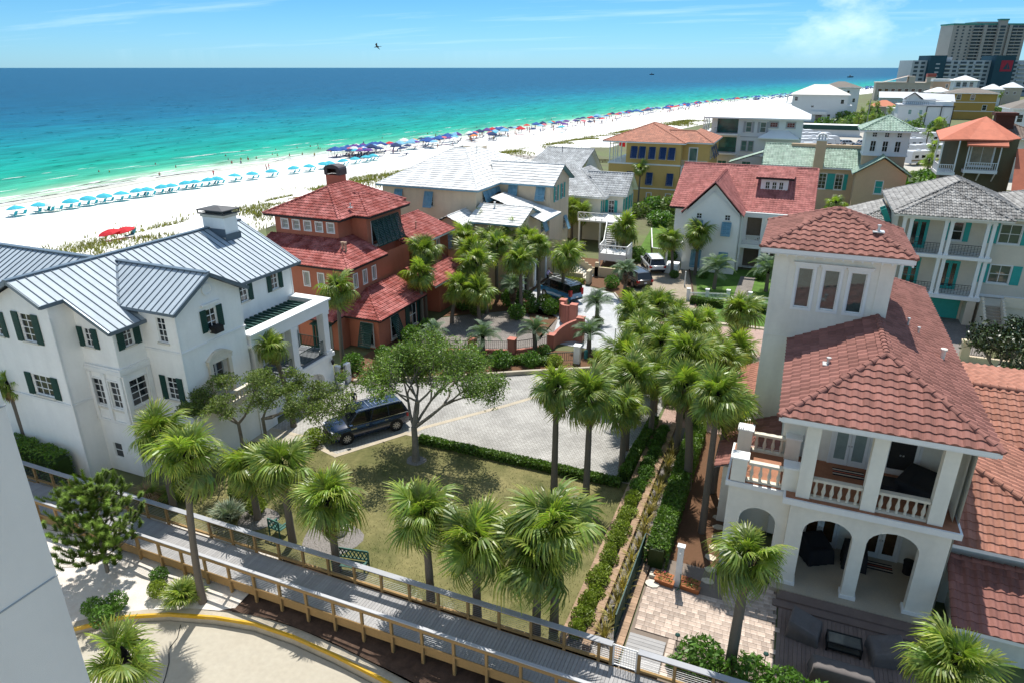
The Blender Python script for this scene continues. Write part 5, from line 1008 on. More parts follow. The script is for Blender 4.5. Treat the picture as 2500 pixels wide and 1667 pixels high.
# ------------------------------------------------------------------ yellow house with the orange roof
M_Ewall = mat('ochre_yellow_stucco', (0.60, 0.40, 0.14), 0.9, 0.05, 0.5)
M_Etile = mat('orange_tile_far', (0.42, 0.17, 0.105), 0.7, 0.12, 1.0, tint=True)
k_ = 0.972
Eh = House('yellow_house', 'ochre yellow three storey house with orange tile roof and navy shutters', (-24, 125, 0))
Eh.block(-28.2, -18.9, 119.5, 134, 0, 10.2); Eh.block(-31.2, -28.21, 119.5, 134, 0, 6.5, skip='e'); Eh.block(-18.89, -14.6, 121.5, 134, 0, 10.2, skip='w')
for c in (-26.8, -25.4, -23.7, -21.9, -20.4): Eh.win('y', 119.5, -1, c, 7.6, 9.45, 0.95, 1, 1, bahama=M_navy, casing=0.08)
for c in (-27.3, -23.9, -20.4): Eh.win('y', 119.5, -1, c, 3.3, 5.2, 0.95, 1, 1, bahama=M_navy, casing=0.08)
for c in (-27.0, -23.8, -20.5): Eh.win('y', 119.5, -1, c, 0.35, 1.8, 0.8, 1, 1, glass=M_Ewall, casing=0.1)
Eh.win('y', 121.5, -1, -17.2, 7.0, 9.4, 1.3, 1, 1, glass=mat('green_glass', (0.03, 0.12, 0.1), 0.1, spec=0.8), casing=0.12); 
for c in (124, 126.5, 129): Eh.win('x', -14.6, 1, c, 7.6, 9.4, 1.0, 1, 1, bahama=M_navy, casing=0.08)
Eh.done([M_Ewall])
b = MB(); b.box(-31.3, 119.4, 6.5, -18.8, 119.5, 6.75); b.box(-31.3, 119.4, 2.5, -18.8, 119.5, 2.68); b.box(-31.35, 119.35, 6.5, -28.2, 134, 6.7); mks('string_course', b, M_white, Eh.t)
b = MB()
for y in (119.6, 122, 125, 128): b.box(-31.2, y, 6.7, -31.05, y + 0.15, 10.2)
for x in (-31.2, -30.2, -29.2): b.box(x, 119.55, 6.7, x + 0.12, 119.7, 10.2)
rail(b, (-31.1, 119.6, 6.7), (-28.3, 119.6, 6.7), 1.0, 14, 0.02); b.box(-18.8, 119.8, 6.3, -14.5, 121.49, 6.5); rail(b, (-18.8, 119.9, 6.5), (-14.6, 119.9, 6.5), 1.0, 20, 0.02); b.box(-18.8, 119.8, 0, -18.6, 120, 6.3); b.box(-14.75, 119.8, 0, -14.55, 120, 6.3); Eh.part('veranda', b, M_white)
FE, HE = hip_faces(-32.3, -18.2, 118.9, 134.6, 10.3, 12.9); FE2 = dict(FE); FE2['e2'] = ((-14.0, 121.0, 10.32), (-14.0, 134, 10.32), (-17.5, 130, 11.9), (-17.5, 124.6, 11.9)); FE2['s2'] = ((-20, 121.0, 10.32), (-14.0, 121.0, 10.32), (-17.5, 124.6, 11.9), (-22, 124.6, 11.9))
er = roof_deck(FE2.values(), 0.2, M_white, M_Etile, Eh.t); tiles(Eh, FE2, HE + [((-14, 121, 10.32), (-17.5, 124.6, 11.9)), ((-22, 124.6, 11.92), (-17.5, 124.6, 11.92))], M_Etile, 0.4, 0.45, 0.05, er, 0.13)
# ------------------------------------------------------------------ tan house with green tile roofs and a white tower
M_Hwall = mat('tan_stucco', (0.62, 0.445, 0.285), 0.9, 0.05, 0.5)
M_Htile = mat('green_barrel_tile', (0.165, 0.27, 0.19), 0.55, 0.14, 0.8, tint=True, col2=(0.30, 0.40, 0.32))
Hh = House('green_roof_house', 'tan house with green barrel tile roofs and white square tower', (6, 126, 0))
Hh.block(-5.5, 9.0, 123.2, 138, 0, 7.2); Hh.block(7.9, 14.8, 118.6, 132, 0, 7.0); Hh.gable('y', 118.6, -1, 7.9, 14.8, 7.0, 9.3)
for c in (4.64, 7.1): Hh.win('y', 123.2, -1, c - 1.2, 3.7, 6.1, 1.1, 2, 4, shut=M_turq, casing=0.08)
Hh.win('y', 118.6, -1, 11.3, 4.1, 6.0, 1.05, 1, 2, glass=M_turq, casing=0.08); Hh.win('y', 123.2, -1, 6.2, 0.4, 2.4, 1.1, 2, 3, casing=0.1); Hh.win('y', 123.2, -1, 0.5, 3.7, 6.1, 1.1, 2, 4, shut=M_turq)
Hh.done([M_Hwall])
FH = dict(s=((-6.2, 122.6, 7.1), (9.4, 122.6, 7.1), (9.4, 128, 10.0), (-6.2, 128, 10.0)), n=((9.4, 134, 7.1), (-6.2, 134, 7.1), (-6.2, 128, 10), (9.4, 128, 10)), ge=((15.3, 118.0, 6.9), (15.3, 132, 6.9), (11.35, 132, 9.5), (11.35, 118.0, 9.5)), gw=((7.4, 124.5, 6.9), (7.4, 118.0, 6.9), (11.35, 118.0, 9.5), (11.35, 127, 9.5)), w=((-11.5, 127, 7.0), (-11.5, 123.5, 7.0), (-6.2, 123.5, 8.9), (-6.2, 127, 8.9)))
hr = roof_deck(FH.values(), 0.22, M_white, M_Htile, Hh.t); tiles(Hh, FH, [((11.35, 118, 9.52), (11.35, 127, 9.52)), ((15.3, 118, 6.9), (11.35, 118, 9.52)), ((7.4, 118, 6.9), (11.35, 118, 9.52)), ((-6.2, 128, 10.02), (9.4, 128, 10.02))], M_Htile, 0.42, 0.48, 0.08, hr, 0.14)
b = MB(); b.box(8.6, 122.0, 7.0, 14.5, 128, 9.42); b.box(-2, 127.4, 8.6, 8.6, 128.2, 10.2); Hh.part('tower_base', b, M_Hwall)
b = MB(); b.box(8.55, 121.95, 9.42, 14.55, 128.05, 13.1); b.box(8.4, 121.8, 9.3, 14.7, 128.2, 9.5); tw = Hh.part('tower', b, M_white)
for c in (9.72, 11.4, 13.1): Hh.win('y', 121.948, -1, c, 9.95, 11.55, 0.78, 2, 2, casing=0.08, sill=False); Hh.win('y', 121.948, -1, c, 12.1, 12.8, 0.66, 2, 2, casing=0.06, sill=False)
FT2, HT2 = hip_faces(7.6, 15.5, 121.0, 129.0, 13.1, 15.1, 3.9); hr2 = roof_deck(FT2.values(), 0.24, M_white, M_Htile, Hh.t); tiles(Hh, FT2, HT2, M_Htile, 0.42, 0.48, 0.08, hr2, 0.15)
b = MB(); b.box(1.7, 122.2, 6.8, 3.2, 123.7, 11.2); ch = Hh.part('chimney', b, M_Hwall); b = MB(); b.box(1.6, 122.1, 11.2, 3.3, 123.8, 11.4)
rows = [[(2.45 + 0.8 * cos(t), y, 11.4 + 0.3 + 0.7 * sin(t)) for t in [pi * k / 8 for k in range(9)]] for y in (122.3, 123.6)]; b.grid(rows)
for k in range(3): b.lathe([(0.16, 0), (0.16, 0.75)], (2.0 + k * 0.45, 122.9, 11.4), 8)
for x in (1.65, 3.25): b.box(x - 0.06, 122.3, 11.4, x + 0.06, 123.6, 11.75)
mk('chimney_cap', b, M_white, ch)
# ------------------------------------------------------------------ house with turquoise doors and double balconies (right)
M_Iwall = mat('greige_stucco', (0.66, 0.59, 0.48), 0.9, 0.05, 0.6, bump=0.2)
M_Itile = mat('mottled_grey_tile', (0.12, 0.113, 0.105), 0.5, 0.25, 1.4, tint=True, col2=(0.30, 0.29, 0.27), fac=0.55, spec=0.4)
I = House('balcony_house', 'greige house with grey tile roof, white double balconies and turquoise doors', (13.5, 74, 0))
I.face('y', 72.4, -1, 9.0, 16.4, 2.4, 9.7); I.face('y', 72.2, -1, 16.41, 30, 0, 9.6); I.face('x', 8.9, -1, 70.9, 86, 0, 9.7); I.face('y', 72.0, -1, 12.6, 16.4, 0, 2.4)
for c in (18.0, 22.5): I.win('y', 72.2, -1, c, 7.4, 9.1, 1.6, 2, 2, shut=M_turq, shw=0.7, casing=0.08, glass=M_bright); I.win('y', 72.2, -1, c, 3.75, 5.4, 1.6, 2, 2, shut=M_turq, shw=0.7, casing=0.08, glass=M_bright)
I.win('y', 72.4, -1, 14.0, 7.3, 8.95, 0.85, 1, 2, shut=M_turq, casing=0.06)
I.done([M_Iwall])
door(I, 'y', 72.4, -1, 10.9, 6.35, 8.9, 1.3, M_turq, M_glass); door(I, 'y', 72.4, -1, 10.9, 2.7, 5.3, 1.3, M_turq, M_glass, panes=3); door(I, 'y', 72.4, -1, 14.1, 2.7, 5.3, 1.3, M_turq, M_glass)
b = MB(); b.box(12.9, 71.93, 0.02, 15.5, 71.99, 2.1); I.part('garage_door', b, M_turq); b = MB(); b.box(20.5, 72.1, 0.02, 23.5, 72.19, 2.3); I.part('garage_door', b, M_turq)
b = MB(); b.box(9.0, 70.3, 6.0, 16.7, 72.39, 6.3); b.box(9.0, 70.3, 2.3, 16.6, 72.39, 2.65); b.box(9.2, 70.45, 9.35, 16.5, 70.75, 9.7); b.box(16.42, 72.1, 2.4, 30, 72.19, 2.62); mks('balcony_slab', b, M_white, I.t)
for x in (9.4, 9.95, 12.7, 13.15, 15.9, 16.35):
    for z0, z1 in ((6.3, 9.35), (2.65, 6.0)):
        b = MB(); b.box(x - 0.14, 70.5, z0, x + 0.14, 70.78, z1); b.box(x - 0.18, 70.46, z0, x + 0.18, 70.82, z0 + 0.14); b.box(x - 0.18, 70.46, z1 - 0.14, x + 0.18, 70.82, z1); I.part('column', b, M_white)
b = MB(); b.box(15.7, 70.4, 0, 16.4, 72, 2.3); I.part('pier', b, M_Iwall)
for z in (6.3, 2.65):
    for x0, x1 in ((10.1, 12.55), (13.3, 15.75)):
        b = MB(); rail(b, (x0, 70.6, z), (x1, 70.6, z), 0.98, 10)
        for k in range(5): b.beam((x0, 70.6, z + 0.25 + k * 0.14), (x1, 70.6, z + 0.25 + k * 0.14), 0.02, 0.02)
        I.part('railing', b, M_iron)
FI = dict(s=((8.4, 69.95, 9.75), (17.6, 69.95, 9.75), (13.0, 73.9, 11.6), (13.0, 73.9, 11.6)), e=((17.6, 69.95, 9.75), (17.6, 77, 9.75), (13.0, 77, 11.6), (13.0, 73.9, 11.6)), w=((8.4, 77, 9.75), (8.4, 69.95, 9.75), (13.0, 73.9, 11.6), (13.0, 77, 11.6)), l=((4.6, 83, 7.6), (4.6, 74.6, 7.6), (8.6, 77.8, 8.95), (8.6, 83, 8.95)), l2=((4.6, 74.6, 7.6), (9.0, 74.6, 7.6), (8.9, 77.8, 8.95), (8.6, 77.8, 8.95)))
F5, H5 = hip_faces(8.35, 19.6, 71.2, 83.0, 9.77, 12.25, 4.4); F6, H6 = hip_faces(17.2, 34, 71.6, 84, 9.7, 11.8, 5.0)
FI.update({'m' + k: v for k, v in F5.items()}); FI.update({'r' + k: v for k, v in F6.items()})
ir = roof_deck(FI.values(), 0.16, M_trim, M_Itile, I.t); tiles(I, FI, [((8.4, 69.95, 9.75), (13, 73.9, 11.6)), ((17.6, 69.95, 9.75), (13, 73.9, 11.6)), ((4.6, 74.6, 7.6), (8.6, 77.8, 8.95))] + H5 + H6, M_Itile, 0.36, 0.42, 0.075, ir, 0.11)
b = MB()
for y in (75.5, 77.0): b.beam((8.8, y, 7.6), (8.0, y - 0.2, 9.2), 0.5, 0.06, up=(0, 1, 0))
mks('shutter', b, M_turq, I.t)
b = MB(); b.box(5.2, 75.2, 0, 8.8, 84, 7.6); I.part('wing_wall', b, M_Iwall)
# outdoor stair of that house and its front wall
s2 = thing('garden_stair', 'greige outdoor stair with solid parapets beside the turquoise garage door', 'staircase', (17.6, 68.5, 0))
for k in range(12): b = MB(); b.box(16.7, 65.6 + 0.33 * k, 0, 18.0, 65.94 + 0.33 * k, 0.19 * (k + 1)); mk('step', b, mat('buff_step', (0.40, 0.33, 0.25), 0.9, 0.1, 2), s2)
for x in (16.5, 18.02):
    b = MB()
    for k in range(12): b.box(x, 65.3 + 0.36 * k, 0, x + 0.18, 65.66 + 0.36 * k, 0.95 + 0.19 * k)
    mk('parapet', b, M_Iwall, s2)
b = MB(); b.box(16.7, 69.6, 0, 21.0, 72.09, 2.3); b.box(18.2, 69.5, 2.3, 21.0, 69.7, 3.2); mk('landing', b, M_Iwall, s2)
fw = thing('garden_wall', 'low cream wall with square piers and black iron panels in front of the balcony house', 'wall', (18, 60.5, 0))
for k in range(4):
    x = 14.2 + k * 3.4; b = MB(); b.box(x - 0.3, 60.2, 0, x + 0.3, 60.8, 1.7); b.box(x - 0.36, 60.14, 1.7, x + 0.36, 60.86, 1.85); mk('pier', b, M_Cwall, fw)
    if k < 3: b = MB(); b.box(x + 0.3, 60.35, 0, x + 3.1, 60.65, 0.6); mk('wall', b, M_Cwall, fw); b = MB(); rail(b, (x + 0.3, 60.5, 0.6), (x + 3.1, 60.5, 0.6), 0.85, 16); mk('iron_panel', b, M_iron, fw)
sheet('driveway.003', [(12.2, 60.9), (16.3, 60.9), (16.3, 72.0), (12.2, 72.0)], 0.004, M_dark_dr); sheet('street.001', [(7.0, 55.5), (40, 55.5), (40, 58.6), (7.0, 58.6)], 0.0, M_tan_dr); sheet('verge', [(7, 58.7), (40, 58.7), (40, 60.0), (7, 60.0)], -0.005, M_green)
# ------------------------------------------------------------------ houses of the next street: turned to their own grid
M_Fw = mat('white_far_wall', (0.66, 0.67, 0.67), 0.85, 0.03, 0.3); M_Fr = mat('white_far_roof', (0.80, 0.80, 0.79), 0.5, 0.03, 0.3); M_Fg = mat('grey_surround', (0.36, 0.37, 0.38), 0.7, 0.05)
def loc_hip(h, w, d, z, zr, ov, m, fm, x0=0, y0=0, tile=None, **kw):
    F, Hp = hip_faces(x0 - ov, x0 + w + ov, y0 - ov, y0 + d + ov, z, zr, **kw); r = roof_deck(F.values(), 0.25, fm, m, h.t)
    if tile: tiles(h, F, Hp, m, 0.5, 0.6, 0.07, r, 0.15)
    return r
F = House('white_balcony_house', 'large white four level house with white hip roof and black balcony rails', (-16.7, 138.4, 0), 0, world=False)
F.block(0, 15.9, 0, 12, 0, 13.5)
gl = mat('teal_far_glass', (0.03, 0.14, 0.12), 0.15, 0.3, 1, spec=0.6)
F.hole('y', 0, 1.0, 4.8, 10.6, 13.2, 1.4); F.hole('y', 0, 1.0, 4.8, 7.1, 9.9, 1.4)
for c in (6.7, 9.2): F.win('y', 0, -1, c, 10.9, 12.7, 1.0, 1, 2, glass=gl, shut=M_Fg, shw=0.42)
for c in (11.0, 13.9): F.win('y', 0, -1, c, 11.9, 12.7, 1.3, 3, 2, casing=0.2, fr=M_Fg)
for c in (6.2, 7.4): F.win('y', 0, -1, c, 7.5, 9.3, 0.9, 1, 2, glass=gl, casing=0.1, fr=M_Fg)
F.win('y', 0, -1, 12.2, 7.1, 9.3, 4.2, 4, 1, glass=gl, casing=0.15)
for c in (2.6, 7, 12.2): F.win('y', 0, -1, c, 3.6, 5.6, 1.6, 2, 2, glass=gl, casing=0.1)
F.done([M_Fw])
b = MB(); b.box(1.1, 1.3, 10.61, 4.7, 1.35, 13.1); b.box(1.1, 1.3, 7.11, 4.7, 1.35, 9.8); F.part('glazing', b, gl)
b = MB(); b.box(0.6, -1.2, 10.3, 5.0, -0.01, 10.58); b.box(0.6, -1.2, 6.8, 5.0, -0.01, 7.08); b.box(-1.6, -0.2, 10.2, -0.01, 11, 10.5); b.box(-1.6, -0.2, 6.7, -0.01, 11, 7.0); b.box(9.4, -1.3, 6.7, 15, -0.01, 7.0); mks('balcony', b, M_white, F.t)
for z0, z1 in ((10.5, 13.5), (7.0, 10.2), (3.4, 6.7)):
    for y in (0, 2.6, 5.2, 7.8): b = MB(); b.box(-1.55, y, z0, -1.35, y + 0.2, z1); F.part('column', b, M_white)
for p_, q_ in (((0.7, -1.1, 10.58), (4.9, -1.1, 10.58)), ((0.7, -1.1, 7.08), (4.9, -1.1, 7.08)), ((-1.5, 0, 10.5), (-1.5, 10, 10.5)), ((-1.5, 0, 7), (-1.5, 10, 7)), ((9.5, -1.2, 7), (14.9, -1.2, 7))): b = MB(); rail(b, p_, q_, 1.0, 22); F.part('railing', b, M_iron)
loc_hip(F, 15.9, 12, 13.5, 16.2, 1.2, M_Fr, M_white, inset=5.5)
b = MB(); b.poly([(8.6, -1.8, 10.1), (15.6, -1.8, 10.1), (13.4, 0, 11.4), (10.8, 0, 11.4)]); b.poly([(8.6, -1.8, 10.1), (10.8, 0, 11.4), (8.6, 0, 10.1)]); b.poly([(15.6, -1.8, 10.1), (15.6, 0, 10.1), (13.4, 0, 11.4)]); b.box(8.6, -1.8, 9.95, 15.6, 0, 10.09); F.part('awning_roof', b, M_Fr)
b = MB(); b.box(5.4, -0.06, 10.0, 15.9, -0.01, 10.12); b.box(5.4, -0.06, 6.5, 15.9, -0.01, 6.62); F.part('string_course', b, M_Fg)
# olive house with the orange roof
M_Jw = mat('olive_stucco', (0.13, 0.115, 0.065), 0.9, 0.08, 0.5); M_Jr = mat('coral_orange_roof', (0.52, 0.155, 0.085), 0.75, 0.10, 0.6, bump=0.2, streak=0.1)
J = House('olive_house', 'dark olive house with coral orange roof and small white balcony', (22, 116, 0))
J.block(19.6, 26.6, 114.0, 125, 0, 13.0); J.win('y', 114.0, -1, 22.7, 9.4, 12.2, 2.6, 2, 1, casing=0.15, glass=mat('beige_far_glass', (0.28, 0.24, 0.17), 0.2, 0.2, 1)); J.win('y', 114.0, -1, 22.4, 4.6, 6.2, 3.0, 4, 2, casing=0.15); J.done([M_Jw])
b = MB(); b.box(20.7, 112.7, 8.5, 24.7, 113.99, 8.9); J.part('balcony', b, M_white)
for x in (20.75, 24.5): b = MB(); b.box(x, 112.75, 8.9, x + 0.14, 112.9, 12.4); J.part('column', b, M_white)
b = MB(); rail(b, (20.8, 112.8, 8.9), (24.6, 112.8, 8.9), 1.0, 14, 0.03, 0.08); J.part('railing', b, M_white)
for x in (20.9, 22.7, 24.5): b = MB(); b.beam((x, 113.9, 7.4), (x, 112.8, 8.5), 0.14, 0.14); J.part('bracket', b, M_white)
b = MB(); b.box(17.4, 111.6, 8.2, 19.59, 116, 8.6); J.part('side_balcony', b, M_white)
for x, y in ((17.4, 111.6), (19.3, 111.6), (17.4, 115.8)): b = MB(); b.box(x, y, 8.6, x + 0.15, y + 0.15, 12.8); J.part('column', b, M_white)
b = MB(); rail(b, (17.5, 111.7, 8.6), (19.4, 111.7, 8.6), 1.0, 8, 0.03, 0.08); rail(b, (17.5, 111.7, 8.6), (17.5, 115.9, 8.6), 1.0, 14, 0.03, 0.08); mk('railing', b, M_white, J.t, kind='stuff')
ap = (23.1, 119.0, 15.6); ring = [(16.8, 110.5, 12.95), (20.4, 112.2, 13.0), (25.0, 112.6, 13.0), (27.3, 116.5, 13.0), (27.4, 126, 13.0), (18.4, 126, 13.0)]
b = MB()
for p, q in zip(ring, ring[1:] + ring[:1]): b.poly([p, q, ap]); b.beam((p[0], p[1], p[2] - .1), (q[0], q[1], q[2] - .1), 0.1, 0.18)
b.poly([(20.3, 111.7, 12.3), (25.1, 111.7, 12.3), (25.1, 113.6, 13.4), (20.3, 113.6, 13.4)]); b.box(20.3, 111.7, 12.1, 25.1, 111.8, 12.29); J.part('roof', b, M_Jr)
b = MB(); b.poly([(26.0, 108.6, 5.6), (42, 108.6, 5.6), (42, 114.4, 11.8), (26.65, 114.4, 11.8)]); J.part('wing_roof', b, M_Jr); b = MB(); b.poly([(15.4, 111, 5.2), (19.55, 111, 6.9), (19.55, 118, 6.9), (15.4, 118, 5.2)]); J.part('side_roof', b, M_Jr)
b = MB(); b.box(26.65, 109.4, 0, 42, 118, 5.5); J.part('wing_wall', b, mat('brick_red_wall', (0.30, 0.14, 0.08), 0.9, 0.1)); b = MB()
for k in range(5): b.box(27.5 + k * 1.6, 109.34, 3.2, 28.4 + k * 1.6, 109.39, 5.0)
mks('shutter', b, mat('mustard_shutter', (0.42, 0.24, 0.05), 0.7, 0.1), J.t); vent_pipe(J.t, (29.0, 111.5, 8.8), M_galv, 0.3, 0.08)
def fh(name, label, xy, rz, w, d, ze, zr, wm, rm, wins=(), roof='hip', tile=False, gm=None, group='houses of the far streets', fm=None):
    h = House(name, label, (*xy, 0), rz, world=False, group=group); h.block(0, w, 0, d, 0, ze)
    for (ax, at_, out, c, z0, z1, ww) in wins: h.win(ax, at_, out, c, z0, z1, ww, 1, 2, glass=gm or M_glass, casing=0.12, sill=False)
    if roof == 'gable':
        h.gable('x', 0, -1, 0, d, ze, zr); h.gable('x', w, 1, 0, d, ze, zr)
    h.done([wm])
    if roof == 'hip': loc_hip(h, w, d, ze, zr, 0.9, rm, fm or M_white, tile=tile)
    elif roof == 'flat': b = MB(); b.box(-0.4, -0.4, ze, w + 0.4, d + 0.4, zr); h.part('roof', b, rm)
    else:
        b = MB(); b.poly([(-0.6, -0.6, ze), (w + 0.6, -0.6, ze), (w + 0.6, d / 2, zr), (-0.6, d / 2, zr)]); b.poly([(w + 0.6, d + 0.6, ze), (-0.6, d + 0.6, ze), (-0.6, d / 2, zr), (w + 0.6, d / 2, zr)]); b.box(-0.6, -0.66, ze - 0.2, w + 0.6, -0.6, ze); h.part('roof', b, rm)
    return h
M_grey_r = mat('taupe_shingle', (0.19, 0.165, 0.14), 0.9, 0.1, 0.5); M_beige_r = mat('pale_sand_roof', (0.68, 0.62, 0.54), 0.7, 0.04, 0.3); M_far_b = mat('far_beige', (0.52, 0.45, 0.37), 0.9, 0.05, 0.2); M_far_blue = mat('far_pale_blue', (0.38, 0.52, 0.55), 0.9, 0.04, 0.2); M_far_och = mat('far_ochre', (0.46, 0.28, 0.075), 0.9, 0.05, 0.2); M_far_pink = mat('far_peach', (0.56, 0.37, 0.26), 0.9, 0.05, 0.2); M_far_w = mat('far_white', (0.70, 0.71, 0.70), 0.9, 0.03, 0.2); M_far_or = mat('far_orange_roof', (0.58, 0.20, 0.11), 0.8, 0.06, 0.3)
R33 = 0.0
h = fh('beach_house', 'white three storey house with pale sand hip roof beside the beach', (-7.8, 337, ), R33, 22, 16, 11.2, 15.2, M_far_w, M_beige_r, [('y', 0, -1, 1.6, 8.6, 10.2, 1.3), ('y', 0, -1, 20, 7.6, 9.3, 1.3), ('y', 0, -1, 8.5, 6.0, 6.8, 1.2), ('y', 0, -1, 15.5, 1.6, 3.3, 1.2), ('y', 0, -1, 11.5, 0.2, 3.0, 2.6)])
b = MB(); 
for z in (3.6, 7.2): b.box(-2.4, 0.5, z, -0.01, 14, z + 0.3)
for y in (0.7, 5, 10): b.box(-2.3, y, 0, -2.0, y + 0.3, 11); 
b.box(22.01, 1, 6.6, 24, 8, 7.0); b.box(8, -1.2, 3.2, 14.5, -0.01, 3.5); b.box(8, -1.2, 3.5, 14.5, -1.1, 4.4); h.part('porch', b, M_white)
h = fh('beach_house', 'white house with taupe shingle roof half hidden behind the pale sand roof', (4, 390), R33, 17, 14, 13.0, 15.6, M_far_w, M_grey_r, [('y', 0, -1, 12, 9.8, 11.6, 1.2), ('y', 0, -1, 15, 6.2, 8, 1.2), ('y', 0, -1, 9, 6.2, 8, 1.2)])
h = fh('low_condominium', 'beige condominium block with red roof edges beside the far beach', (41, 580), R33, 36, 20, 11.5, 12.3, M_far_b, M_far_b, [('y', 0, -1, 3 + 4.2 * k, 2 + 4 * j, 4 + 4 * j, 2.4) for k in range(8) for j in range(2)], 'flat')
b = MB(); b.poly([(4, -0.5, 12.2), (20, -0.5, 16.5), (20, 12, 16.5), (4, 12, 12.2)]); b.box(20, 0, 12.3, 24, 12, 16.3); b.box(31, -1, 12.3, 36, 6, 16); h.part('upper_floor', b, M_far_b); b = MB(); b.poly([(3.5, -0.7, 12.9), (20.5, -0.7, 17.2), (20.5, 1.2, 17.2), (3.5, 1.2, 12.9)]); b.box(30.8, -1.2, 16, 36.2, 6, 18); h.part('red_roof', b, mat('far_red_roof', (0.38, 0.10, 0.08), 0.8, 0.1))
fh('long_blue_house', 'long pale blue house with low white roof below the beige condominium', (33, 424), R33, 17, 10, 7.4, 10.2, M_far_blue, M_far_w, [('y', 0, -1, 2 + 2.9 * k, 3.6, 5.4, 1.4) for k in range(5)], 'gable')
fh('orange_roof_bungalow', 'small bungalow with bright orange hip roof among the far palms', (28, 398), R33, 11, 9, 4.2, 7.0, M_far_b, M_far_or, [('y', 0, -1, 3, 1, 2.6, 1.4), ('y', 0, -1, 8, 1, 2.6, 1.4)])
h = fh('modern_farmhouse', 'white modern house with black gutters and front gable behind the camper park', (31, 309), 0.0, 14, 12, 8.6, 9.0, M_far_w, mat('pale_grey_roof', (0.50, 0.51, 0.54), 0.6, 0.05), [('y', 0, -1, 4.0, 5.6, 7.2, 1.1), ('y', 0, -1, 7.6, 5.6, 7.2, 1.1), ('y', 0, -1, 4.0, 2.0, 3.6, 1.1), ('y', 0, -1, 7.6, 2.0, 3.6, 1.1)], 'flat', gm=mat('mint_far_glass', (0.22, 0.36, 0.32), 0.3, 0.1))
b = MB(); b.box(2, 2.0, 9.0, 12, 11, 11.0); b.poly([(2, 2.0, 11), (7.0, 2.0, 11), (4.5, 2.0, 13)]); b.box(12, 1.5, 8, 18, 11, 10); b.box(14.01, 0.5, 0, 18, 11, 8.2); h.part('upper_floor', b, M_far_w)
b = MB(); b.poly([(1.4, 1.4, 10.9), (4.5, 1.4, 13.2), (4.5, 11, 13.2), (1.4, 11, 10.9)]); b.poly([(7.6, 1.4, 10.9), (4.5, 1.4, 13.2), (4.5, 11, 13.2), (7.6, 11, 10.9)]); b.poly([(7.2, 1.6, 10.9), (18.4, 1.6, 10.2), (18.4, 7, 12.6), (4.6, 7, 13.1)]); h.part('gable_roof', b, mat('pale_grey_roof', (0.5, 0.51, 0.54)))
b = MB(); 
for x in (9.4, 14.2, 18.0): b.beam((x, -0.1, 0), (x, -0.1, 8.4), 0.25, 0.25)
b.beam((9.4, -0.15, 8.5), (18.4, -0.15, 8.5), 0.3, 0.35); b.beam((1.3, 1.3, 10.9), (4.5, 1.3, 13.2), 0.2, 0.3); b.beam((7.7, 1.3, 10.9), (4.5, 1.3, 13.2), 0.2, 0.3); rail(b, (0.2, 0.1, 9.0), (9.6, 0.1, 9.0), 1.0, 14, 0.03, 0.1); h.part('gutter', b, M_iron)
h = fh('ochre_house', 'ochre house with dark shingle roof behind the white modern house', (57.5, 382), 0.0, 19, 14, 11.2, 13.4, M_far_och, M_grey_r, [('y', 0, -1, 4.2, 8.4, 10.6, 1.6), ('y', 0, -1, 9.6, 8.4, 10.6, 1.6), ('y', 0, -1, 15, 4.0, 6.2, 1.6)])
b = MB(); b.box(-0.1, -0.12, 7.2, 19.1, -0.01, 7.5); b.box(-0.1, -0.12, 3.4, 19.1, -0.01, 3.7); mks('string_course', b, M_white, h.t); b = MB(); b.box(-6, -3, 0, -0.3, 3, 3.2); h.part('annex', b, M_far_b); b = MB(); b.poly([(-6.3, -3.3, 3.2), (0, -3.3, 3.2), (0, 1, 6.0), (-6.3, 1, 6.0)]); h.part('annex_roof', b, mat('far_red_roof', (0.38, 0.1, 0.08)))
fh('peach_house', 'small peach block with white roof left of the white pavilion house', (67.5, 512), R33, 10, 10, 14.0, 15.5, M_far_pink, M_far_w, [('y', 0, -1, 7.5, 10.5, 12.5, 1.2)], 'flat')
h = fh('pavilion_house', 'white tower-like house with white hip roof and glazed balconies', (75.5, 494), R33, 12, 11, 15.0, 17.6, M_far_w, M_far_w, [('y', 0, -1, 2.5 + 3.2 * k, 3.5 + 4 * j, 6 + 4 * j, 2.2) for k in range(3) for j in range(3)])
b = MB()
for z in (7, 11): b.box(-0.3, -1.6, z, 8, -0.01, z + 0.3)
for x in (0, 4, 7.8): b.box(x - 0.15, -1.5, 0, x + 0.15, -1.2, 15)
h.part('balcony', b, M_white)
for k, (x, y, w_, lab) in enumerate(((97, 524, 10, 'white roofed cottage left of the small pavilion roof at the far right'), (109, 534, 10, 'white roofed cottage under the far right tower, second from the frame edge'), (118, 470, 12, 'white pointed pavilion roof at the far right edge'))):
    fh('far_cottage', lab, (x, y), R33, w_, 9, 9.5 + k, 12.5 + k, M_far_b if k == 1 else M_far_w, M_far_w, [('y', 0, -1, 2.5, 6.5, 8, 1.4), ('y', 0, -1, 6.5, 6.5, 8, 1.4)])
h = fh('brown_roof_house', 'house with brown tile hip roof and square dark chimney behind the olive house', (31.0, 176), 0.0, 15, 12, 8.4, 11.0, M_Dwall, mat('brown_far_tile', (0.16, 0.11, 0.085), 0.7, 0.15, 0.8, tint=True), [('y', 0, -1, 4, 4.5, 6.3, 1.3), ('y', 0, -1, 10, 4.5, 6.3, 1.3)], tile=True)
b = MB(); b.box(5.6, 3.0, 9.0, 9.0, 5.5, 12.6); ch = h.part('chimney', b, mat('dark_brick', (0.10, 0.035, 0.025), 0.9, 0.1)); b = MB(); b.box(5.2, 2.6, 12.6, 9.4, 5.9, 13.2); mk('chimney_cap', b, mat('dark_brick', (0.1, 0.035, 0.025)), ch)
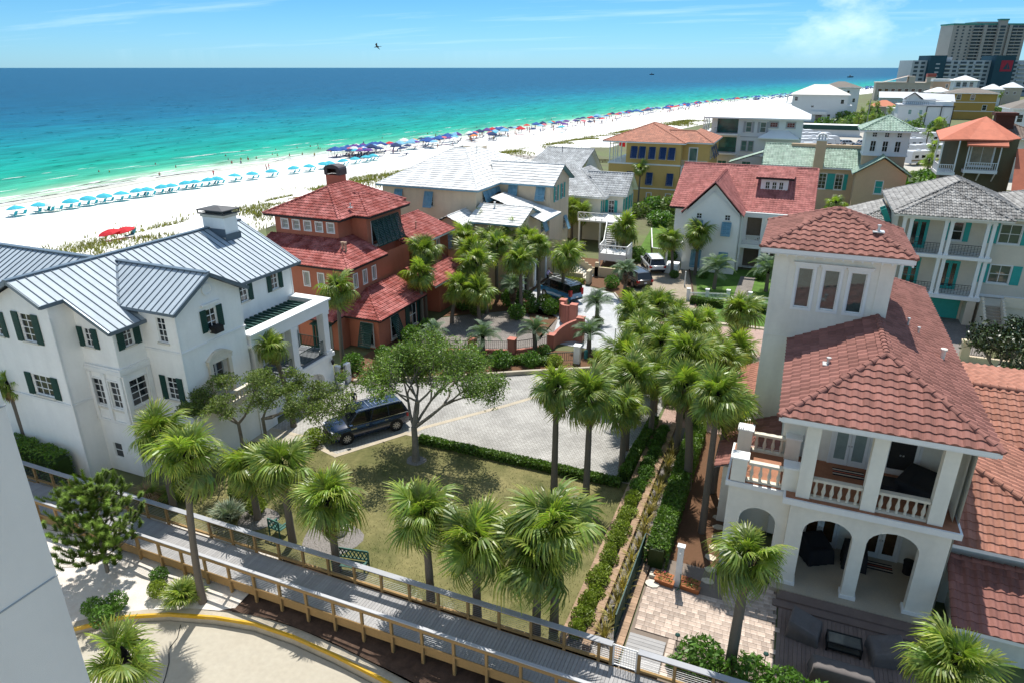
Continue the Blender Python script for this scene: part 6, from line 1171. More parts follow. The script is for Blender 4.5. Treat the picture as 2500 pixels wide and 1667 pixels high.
fh('white_edge_house', 'white clapboard house cut by the right frame edge above the olive house', (49.5, 226), 0.0, 12, 12, 12.0, 15, M_far_w, M_grey_r, [('y', 0, -1, 2.0, 8.5, 10.5, 1.3), ('y', 0, -1, 2.0, 4.5, 6.5, 1.3)])
# small flat roofed block and white awning shed near the camper park
fh('flat_roof_shed', 'low white flat roofed building in front of the orange roof bungalow', (31.0, 345), R33, 12, 9, 5.6, 6.0, M_far_w, M_far_w, [('y', 0, -1, 8, 3.2, 4.4, 2.0)], 'flat')
h = fh('park_office', 'long low building with dark green fascia beside the camper park', (-1.2, 268), R33, 18, 7, 3.2, 3.6, M_far_w, M_far_w, [], 'flat'); b = MB(); b.box(-0.6, -0.62, 2.2, 18.6, -0.42, 3.7); h.part('fascia', b, M_teal)
for k, (x, y, w_, ze) in enumerate(((88, 318, 12, 7), (104, 352, 13, 8), (78, 282, 12, 6), (122, 404, 14, 9), (66, 246, 11, 6), (128, 452, 14, 9), (144, 500, 15, 10), (60, 470, 12, 9), (112, 300, 13, 7), (96, 268, 12, 6), (84, 232, 12, 6))):
    fh('far_cottage', f'{nth(k + 1)} of the small houses beyond the olive house counted towards the high-rises', (x, y), 0.0, w_, 10, ze, ze + 2.6, (M_far_w, M_far_b, M_far_blue, M_far_pink)[k % 4], (M_grey_r, M_far_w, M_beige_r)[k % 3], [('y', 0, -1, 2.5, ze - 2.4, ze - .8, 1.4), ('y', 0, -1, w_ - 3, ze - 2.4, ze - .8, 1.4)], group='small houses beyond the olive house')
# ------------------------------------------------------------------ high-rise blocks on the far shore
M_tow = mat('tower_beige', (0.40, 0.355, 0.325), 0.9, 0.05, 0.1); M_towg = mat('tower_glass', (0.055, 0.075, 0.09), 0.3, 0.2, 0.5); M_cond = mat('condo_grey', (0.45, 0.47, 0.49), 0.9, 0.05, 0.1); M_slate = mat('slate_blue_panel', (0.028, 0.075, 0.10), 0.8, 0.1, 0.1)
def win_mesh(w, h, m, d=0.3):
    b = MB(); b.box(-w / 2, -d, 0, w / 2, 0.05, h); return b.mesh('window', m)
T = thing('apartment_tower', 'tall beige apartment tower with rows of balconies and teal roof line', 'tower', (122, 873, 0), radians(22.5), world=False, group='high-rise blocks by the far beach')
b = MB(); b.box(0, 0, 0, 75, 22, 62); b.box(30, -3, 0, 33, 0, 62); b.box(44, -4, 0, 52, 0, 66); b.box(56, -2, 0, 59, 0, 62); b.box(23, 0, 62, 44, 20, 65); mk('wall', b, M_tow, T)
b = MB(); b.box(-0.5, -0.6, 62, 76, 22.5, 63.4); b.box(43.5, -4.5, 66, 52.5, 1, 67.4); mks('parapet', b, mat('teal_parapet', (0.06, 0.26, 0.22), 0.7, 0.1), T)
wm_s = win_mesh(1.8, 1.3, M_towg); wm_b = win_mesh(5.4, 1.9, M_towg); 
b = MB(); b.box(-6.4, -2.2, 0, 6.4, 0, 1.1); bal_me = b.mesh('balcony', M_tow)
for f in range(19):
    z = 4 + f * 3.05
    for x in (5, 11, 17.5): inst('window', wm_s, T, (x, 0, z + 0.6))
    for x in (26.5, 38.5): inst('balcony', bal_me, T, (x, 0, z - 0.6)); inst('window', wm_b, T, (x - 2.5, 0, z + 0.6)); inst('window', wm_b, T, (x + 3.2, 0, z + 0.6), sc=(0.8, 1, 1))
    inst('window', wm_b, T, (48, -4, z + 0.4)); inst('balcony', bal_me, T, (66, 0, z - 0.6)); inst('window', wm_b, T, (62.5, 0, z + 0.6)); inst('window', wm_b, T, (69, 0, z + 0.6))
Q = thing('beach_condominium', 'long grey condominium with two slate blue stair towers and red logo', 'apartment block', (71.5, 679, 0), radians(22.5), world=False, group='high-rise blocks by the far beach')
b = MB(); b.box(0, 0, 0, 105, 20, 27.4); b.box(20, 4, 27.4, 34, 16, 30); mk('wall', b, M_cond, Q)
b = MB(); b.box(12, -4, 0, 25, 14, 31); mk('stair_tower', b, M_slate, Q); b = MB(); b.box(64, -5, 0, 80, 14, 31); mk('stair_tower', b, M_slate, Q)
b = MB(); b.box(69, -5.2, 19, 78.5, -5.02, 27.3); lg = mk('logo_panel', b, mat('logo_red', (0.38, 0.03, 0.055), 0.7, 0.05), Q)
b = MB(); b.poly([(71, -5.25, 20.6), (74.4, -5.25, 20.6), (74.4, -5.25, 26.2)]); b.poly([(74.8, -5.25, 20.6), (77, -5.25, 20.6), (74.8, -5.25, 25)]); mk('logo_sail', b, M_slate, lg)
cw = win_mesh(3.0, 1.7, M_towg); cb = MB(); cb.box(-3.2, -1.6, 0, 3.2, 0, 1.0); cbm = cb.mesh('balcony', mat('condo_balcony', (0.52, 0.53, 0.54), 0.9, 0.03)); sg = MB(); sg.box(-1.6, -0.3, 0, 1.6, 0.1, 1.0); sgm = sg.mesh('stair_opening', M_cond)
for f in range(8):
    z = 2.4 + f * 3.1
    inst('window', cw, Q, (3.5, 0, z + 0.5)); inst('window', cw, Q, (8.8, 0, z + 0.5))
    for k in range(6): x = 29 + k * 6.3; inst('balcony' if k % 2 == 0 else 'window', cbm if k % 2 == 0 else cw, Q, (x, 0, z - (0.3 if k % 2 == 0 else -0.6))); 
    for k in range(6):
        if k % 2 == 0: x = 29 + k * 6.3; inst('window', cw, Q, (x, 0.0, z + 0.75), sc=(1.6, 1, 0.9))
    for k in range(4): x = 84 + k * 6; inst('balcony' if k % 2 else 'window', cbm if k % 2 else cw, Q, (x, 0, z - (0.3 if k % 2 else -0.6)))
    inst('stair_opening', sgm, Q, (18.6, -4, z))
# ------------------------------------------------------------------ plants
M_frond = mat('palm_frond', (0.12, 0.205, 0.034), 0.42, 0.2, 2.0, tint=True, objrand=0.3, transl=0.38, spec=0.6, col2=(0.175, 0.24, 0.05))
M_pindo = mat('pindo_frond', (0.115, 0.175, 0.095), 0.55, 0.15, 2.0, tint=True, objrand=0.2, transl=0.22, spec=0.4)
M_deadf = mat('dead_frond', (0.26, 0.19, 0.11), 0.9, 0.2, 3, tint=True, objrand=0.2)
M_trunk = mat('palm_trunk', (0.19, 0.165, 0.135), 0.95, 0.25, 4.0, bump=0.8, bscale=18, col2=(0.12, 0.10, 0.08))
M_boot = mat('palm_boots', (0.17, 0.115, 0.075), 0.95, 0.3, 5.0, tint=True)
M_bark = mat('grey_bark', (0.19, 0.17, 0.14), 0.95, 0.25, 3.0, bump=0.9, bscale=12)
M_leaf = mat('oak_leaf', (0.12, 0.205, 0.042), 0.5, 0.15, 1.0, tint=True, transl=0.25, spec=0.45)
M_shrub = mat('shrub_leaf', (0.085, 0.175, 0.025), 0.5, 0.15, 1.0, tint=True, transl=0.22, spec=0.4, objrand=0.15)
M_varieg = mat('variegated_leaf', (0.20, 0.26, 0.035), 0.5, 0.15, 1.0, tint=True, transl=0.22, objrand=0.15)
M_pine = mat('pine_needles', (0.10, 0.165, 0.025), 0.6, 0.15, 1.0, tint=True, transl=0.15)
M_tuft = mat('grass_tuft', (0.30, 0.29, 0.09), 0.8, 0.2, 1.0, tint=True, transl=0.2, objrand=0.2)
M_olive = mat('grey_green_leaf', (0.13, 0.19, 0.05), 0.6, 0.15, 1.0, tint=True, transl=0.2)
def fan_frond(seed, stiff, m, n=34):
    """fan leaf: petiole along +X, then drooping segments round a short rib"""
    r = random.Random(seed); b = MB(); b.tinted = True; pl = 0.80
    b.tube([(0, 0, 0), (pl * 0.5, 0, 0.05), (pl, 0, 0.02)], [0.028, 0.018, 0.012], 4, tc=(1.2, 1.1, 0.9))
    for i in range(n):
        a = radians(-138 + 276 * i / (n - 1)) + r.uniform(-0.04, 0.04); L = (1.12 - 0.28 * abs(a) / 2.4) * r.uniform(0.88, 1.1); hub = Vector((pl - 0.10 + 0.22 * max(0, cos(a)), 0, 0.02 - 0.04 * abs(a)))
        d = Vector((cos(a), sin(a), 0)); side = Vector((-sin(a), cos(a), 0)); drp = (1 - stiff) * r.uniform(0.6, 1.2); v = r.uniform(0.75, 1.25); tcol = (v * r.uniform(0.9, 1.25), v, v * 0.9); rows = []
        for k, (t, w) in enumerate(((0.0, 0.012), (0.40, 0.038), (0.72, 0.030), (1.0, 0.005))):
            z = 0.10 * t - drp * 0.95 * t ** 2.2; h = d * (L * (t - 0.30 * drp * t ** 2.6)); p = hub + h + Vector((0, 0, z)); f = 0.012 if i % 2 else -0.012
            rows.append([p - side * w + Vector((0, 0, -abs(f))), p + side * w + Vector((0, 0, f))])
        b.grid(rows[:3], tc=tcol); b.grid(rows[2:], tc=(tcol[0] * 1.35, tcol[1] * 1.2, tcol[2]))
    return b.mesh('frond', m)
def feather_frond(seed, m, n=26, L=1.9):
    r = random.Random(seed); b = MB(); b.tinted = True
    P = lambda t: Vector((L * (t - 0.18 * t ** 3), 0, 0.62 * t - 1.15 * t ** 2.3))
    b.tube([P(k / 6) for k in range(7)], [0.03, 0.024, 0.018, 0.014, 0.01, 0.008, 0.004], 4, tc=(1.3, 1.2, 1.0))
    for i in range(n):
        t = 0.16 + 0.83 * i / (n - 1); p = P(t); tg = (P(min(1, t + 0.02)) - P(t - 0.02)).normalized(); l = 0.52 * (1 - 0.55 * abs(2 * t - 0.9)) * r.uniform(0.85, 1.15)
        for s in (-1, 1):
            d = (tg * 0.62 + Vector((0, s * 0.75, 0.5))).normalized(); q = p + d * l * 0.55; e = p + d * l + Vector((0, 0, -0.10)); w = tg * 0.018; v = r.uniform(0.8, 1.25)
            b.grid([[p - w, p + w], [q - w * 1.2, q + w * 1.2], [e, e + w * 0.2]], tc=(v, v, v))
    return b.mesh('frond', m)
FR = {k: [fan_frond(10 * j + i, s, M_frond) for i in range(3)] for j, (k, s) in enumerate((('up', 0.55), ('mid', 0.15), ('low', -0.15)))}
FRD = [fan_frond(90 + i, 0.0, M_deadf, 22) for i in range(2)]
SILV = [fan_frond(70 + i, 0.8, mat('silver_frond', (0.19, 0.25, 0.20), 0.6, 0.1, 2, tint=True, transl=0.15), 24) for i in range(2)]
FF = [feather_frond(i, M_pindo) for i in range(3)]
def boots_mesh(seed, h=1.1):
    r = random.Random(seed); b = MB(); b.tinted = True
    for i in range(70):
        z = h * i / 70.0; a = i * 2.399; rad = 0.15 + 0.05 * (z / h); p = Vector((rad * cos(a), rad * sin(a), z)); o = Vector((cos(a), sin(a), 0)); v = r.uniform(0.6, 1.3)
        b.beam(p, p + o * 0.14 + Vector((0, 0, 0.20 * r.uniform(0.7, 1.2))), 0.09, 0.035, tc=(v, v, v))
    return b.mesh('boots', M_boot)
BOOT = [boots_mesh(i) for i in range(2)]
bb = MB(); bb.lathe([(0.10, -0.25), (0.17, 0.0), (0.14, 0.22), (0.03, 0.55)], n=8); HEART = bb.mesh('crown', M_boot)
def palm(label, x, y, z0, h, rad=1.75, n=38, kind='sabal', boots=False, lean=(0, 0), tr=0.15, dead=4, group='palm trees', wind=0.12, seed=None, name='palm_tree'):
    """trunk and crown; h = height of the crown's heart above z0; the crown carries its fronds one by one"""
    r = random.Random(seed if seed is not None else int(abs(x * 131 + y * 71)))
    t = thing(name, label, 'palm tree', (x, y, z0), 0, group, world=False)
    b = MB(); k = 9; lean = (lean[0] + r.uniform(-.12, .12), lean[1] + r.uniform(-.12, .12)); top = Vector((lean[0], lean[1], h)); pts, rr = [], []
    for i in range(k + 1):
        f = i / k; pts.append((lean[0] * f * f, lean[1] * f * f, h * f - 0.15 * (i == 0))); rr.append(tr * (1.28 - 0.35 * f if i else 1.5) * (1 + 0.05 * (i % 2)))
    b.tube(pts, rr, 9); mk('trunk', b, M_trunk, t, smooth=True)
    c = inst('crown', HEART, t, top, (r.uniform(-.2, .2), r.uniform(-.2, .2), 0))
    if boots: inst('boots', BOOT[r.randint(0, 1)], t, top - Vector((0, 0, 1.35 if h > 2 else 0.6)), (0, 0, r.uniform(0, 6)), (1.15, 1.15, 1.0 if h > 2 else 0.6))
    sc = rad / 1.78 * r.uniform(0.88, 1.06); n = n - r.randint(0, 8) if kind == 'sabal' else n
    for i in range(n):
        f = (i + 0.5) / n; az = i * 2.39996 + r.uniform(-0.5, 0.5)
        el = radians(80 - 128 * f ** 0.85 + r.uniform(-20, 20)) if kind == 'sabal' else radians(72 - 72 * f + r.uniform(-8, 8))
        az += wind * sin(az) * (1 if kind == 'sabal' else 0.3)
        if kind == 'sabal': me = FR['up' if f < 0.24 else 'mid' if f < 0.66 else 'low'][r.randint(0, 2)]; s = sc * r.uniform(0.66, 1.18) * (0.86 if f < 0.12 else 1.0)
        else: me = FF[r.randint(0, 2)]; s = sc * r.uniform(0.85, 1.1)
        o = inst('frond', me, c, (0, 0, 0.12 * (1 - f)), (r.uniform(-0.8, 0.8), -el, az), (s, s, s))
    for i in range(dead + (r.randint(0, 4) if dead else 0)):
        az = r.uniform(0, 6.28); inst('frond', FRD[i % 2], c, (0, 0, -0.05), (0, radians(r.uniform(52, 74)), az), (sc * 0.8,) * 3)
    return t
# (label, x, y, ground z, crown height, crown radius, options)
PALMS = [
 ('tall palm with shaggy brown-edged crown between the white house and the boardwalk', -28.5, 21.4, 0, 4.6, 1.9, dict(dead=6)),
 ('tall palm with boot-covered neck rising from the sand in front of the boardwalk', -22.1, 17.0, -.3, 7.4, 1.75, dict(boots=True, lean=(.35, .45), tr=.13)),
 ('short palm in the round gravel bed beside the green lawn chair', -23.8, 22.5, 0, 3.1, 1.6, dict(dead=5)),
 ('palm standing right behind the green lawn chair', -20.8, 21.6, 0, 4.5, 1.75, dict(boots=True, dead=3)),
 ('bushy palm beside the green garden bench', -17.5, 20.75, 0, 3.9, 1.9, dict(dead=4, boots=True)),
 ('palm on the lawn behind the boardwalk, next right of the bench', -12.5, 20.75, 0, 4.6, 1.85, dict(dead=4)),
 ('palm with thick boot-covered trunk behind the boardwalk, middle of the lawn edge', -10.2, 20.7, 0, 3.9, 1.95, dict(boots=True)),
 ('large palm at the lawn corner, nearer of the touching pair', -7.5, 20.75, 0, 4.0, 2.1, dict(n=34)),
 ('large palm at the lawn corner, taller and farther of the touching pair', -6.9, 21.3, 0, 5.1, 2.0, dict(n=34, dead=3)),
 ('tall straight palm on the lawn beside the paved court, first of two', -10.35, 31.2, 0, 6.1, 1.75, {}),
 ('tall straight palm on the lawn beside the paved court, second of two', -8.45, 31.1, 0, 6.0, 1.8, dict(dead=3)),
 ('palm at the court corner above the end of the low hedge', -7.25, 34.3, 0, 4.1, 1.8, {}),
 ('palm at the court edge just behind the corner palm', -7.6, 36.8, 0, 4.9, 1.8, {}),
 ('palm over the shrub strip with its trunk hidden by the court-side fronds', -6.5, 38.9, 0, 4.2, 1.75, {}),
 ('palm with shaggy boot-covered trunk beside the tall hedge', -3.4, 33.9, 0, 6.2, 1.8, dict(boots=True, lean=(-.7, 0), tr=.19)),
 ('tall slender palm in the mulch path beside the stepping stones', -2.05, 30.3, 0, 7.7, 1.6, dict(boots=True, tr=.14)),
 ('palm leaning over the stepping stones next to the tower house wall', -2.0, 34.2, 0, 5.2, 1.65, dict(lean=(.49, .03))),
 ('windswept palm with boots on the brick patio in front of the arches', 0.2, 21.85, 0, 5.5, 1.65, dict(boots=True, tr=.17, dead=1)),
 ('windswept palm at the bottom right beside the sunken deck', 6.7, 20.4, -.2, 4.6, 1.75, dict(boots=True)),
 ('palm on the pink road in front of the white picket fence, left one', -5.0, 51.8, 0, 3.5, 1.7, {}),
 ('palm on the pink road nearest the tower, under the picket fence', -2.6, 56.5, 0, 3.2, 2.0, dict(boots=True, lean=(-.4, 0))),
 ('palm on the pink road beside the tower wall, leaning', -2.5, 49.0, 0, 2.7, 1.85, dict(lean=(.2, -.2))),
 ('palm on the pink road behind the tall hedge, lowest of the clump', -2.9, 45.5, 0, 3.4, 1.6, {}),
 ('crowded palm at the left of the road clump next to the grey driveway', -10.8, 51.0, 0, 3.9, 1.9, {}),
 ('crowded palm in the middle of the road clump, fullest crown', -8.6, 45.6, 0, 4.0, 2.0, dict(n=34)),
 ('crowded palm at the right of the road clump above the pink road', -6.8, 49.4, 0, 4.0, 1.7, {}),
 ('palm of the road clump standing nearest the court', -8.1, 40.6, 0, 3.8, 1.9, {}),
 ('low fan palm below the road clump next to the mailbox post', -12.2, 46.5, 0, 1.3, 1.2, dict(n=20, dead=0)),
 ('palm in front of the terracotta house with tall double crown', -30.2, 51.4, 0, 4.9, 2.0, dict(n=34)),
 ('palm rising behind the terracotta house palm, upper of the two crowns', -30.9, 53.3, 0, 6.4, 1.9, {}),
 ('palm leaning right over the brown driveway of the terracotta house', -27.9, 52.8, 0, 3.4, 1.95, dict(lean=(.7, .35))),
 ('palm in front of the cream house, lowest full crown of the grove', -26.0, 56.4, 0, 5.0, 2.1, dict(lean=(-.8, -.4), n=34)),
 ('grove palm under the small white gable of the cream house', -30.4, 61.2, 0, 6.0, 1.9, {}),
 ('grove palm under the white porch roof, highest on the left', -31.0, 67.5, 0, 6.0, 1.8, {}),
 ('grove palm in the middle of the cream house front', -26.6, 60.2, 0, 5.7, 1.9, {}),
 ('grove palm just below the white porch gable', -27.2, 66.3, 0, 5.9, 1.75, {}),
 ('straight trunked palm beside the open garage', -22.7, 57.0, 0, 5.5, 1.95, {}),
 ('palm between the garage openings of the cream house', -22.6, 61.6, 0, 5.9, 1.7, {}),
 ('palm leaning over the blue-black van roof', -20.6, 63.0, 0, 4.7, 2.0, dict(lean=(.4, -.2), boots=True)),
 ('left of the twin palms in front of the grey tile house', -27.7, 88.2, 0, 4.1, 2.0, {}),
 ('right of the twin palms in front of the grey tile house', -26.2, 87.4, 0, 4.2, 2.0, {}),
 ('palm standing beside the white wooden stair landing', -18.6, 80.4, 0, 3.9, 2.1, {}),
 ('tall thin palm against the yellow house wall', -25.0, 116.8, 0, 6.2, 1.6, dict(n=20, tr=.12)),
 ('palm in front of the white cottage porch corner', -11.9, 76.2, 0, 4.2, 2.0, dict(lean=(-.5, 0))),
 ('palm against the white cottage gable wall', -9.5, 77.6, 0, 4.7, 2.0, {}),
 ('palm in front of the white house garage terrace', -28.6, 31.3, 0, 5.7, 1.6, dict(tr=.15, lean=(-.4, -.4))),
 ('tall curved palm between the white house and the terracotta house', -31.3, 40.6, 0, 6.5, 1.75, dict(lean=(.1, .1), tr=.14)),
 ('small palm glimpsed beside the near white wall at the left frame edge', -40.5, 21.9, 0, 5.0, 1.3, dict(n=20)),
]
for lab, x, y, z0, h, rad, kw in PALMS: palm(lab, x, y, z0, h, rad * 0.96, group='fan palms of the gardens', **kw)
for k, (x, y, h) in enumerate(((-9.6, 43.2, 3.4), (-5.2, 41.8, 4.6), (-4.6, 44.6, 3.9), (-7.0, 42.6, 5.0), (-9.6, 48.4, 3.4), (-5.6, 47.2, 4.4), (-9.4, 54.2, 3.6), (-4.2, 48.6, 3.0), (-7.8, 54.6, 3.0), (-11.4, 57.4, 2.6), (-4.6, 37.4, 6.6))): palm(f'{nth(k + 1)} of the extra palms filling the strip between court and pink road', x, y, 0, h, R.uniform(1.5, 1.95), group='palms filling the road strip', boots=k % 3 == 0)
for k, (x, y, h) in enumerate(((-28.4, 58.4, 5.0), (-24.6, 63.6, 5.6), (-29.0, 64.0, 5.2), (-25.4, 53.4, 3.2))): palm(f'{nth(k + 1)} of the palms filling the grove before the cream house', x, y, 0, h, 1.9, group='palms filling the grove')
PIND = [
 ('blue-green feather palm on the cottage lawn behind the picket fence, left one', -6.8, 73.0, 2.0, 2.3), ('blue-green feather palm on the cottage lawn behind the picket fence, right one', -1.6, 74.2, 2.0, 2.6),
 ('feather palm with thick trunk left of the parked black car', -15.0, 66.7, 2.6, 1.7), ('feather palm at the end of the salmon wall by the grey driveway', -15.6, 58.3, 1.7, 1.7), ('feather palm beside the small teal box and white post', -14.2, 51.0, 1.4, 1.8), ('feather palm between the salmon piers', -18.3, 49.2, 1.7, 1.6), ('feather palm on the brown driveway edge above the oak', -22.0, 46.9, 1.5, 1.6), ('feather palm near the terracotta house corner', -26.2, 46.2, 1.4, 1.5), ('dark feather palm in the shade of the grove', -24.2, 58.6, 2.2, 1.7)]
for lab, x, y, h, rad in PIND: palm(lab, x, y, 0, h, rad, n=26, kind='pindo', tr=0.17, dead=0, boots=h > 2, group='feather palms')
# near palm below the camera on the ramp edge
palm('fan palm seen from above at the bottom left on the ramp', -17.3, 10.2, -1.2, 6.1, 1.35, n=24, group='fan palms of the gardens', dead=1)
def leaves(b, c, rad, n, size, r, lo=0.65, hi=1.3, shell=0.35, warm=0.0, flat=0.0):
    """leaf faces through an ellipsoid; denser towards its skin"""
    b.tinted = True
    for i in range(n):
        while True:
            p = Vector((r.uniform(-1, 1), r.uniform(-1, 1), r.uniform(-1, 1)))
            if shell < p.length <= 1: break
        q = Vector((c[0] + p.x * rad[0], c[1] + p.y * rad[1], c[2] + p.z * rad[2])); d = Vector((r.gauss(0, 1), r.gauss(0, 1), r.gauss(0, 1))).normalized(); u = d.cross(Vector((r.gauss(0, 1), r.gauss(0, 1), r.gauss(0, 1)))).normalized(); s = size * r.uniform(0.6, 1.35); v = r.uniform(lo, hi); w = 1 + r.uniform(0, warm)
        b.poly([q - d * s, q + u * s * 0.42, q + d * s, q - u * s * 0.42], tc=(v * w, v, v * 0.9))
def leaf_clump_mesh(seed, rad, n, size, m, name='foliage', **k):
    r = random.Random(seed); b = MB(); leaves(b, (0, 0, rad[2] * 0.9), rad, n, size, r, **k); return b.mesh(name, m)
BUSH = {k: [leaf_clump_mesh(s + i, (0.62, 0.62, 0.55), 900, 0.085, m, shell=0.3) for i in range(2)] for k, m, s in (('green', M_shrub, 1), ('var', M_varieg, 5), ('olive', M_olive, 9))}
bt = MB(); 
for i in range(5): a = i * 1.26; bt.tube([(0, 0, -0.05), (0.12 * cos(a), 0.12 * sin(a), 0.3), (0.35 * cos(a), 0.35 * sin(a), 0.75)], [0.02, 0.014, 0.006], 4)
BSTEM = bt.mesh('stem', M_bark)
def bush(label, x, y, s=1.0, kind='green', z=0.0, sz=None, group='garden shrubs', name='shrub'):
    t = thing(name, label, 'shrub', (x, y, z), R.uniform(0, 6), group, world=False); inst('stem', BSTEM, t, sc=(s, s, sz or s)); inst('foliage', BUSH[kind][R.randint(0, 1)], t, (0, 0, 0), (0, 0, R.uniform(0, 6)), (s, s, sz or s)); return t
def tuft_mesh(seed, n=60, h=0.5, m=None, sp=0.28):
    r = random.Random(seed); b = MB(); b.tinted = True
    for i in range(n):
        a = r.uniform(0, 6.28); l = h * r.uniform(0.6, 1.2); o = Vector((cos(a), sin(a), 0)); sd = Vector((-sin(a), cos(a), 0)) * 0.012; p = o * r.uniform(0, 0.07); k = sp * r.uniform(0.4, 1.3); v = r.uniform(0.6, 1.35); w = r.uniform(1.0, 1.35)
        m1 = p + o * k * 0.5 + Vector((0, 0, l * 0.7)); e = p + o * k * 1.2 + Vector((0, 0, l)); b.grid([[p - sd, p + sd], [m1 - sd, m1 + sd], [e, e]], tc=(v * w, v, v))
    return b.mesh('blades', m or M_tuft)
TUFT = [tuft_mesh(i) for i in range(3)]
# ---- the oak on the lawn
def limb_tree(name, label, cat, base, trunk, limbs, lm, barkm, clump, rr, tr0):
    t = thing(name, label, cat, base, 0, None, world=False); b = MB(); b.tube(trunk, tr0, 9)
    tips = []
    for pts, r0 in limbs:
        n = len(pts); b.tube(pts, [r0 * (1 - 0.75 * i / (n - 1)) for i in range(n)], 6)
        for i in range(1, n):
            tips.append(Vector(pts[i]))
    mk('trunk', b, barkm, t, smooth=True)
    return t, tips
rr_ = random.Random(5)
def grow(b, p, d, L, r, depth, tips, rnd, spread=0.75, up=0.12):
    q = p + d * L; mid = p + d * L * 0.5 + Vector((rnd.gauss(0, 0.05 * L), rnd.gauss(0, 0.05 * L), rnd.gauss(0, 0.04 * L)))
    b.tube([p, mid, q], [r, r * 0.85, r * 0.68], 6 if r > 0.03 else 4, cap=False)
    if depth == 0: tips.append(q); return
    tips.append(q) if depth <= 2 else None
    for i in range(3 if depth > 1 else 3):
        nd = (d + Vector((rnd.gauss(0, spread), rnd.gauss(0, spread), rnd.gauss(0, spread * 0.6) + up))).normalized(); grow(b, q, nd, L * rnd.uniform(0.62, 0.86), r * 0.62, depth - 1, tips, rnd, spread, up)
def tree(name, label, base, h0, r0, limbs, depth, leafn, size, m, clr=0.5, spread=0.7, up=0.1, cat='tree', lo=0.5, hi=1.5, group=None, flat=1.0, warm=0.0, seed=3):
    rnd = random.Random(seed); t = thing(name, label, cat, base, 0, group, world=False); b = MB(); tips = []
    b.tube([(0, 0, -0.1), (0.02, 0, h0 * 0.3), (0.0, 0.03, h0 * 0.7), (0, 0, h0)], [r0 * 1.4, r0 * 1.08, r0, r0 * 0.92], 10)
    for (dx, dy, dz, L, rf) in limbs: grow(b, Vector((0, 0, h0 - 0.08)), Vector((dx, dy, dz)).normalized(), L, r0 * rf, depth, tips, rnd, spread, up)
    mk('trunk', b, M_bark, t, smooth=True)
    c = MB(); per = max(1, leafn // max(1, len(tips)))
    for p in tips:
        v = rnd.uniform(0.7, 1.2); leaves(c, p, (clr * rnd.uniform(0.7, 1.3), clr * rnd.uniform(0.7, 1.3), clr * 0.6 * flat), per, size, rnd, lo * v, hi * v, 0.05, warm)
    mk('crown', c, m, t)
    return t
tree('oak_tree', 'broad grey-limbed oak on the lawn beside the paved court', (-19.0, 30.7, 0), 2.3, 0.19, [(-0.75, 0.75, 1.3, 1.6, 0.55), (-0.25, 0.9, 1.4, 1.8, 0.6), (0.15, 0.4, 1.5, 1.6, 0.6), (0.9, 0.55, 0.8, 2.2, 0.6), (0.4, 0.9, 1.0, 1.9, 0.5)], 4, 24000, 0.085, M_leaf, 0.6, 0.55, 0.04, seed=11, lo=0.5, hi=1.55, warm=0.25)
# windswept flat-topped scrub tree over the entry walk
for k, (x, y, lab, ds, lm) in enumerate(((-28.1, 26.3, 'windswept flat-topped scrub tree over the entry walk, left stem', 31, [(-0.5, -0.5, 0.7, 1.2, 0.8), (0.5, 0.1, 0.7, 1.4, 0.8), (0.1, -0.6, 0.8, 1.2, 0.7)]), (-27.2, 27.3, 'windswept flat-topped scrub tree reaching towards the dark blue car', 37, [(1.0, 0.0, 0.45, 1.6, 0.8), (1.0, 0.35, 0.4, 2.0, 0.8), (0.4, 0.2, 0.8, 1.2, 0.7)]))):
    tree('scrub_tree', lab, (x, y, 0), 2.9, 0.10, lm, 3, 10500, 0.075, M_olive, 0.55, 0.42, -0.06, seed=ds, flat=0.5, lo=0.5, hi=1.5, warm=0.2, group='windswept scrub trees')
# young pine with candle-like shoots, bottom left
def pine(label, base, h, seed):
    r = random.Random(seed); t = thing('pine_tree', label, 'tree', base, 0, None, world=False); b = MB(); c = MB(); c.tinted = True
    b.tube([(0, 0, -0.1), (0.1, 0, h * 0.4), (0.05, 0.1, h)], [0.10, 0.07, 0.02], 7)
    for i in range(46):
        z = h * (0.14 + 0.84 * i / 46.0); a = i * 2.4 + r.uniform(-.3, .3); L = (1.25 + 0.75 * sin(pi * min(1, z / h * 1.05))) * r.uniform(0.7, 1.15) * (1.0 if z < h * 0.75 else 0.62)
        p0 = Vector((0.05, 0, z)); d = Vector((cos(a), sin(a), 0.25)); pts = [p0, p0 + d * L * 0.5, p0 + d * L + Vector((0, 0, 0.22 * L))]; b.tube(pts, [0.035, 0.022, 0.01], 5, cap=False)
        for j in range(9):
            f = 0.2 + 0.8 * j / 8; q = p0 + d * L * f + Vector((r.gauss(0, 0.16), r.gauss(0, 0.16), 0.22 * L * f * f)); ax = (Vector((cos(a) * 0.45, sin(a) * 0.45, 0.9)) + Vector((r.gauss(0, .3), r.gauss(0, .3), 0))).normalized(); ln = r.uniform(0.28, 0.55); v = r.uniform(0.65, 1.25)
            for kx in range(44):
                tt = kx / 44.0; aa = kx * 2.4; x = ax.cross(Vector((0.3, 0.2, 0.9))).normalized(); y = ax.cross(x); o = (x * cos(aa) + y * sin(aa)) ; s = q + ax * ln * tt; e = s + o * 0.16 + ax * 0.10; w = ax.cross(o).normalized() * 0.03; vv = v * (0.75 + 0.6 * tt); c.poly([s - w, s + w, e], tc=(vv * 1.05, vv, vv * 0.8))
    mk('trunk', b, M_bark, t, smooth=True); mk('crown', c, M_pine, t); return t
pine('bushy young pine with upright shoots between the near white wall and the boardwalk', (-27.7, 16.7, -0.2), 4.7, 4)
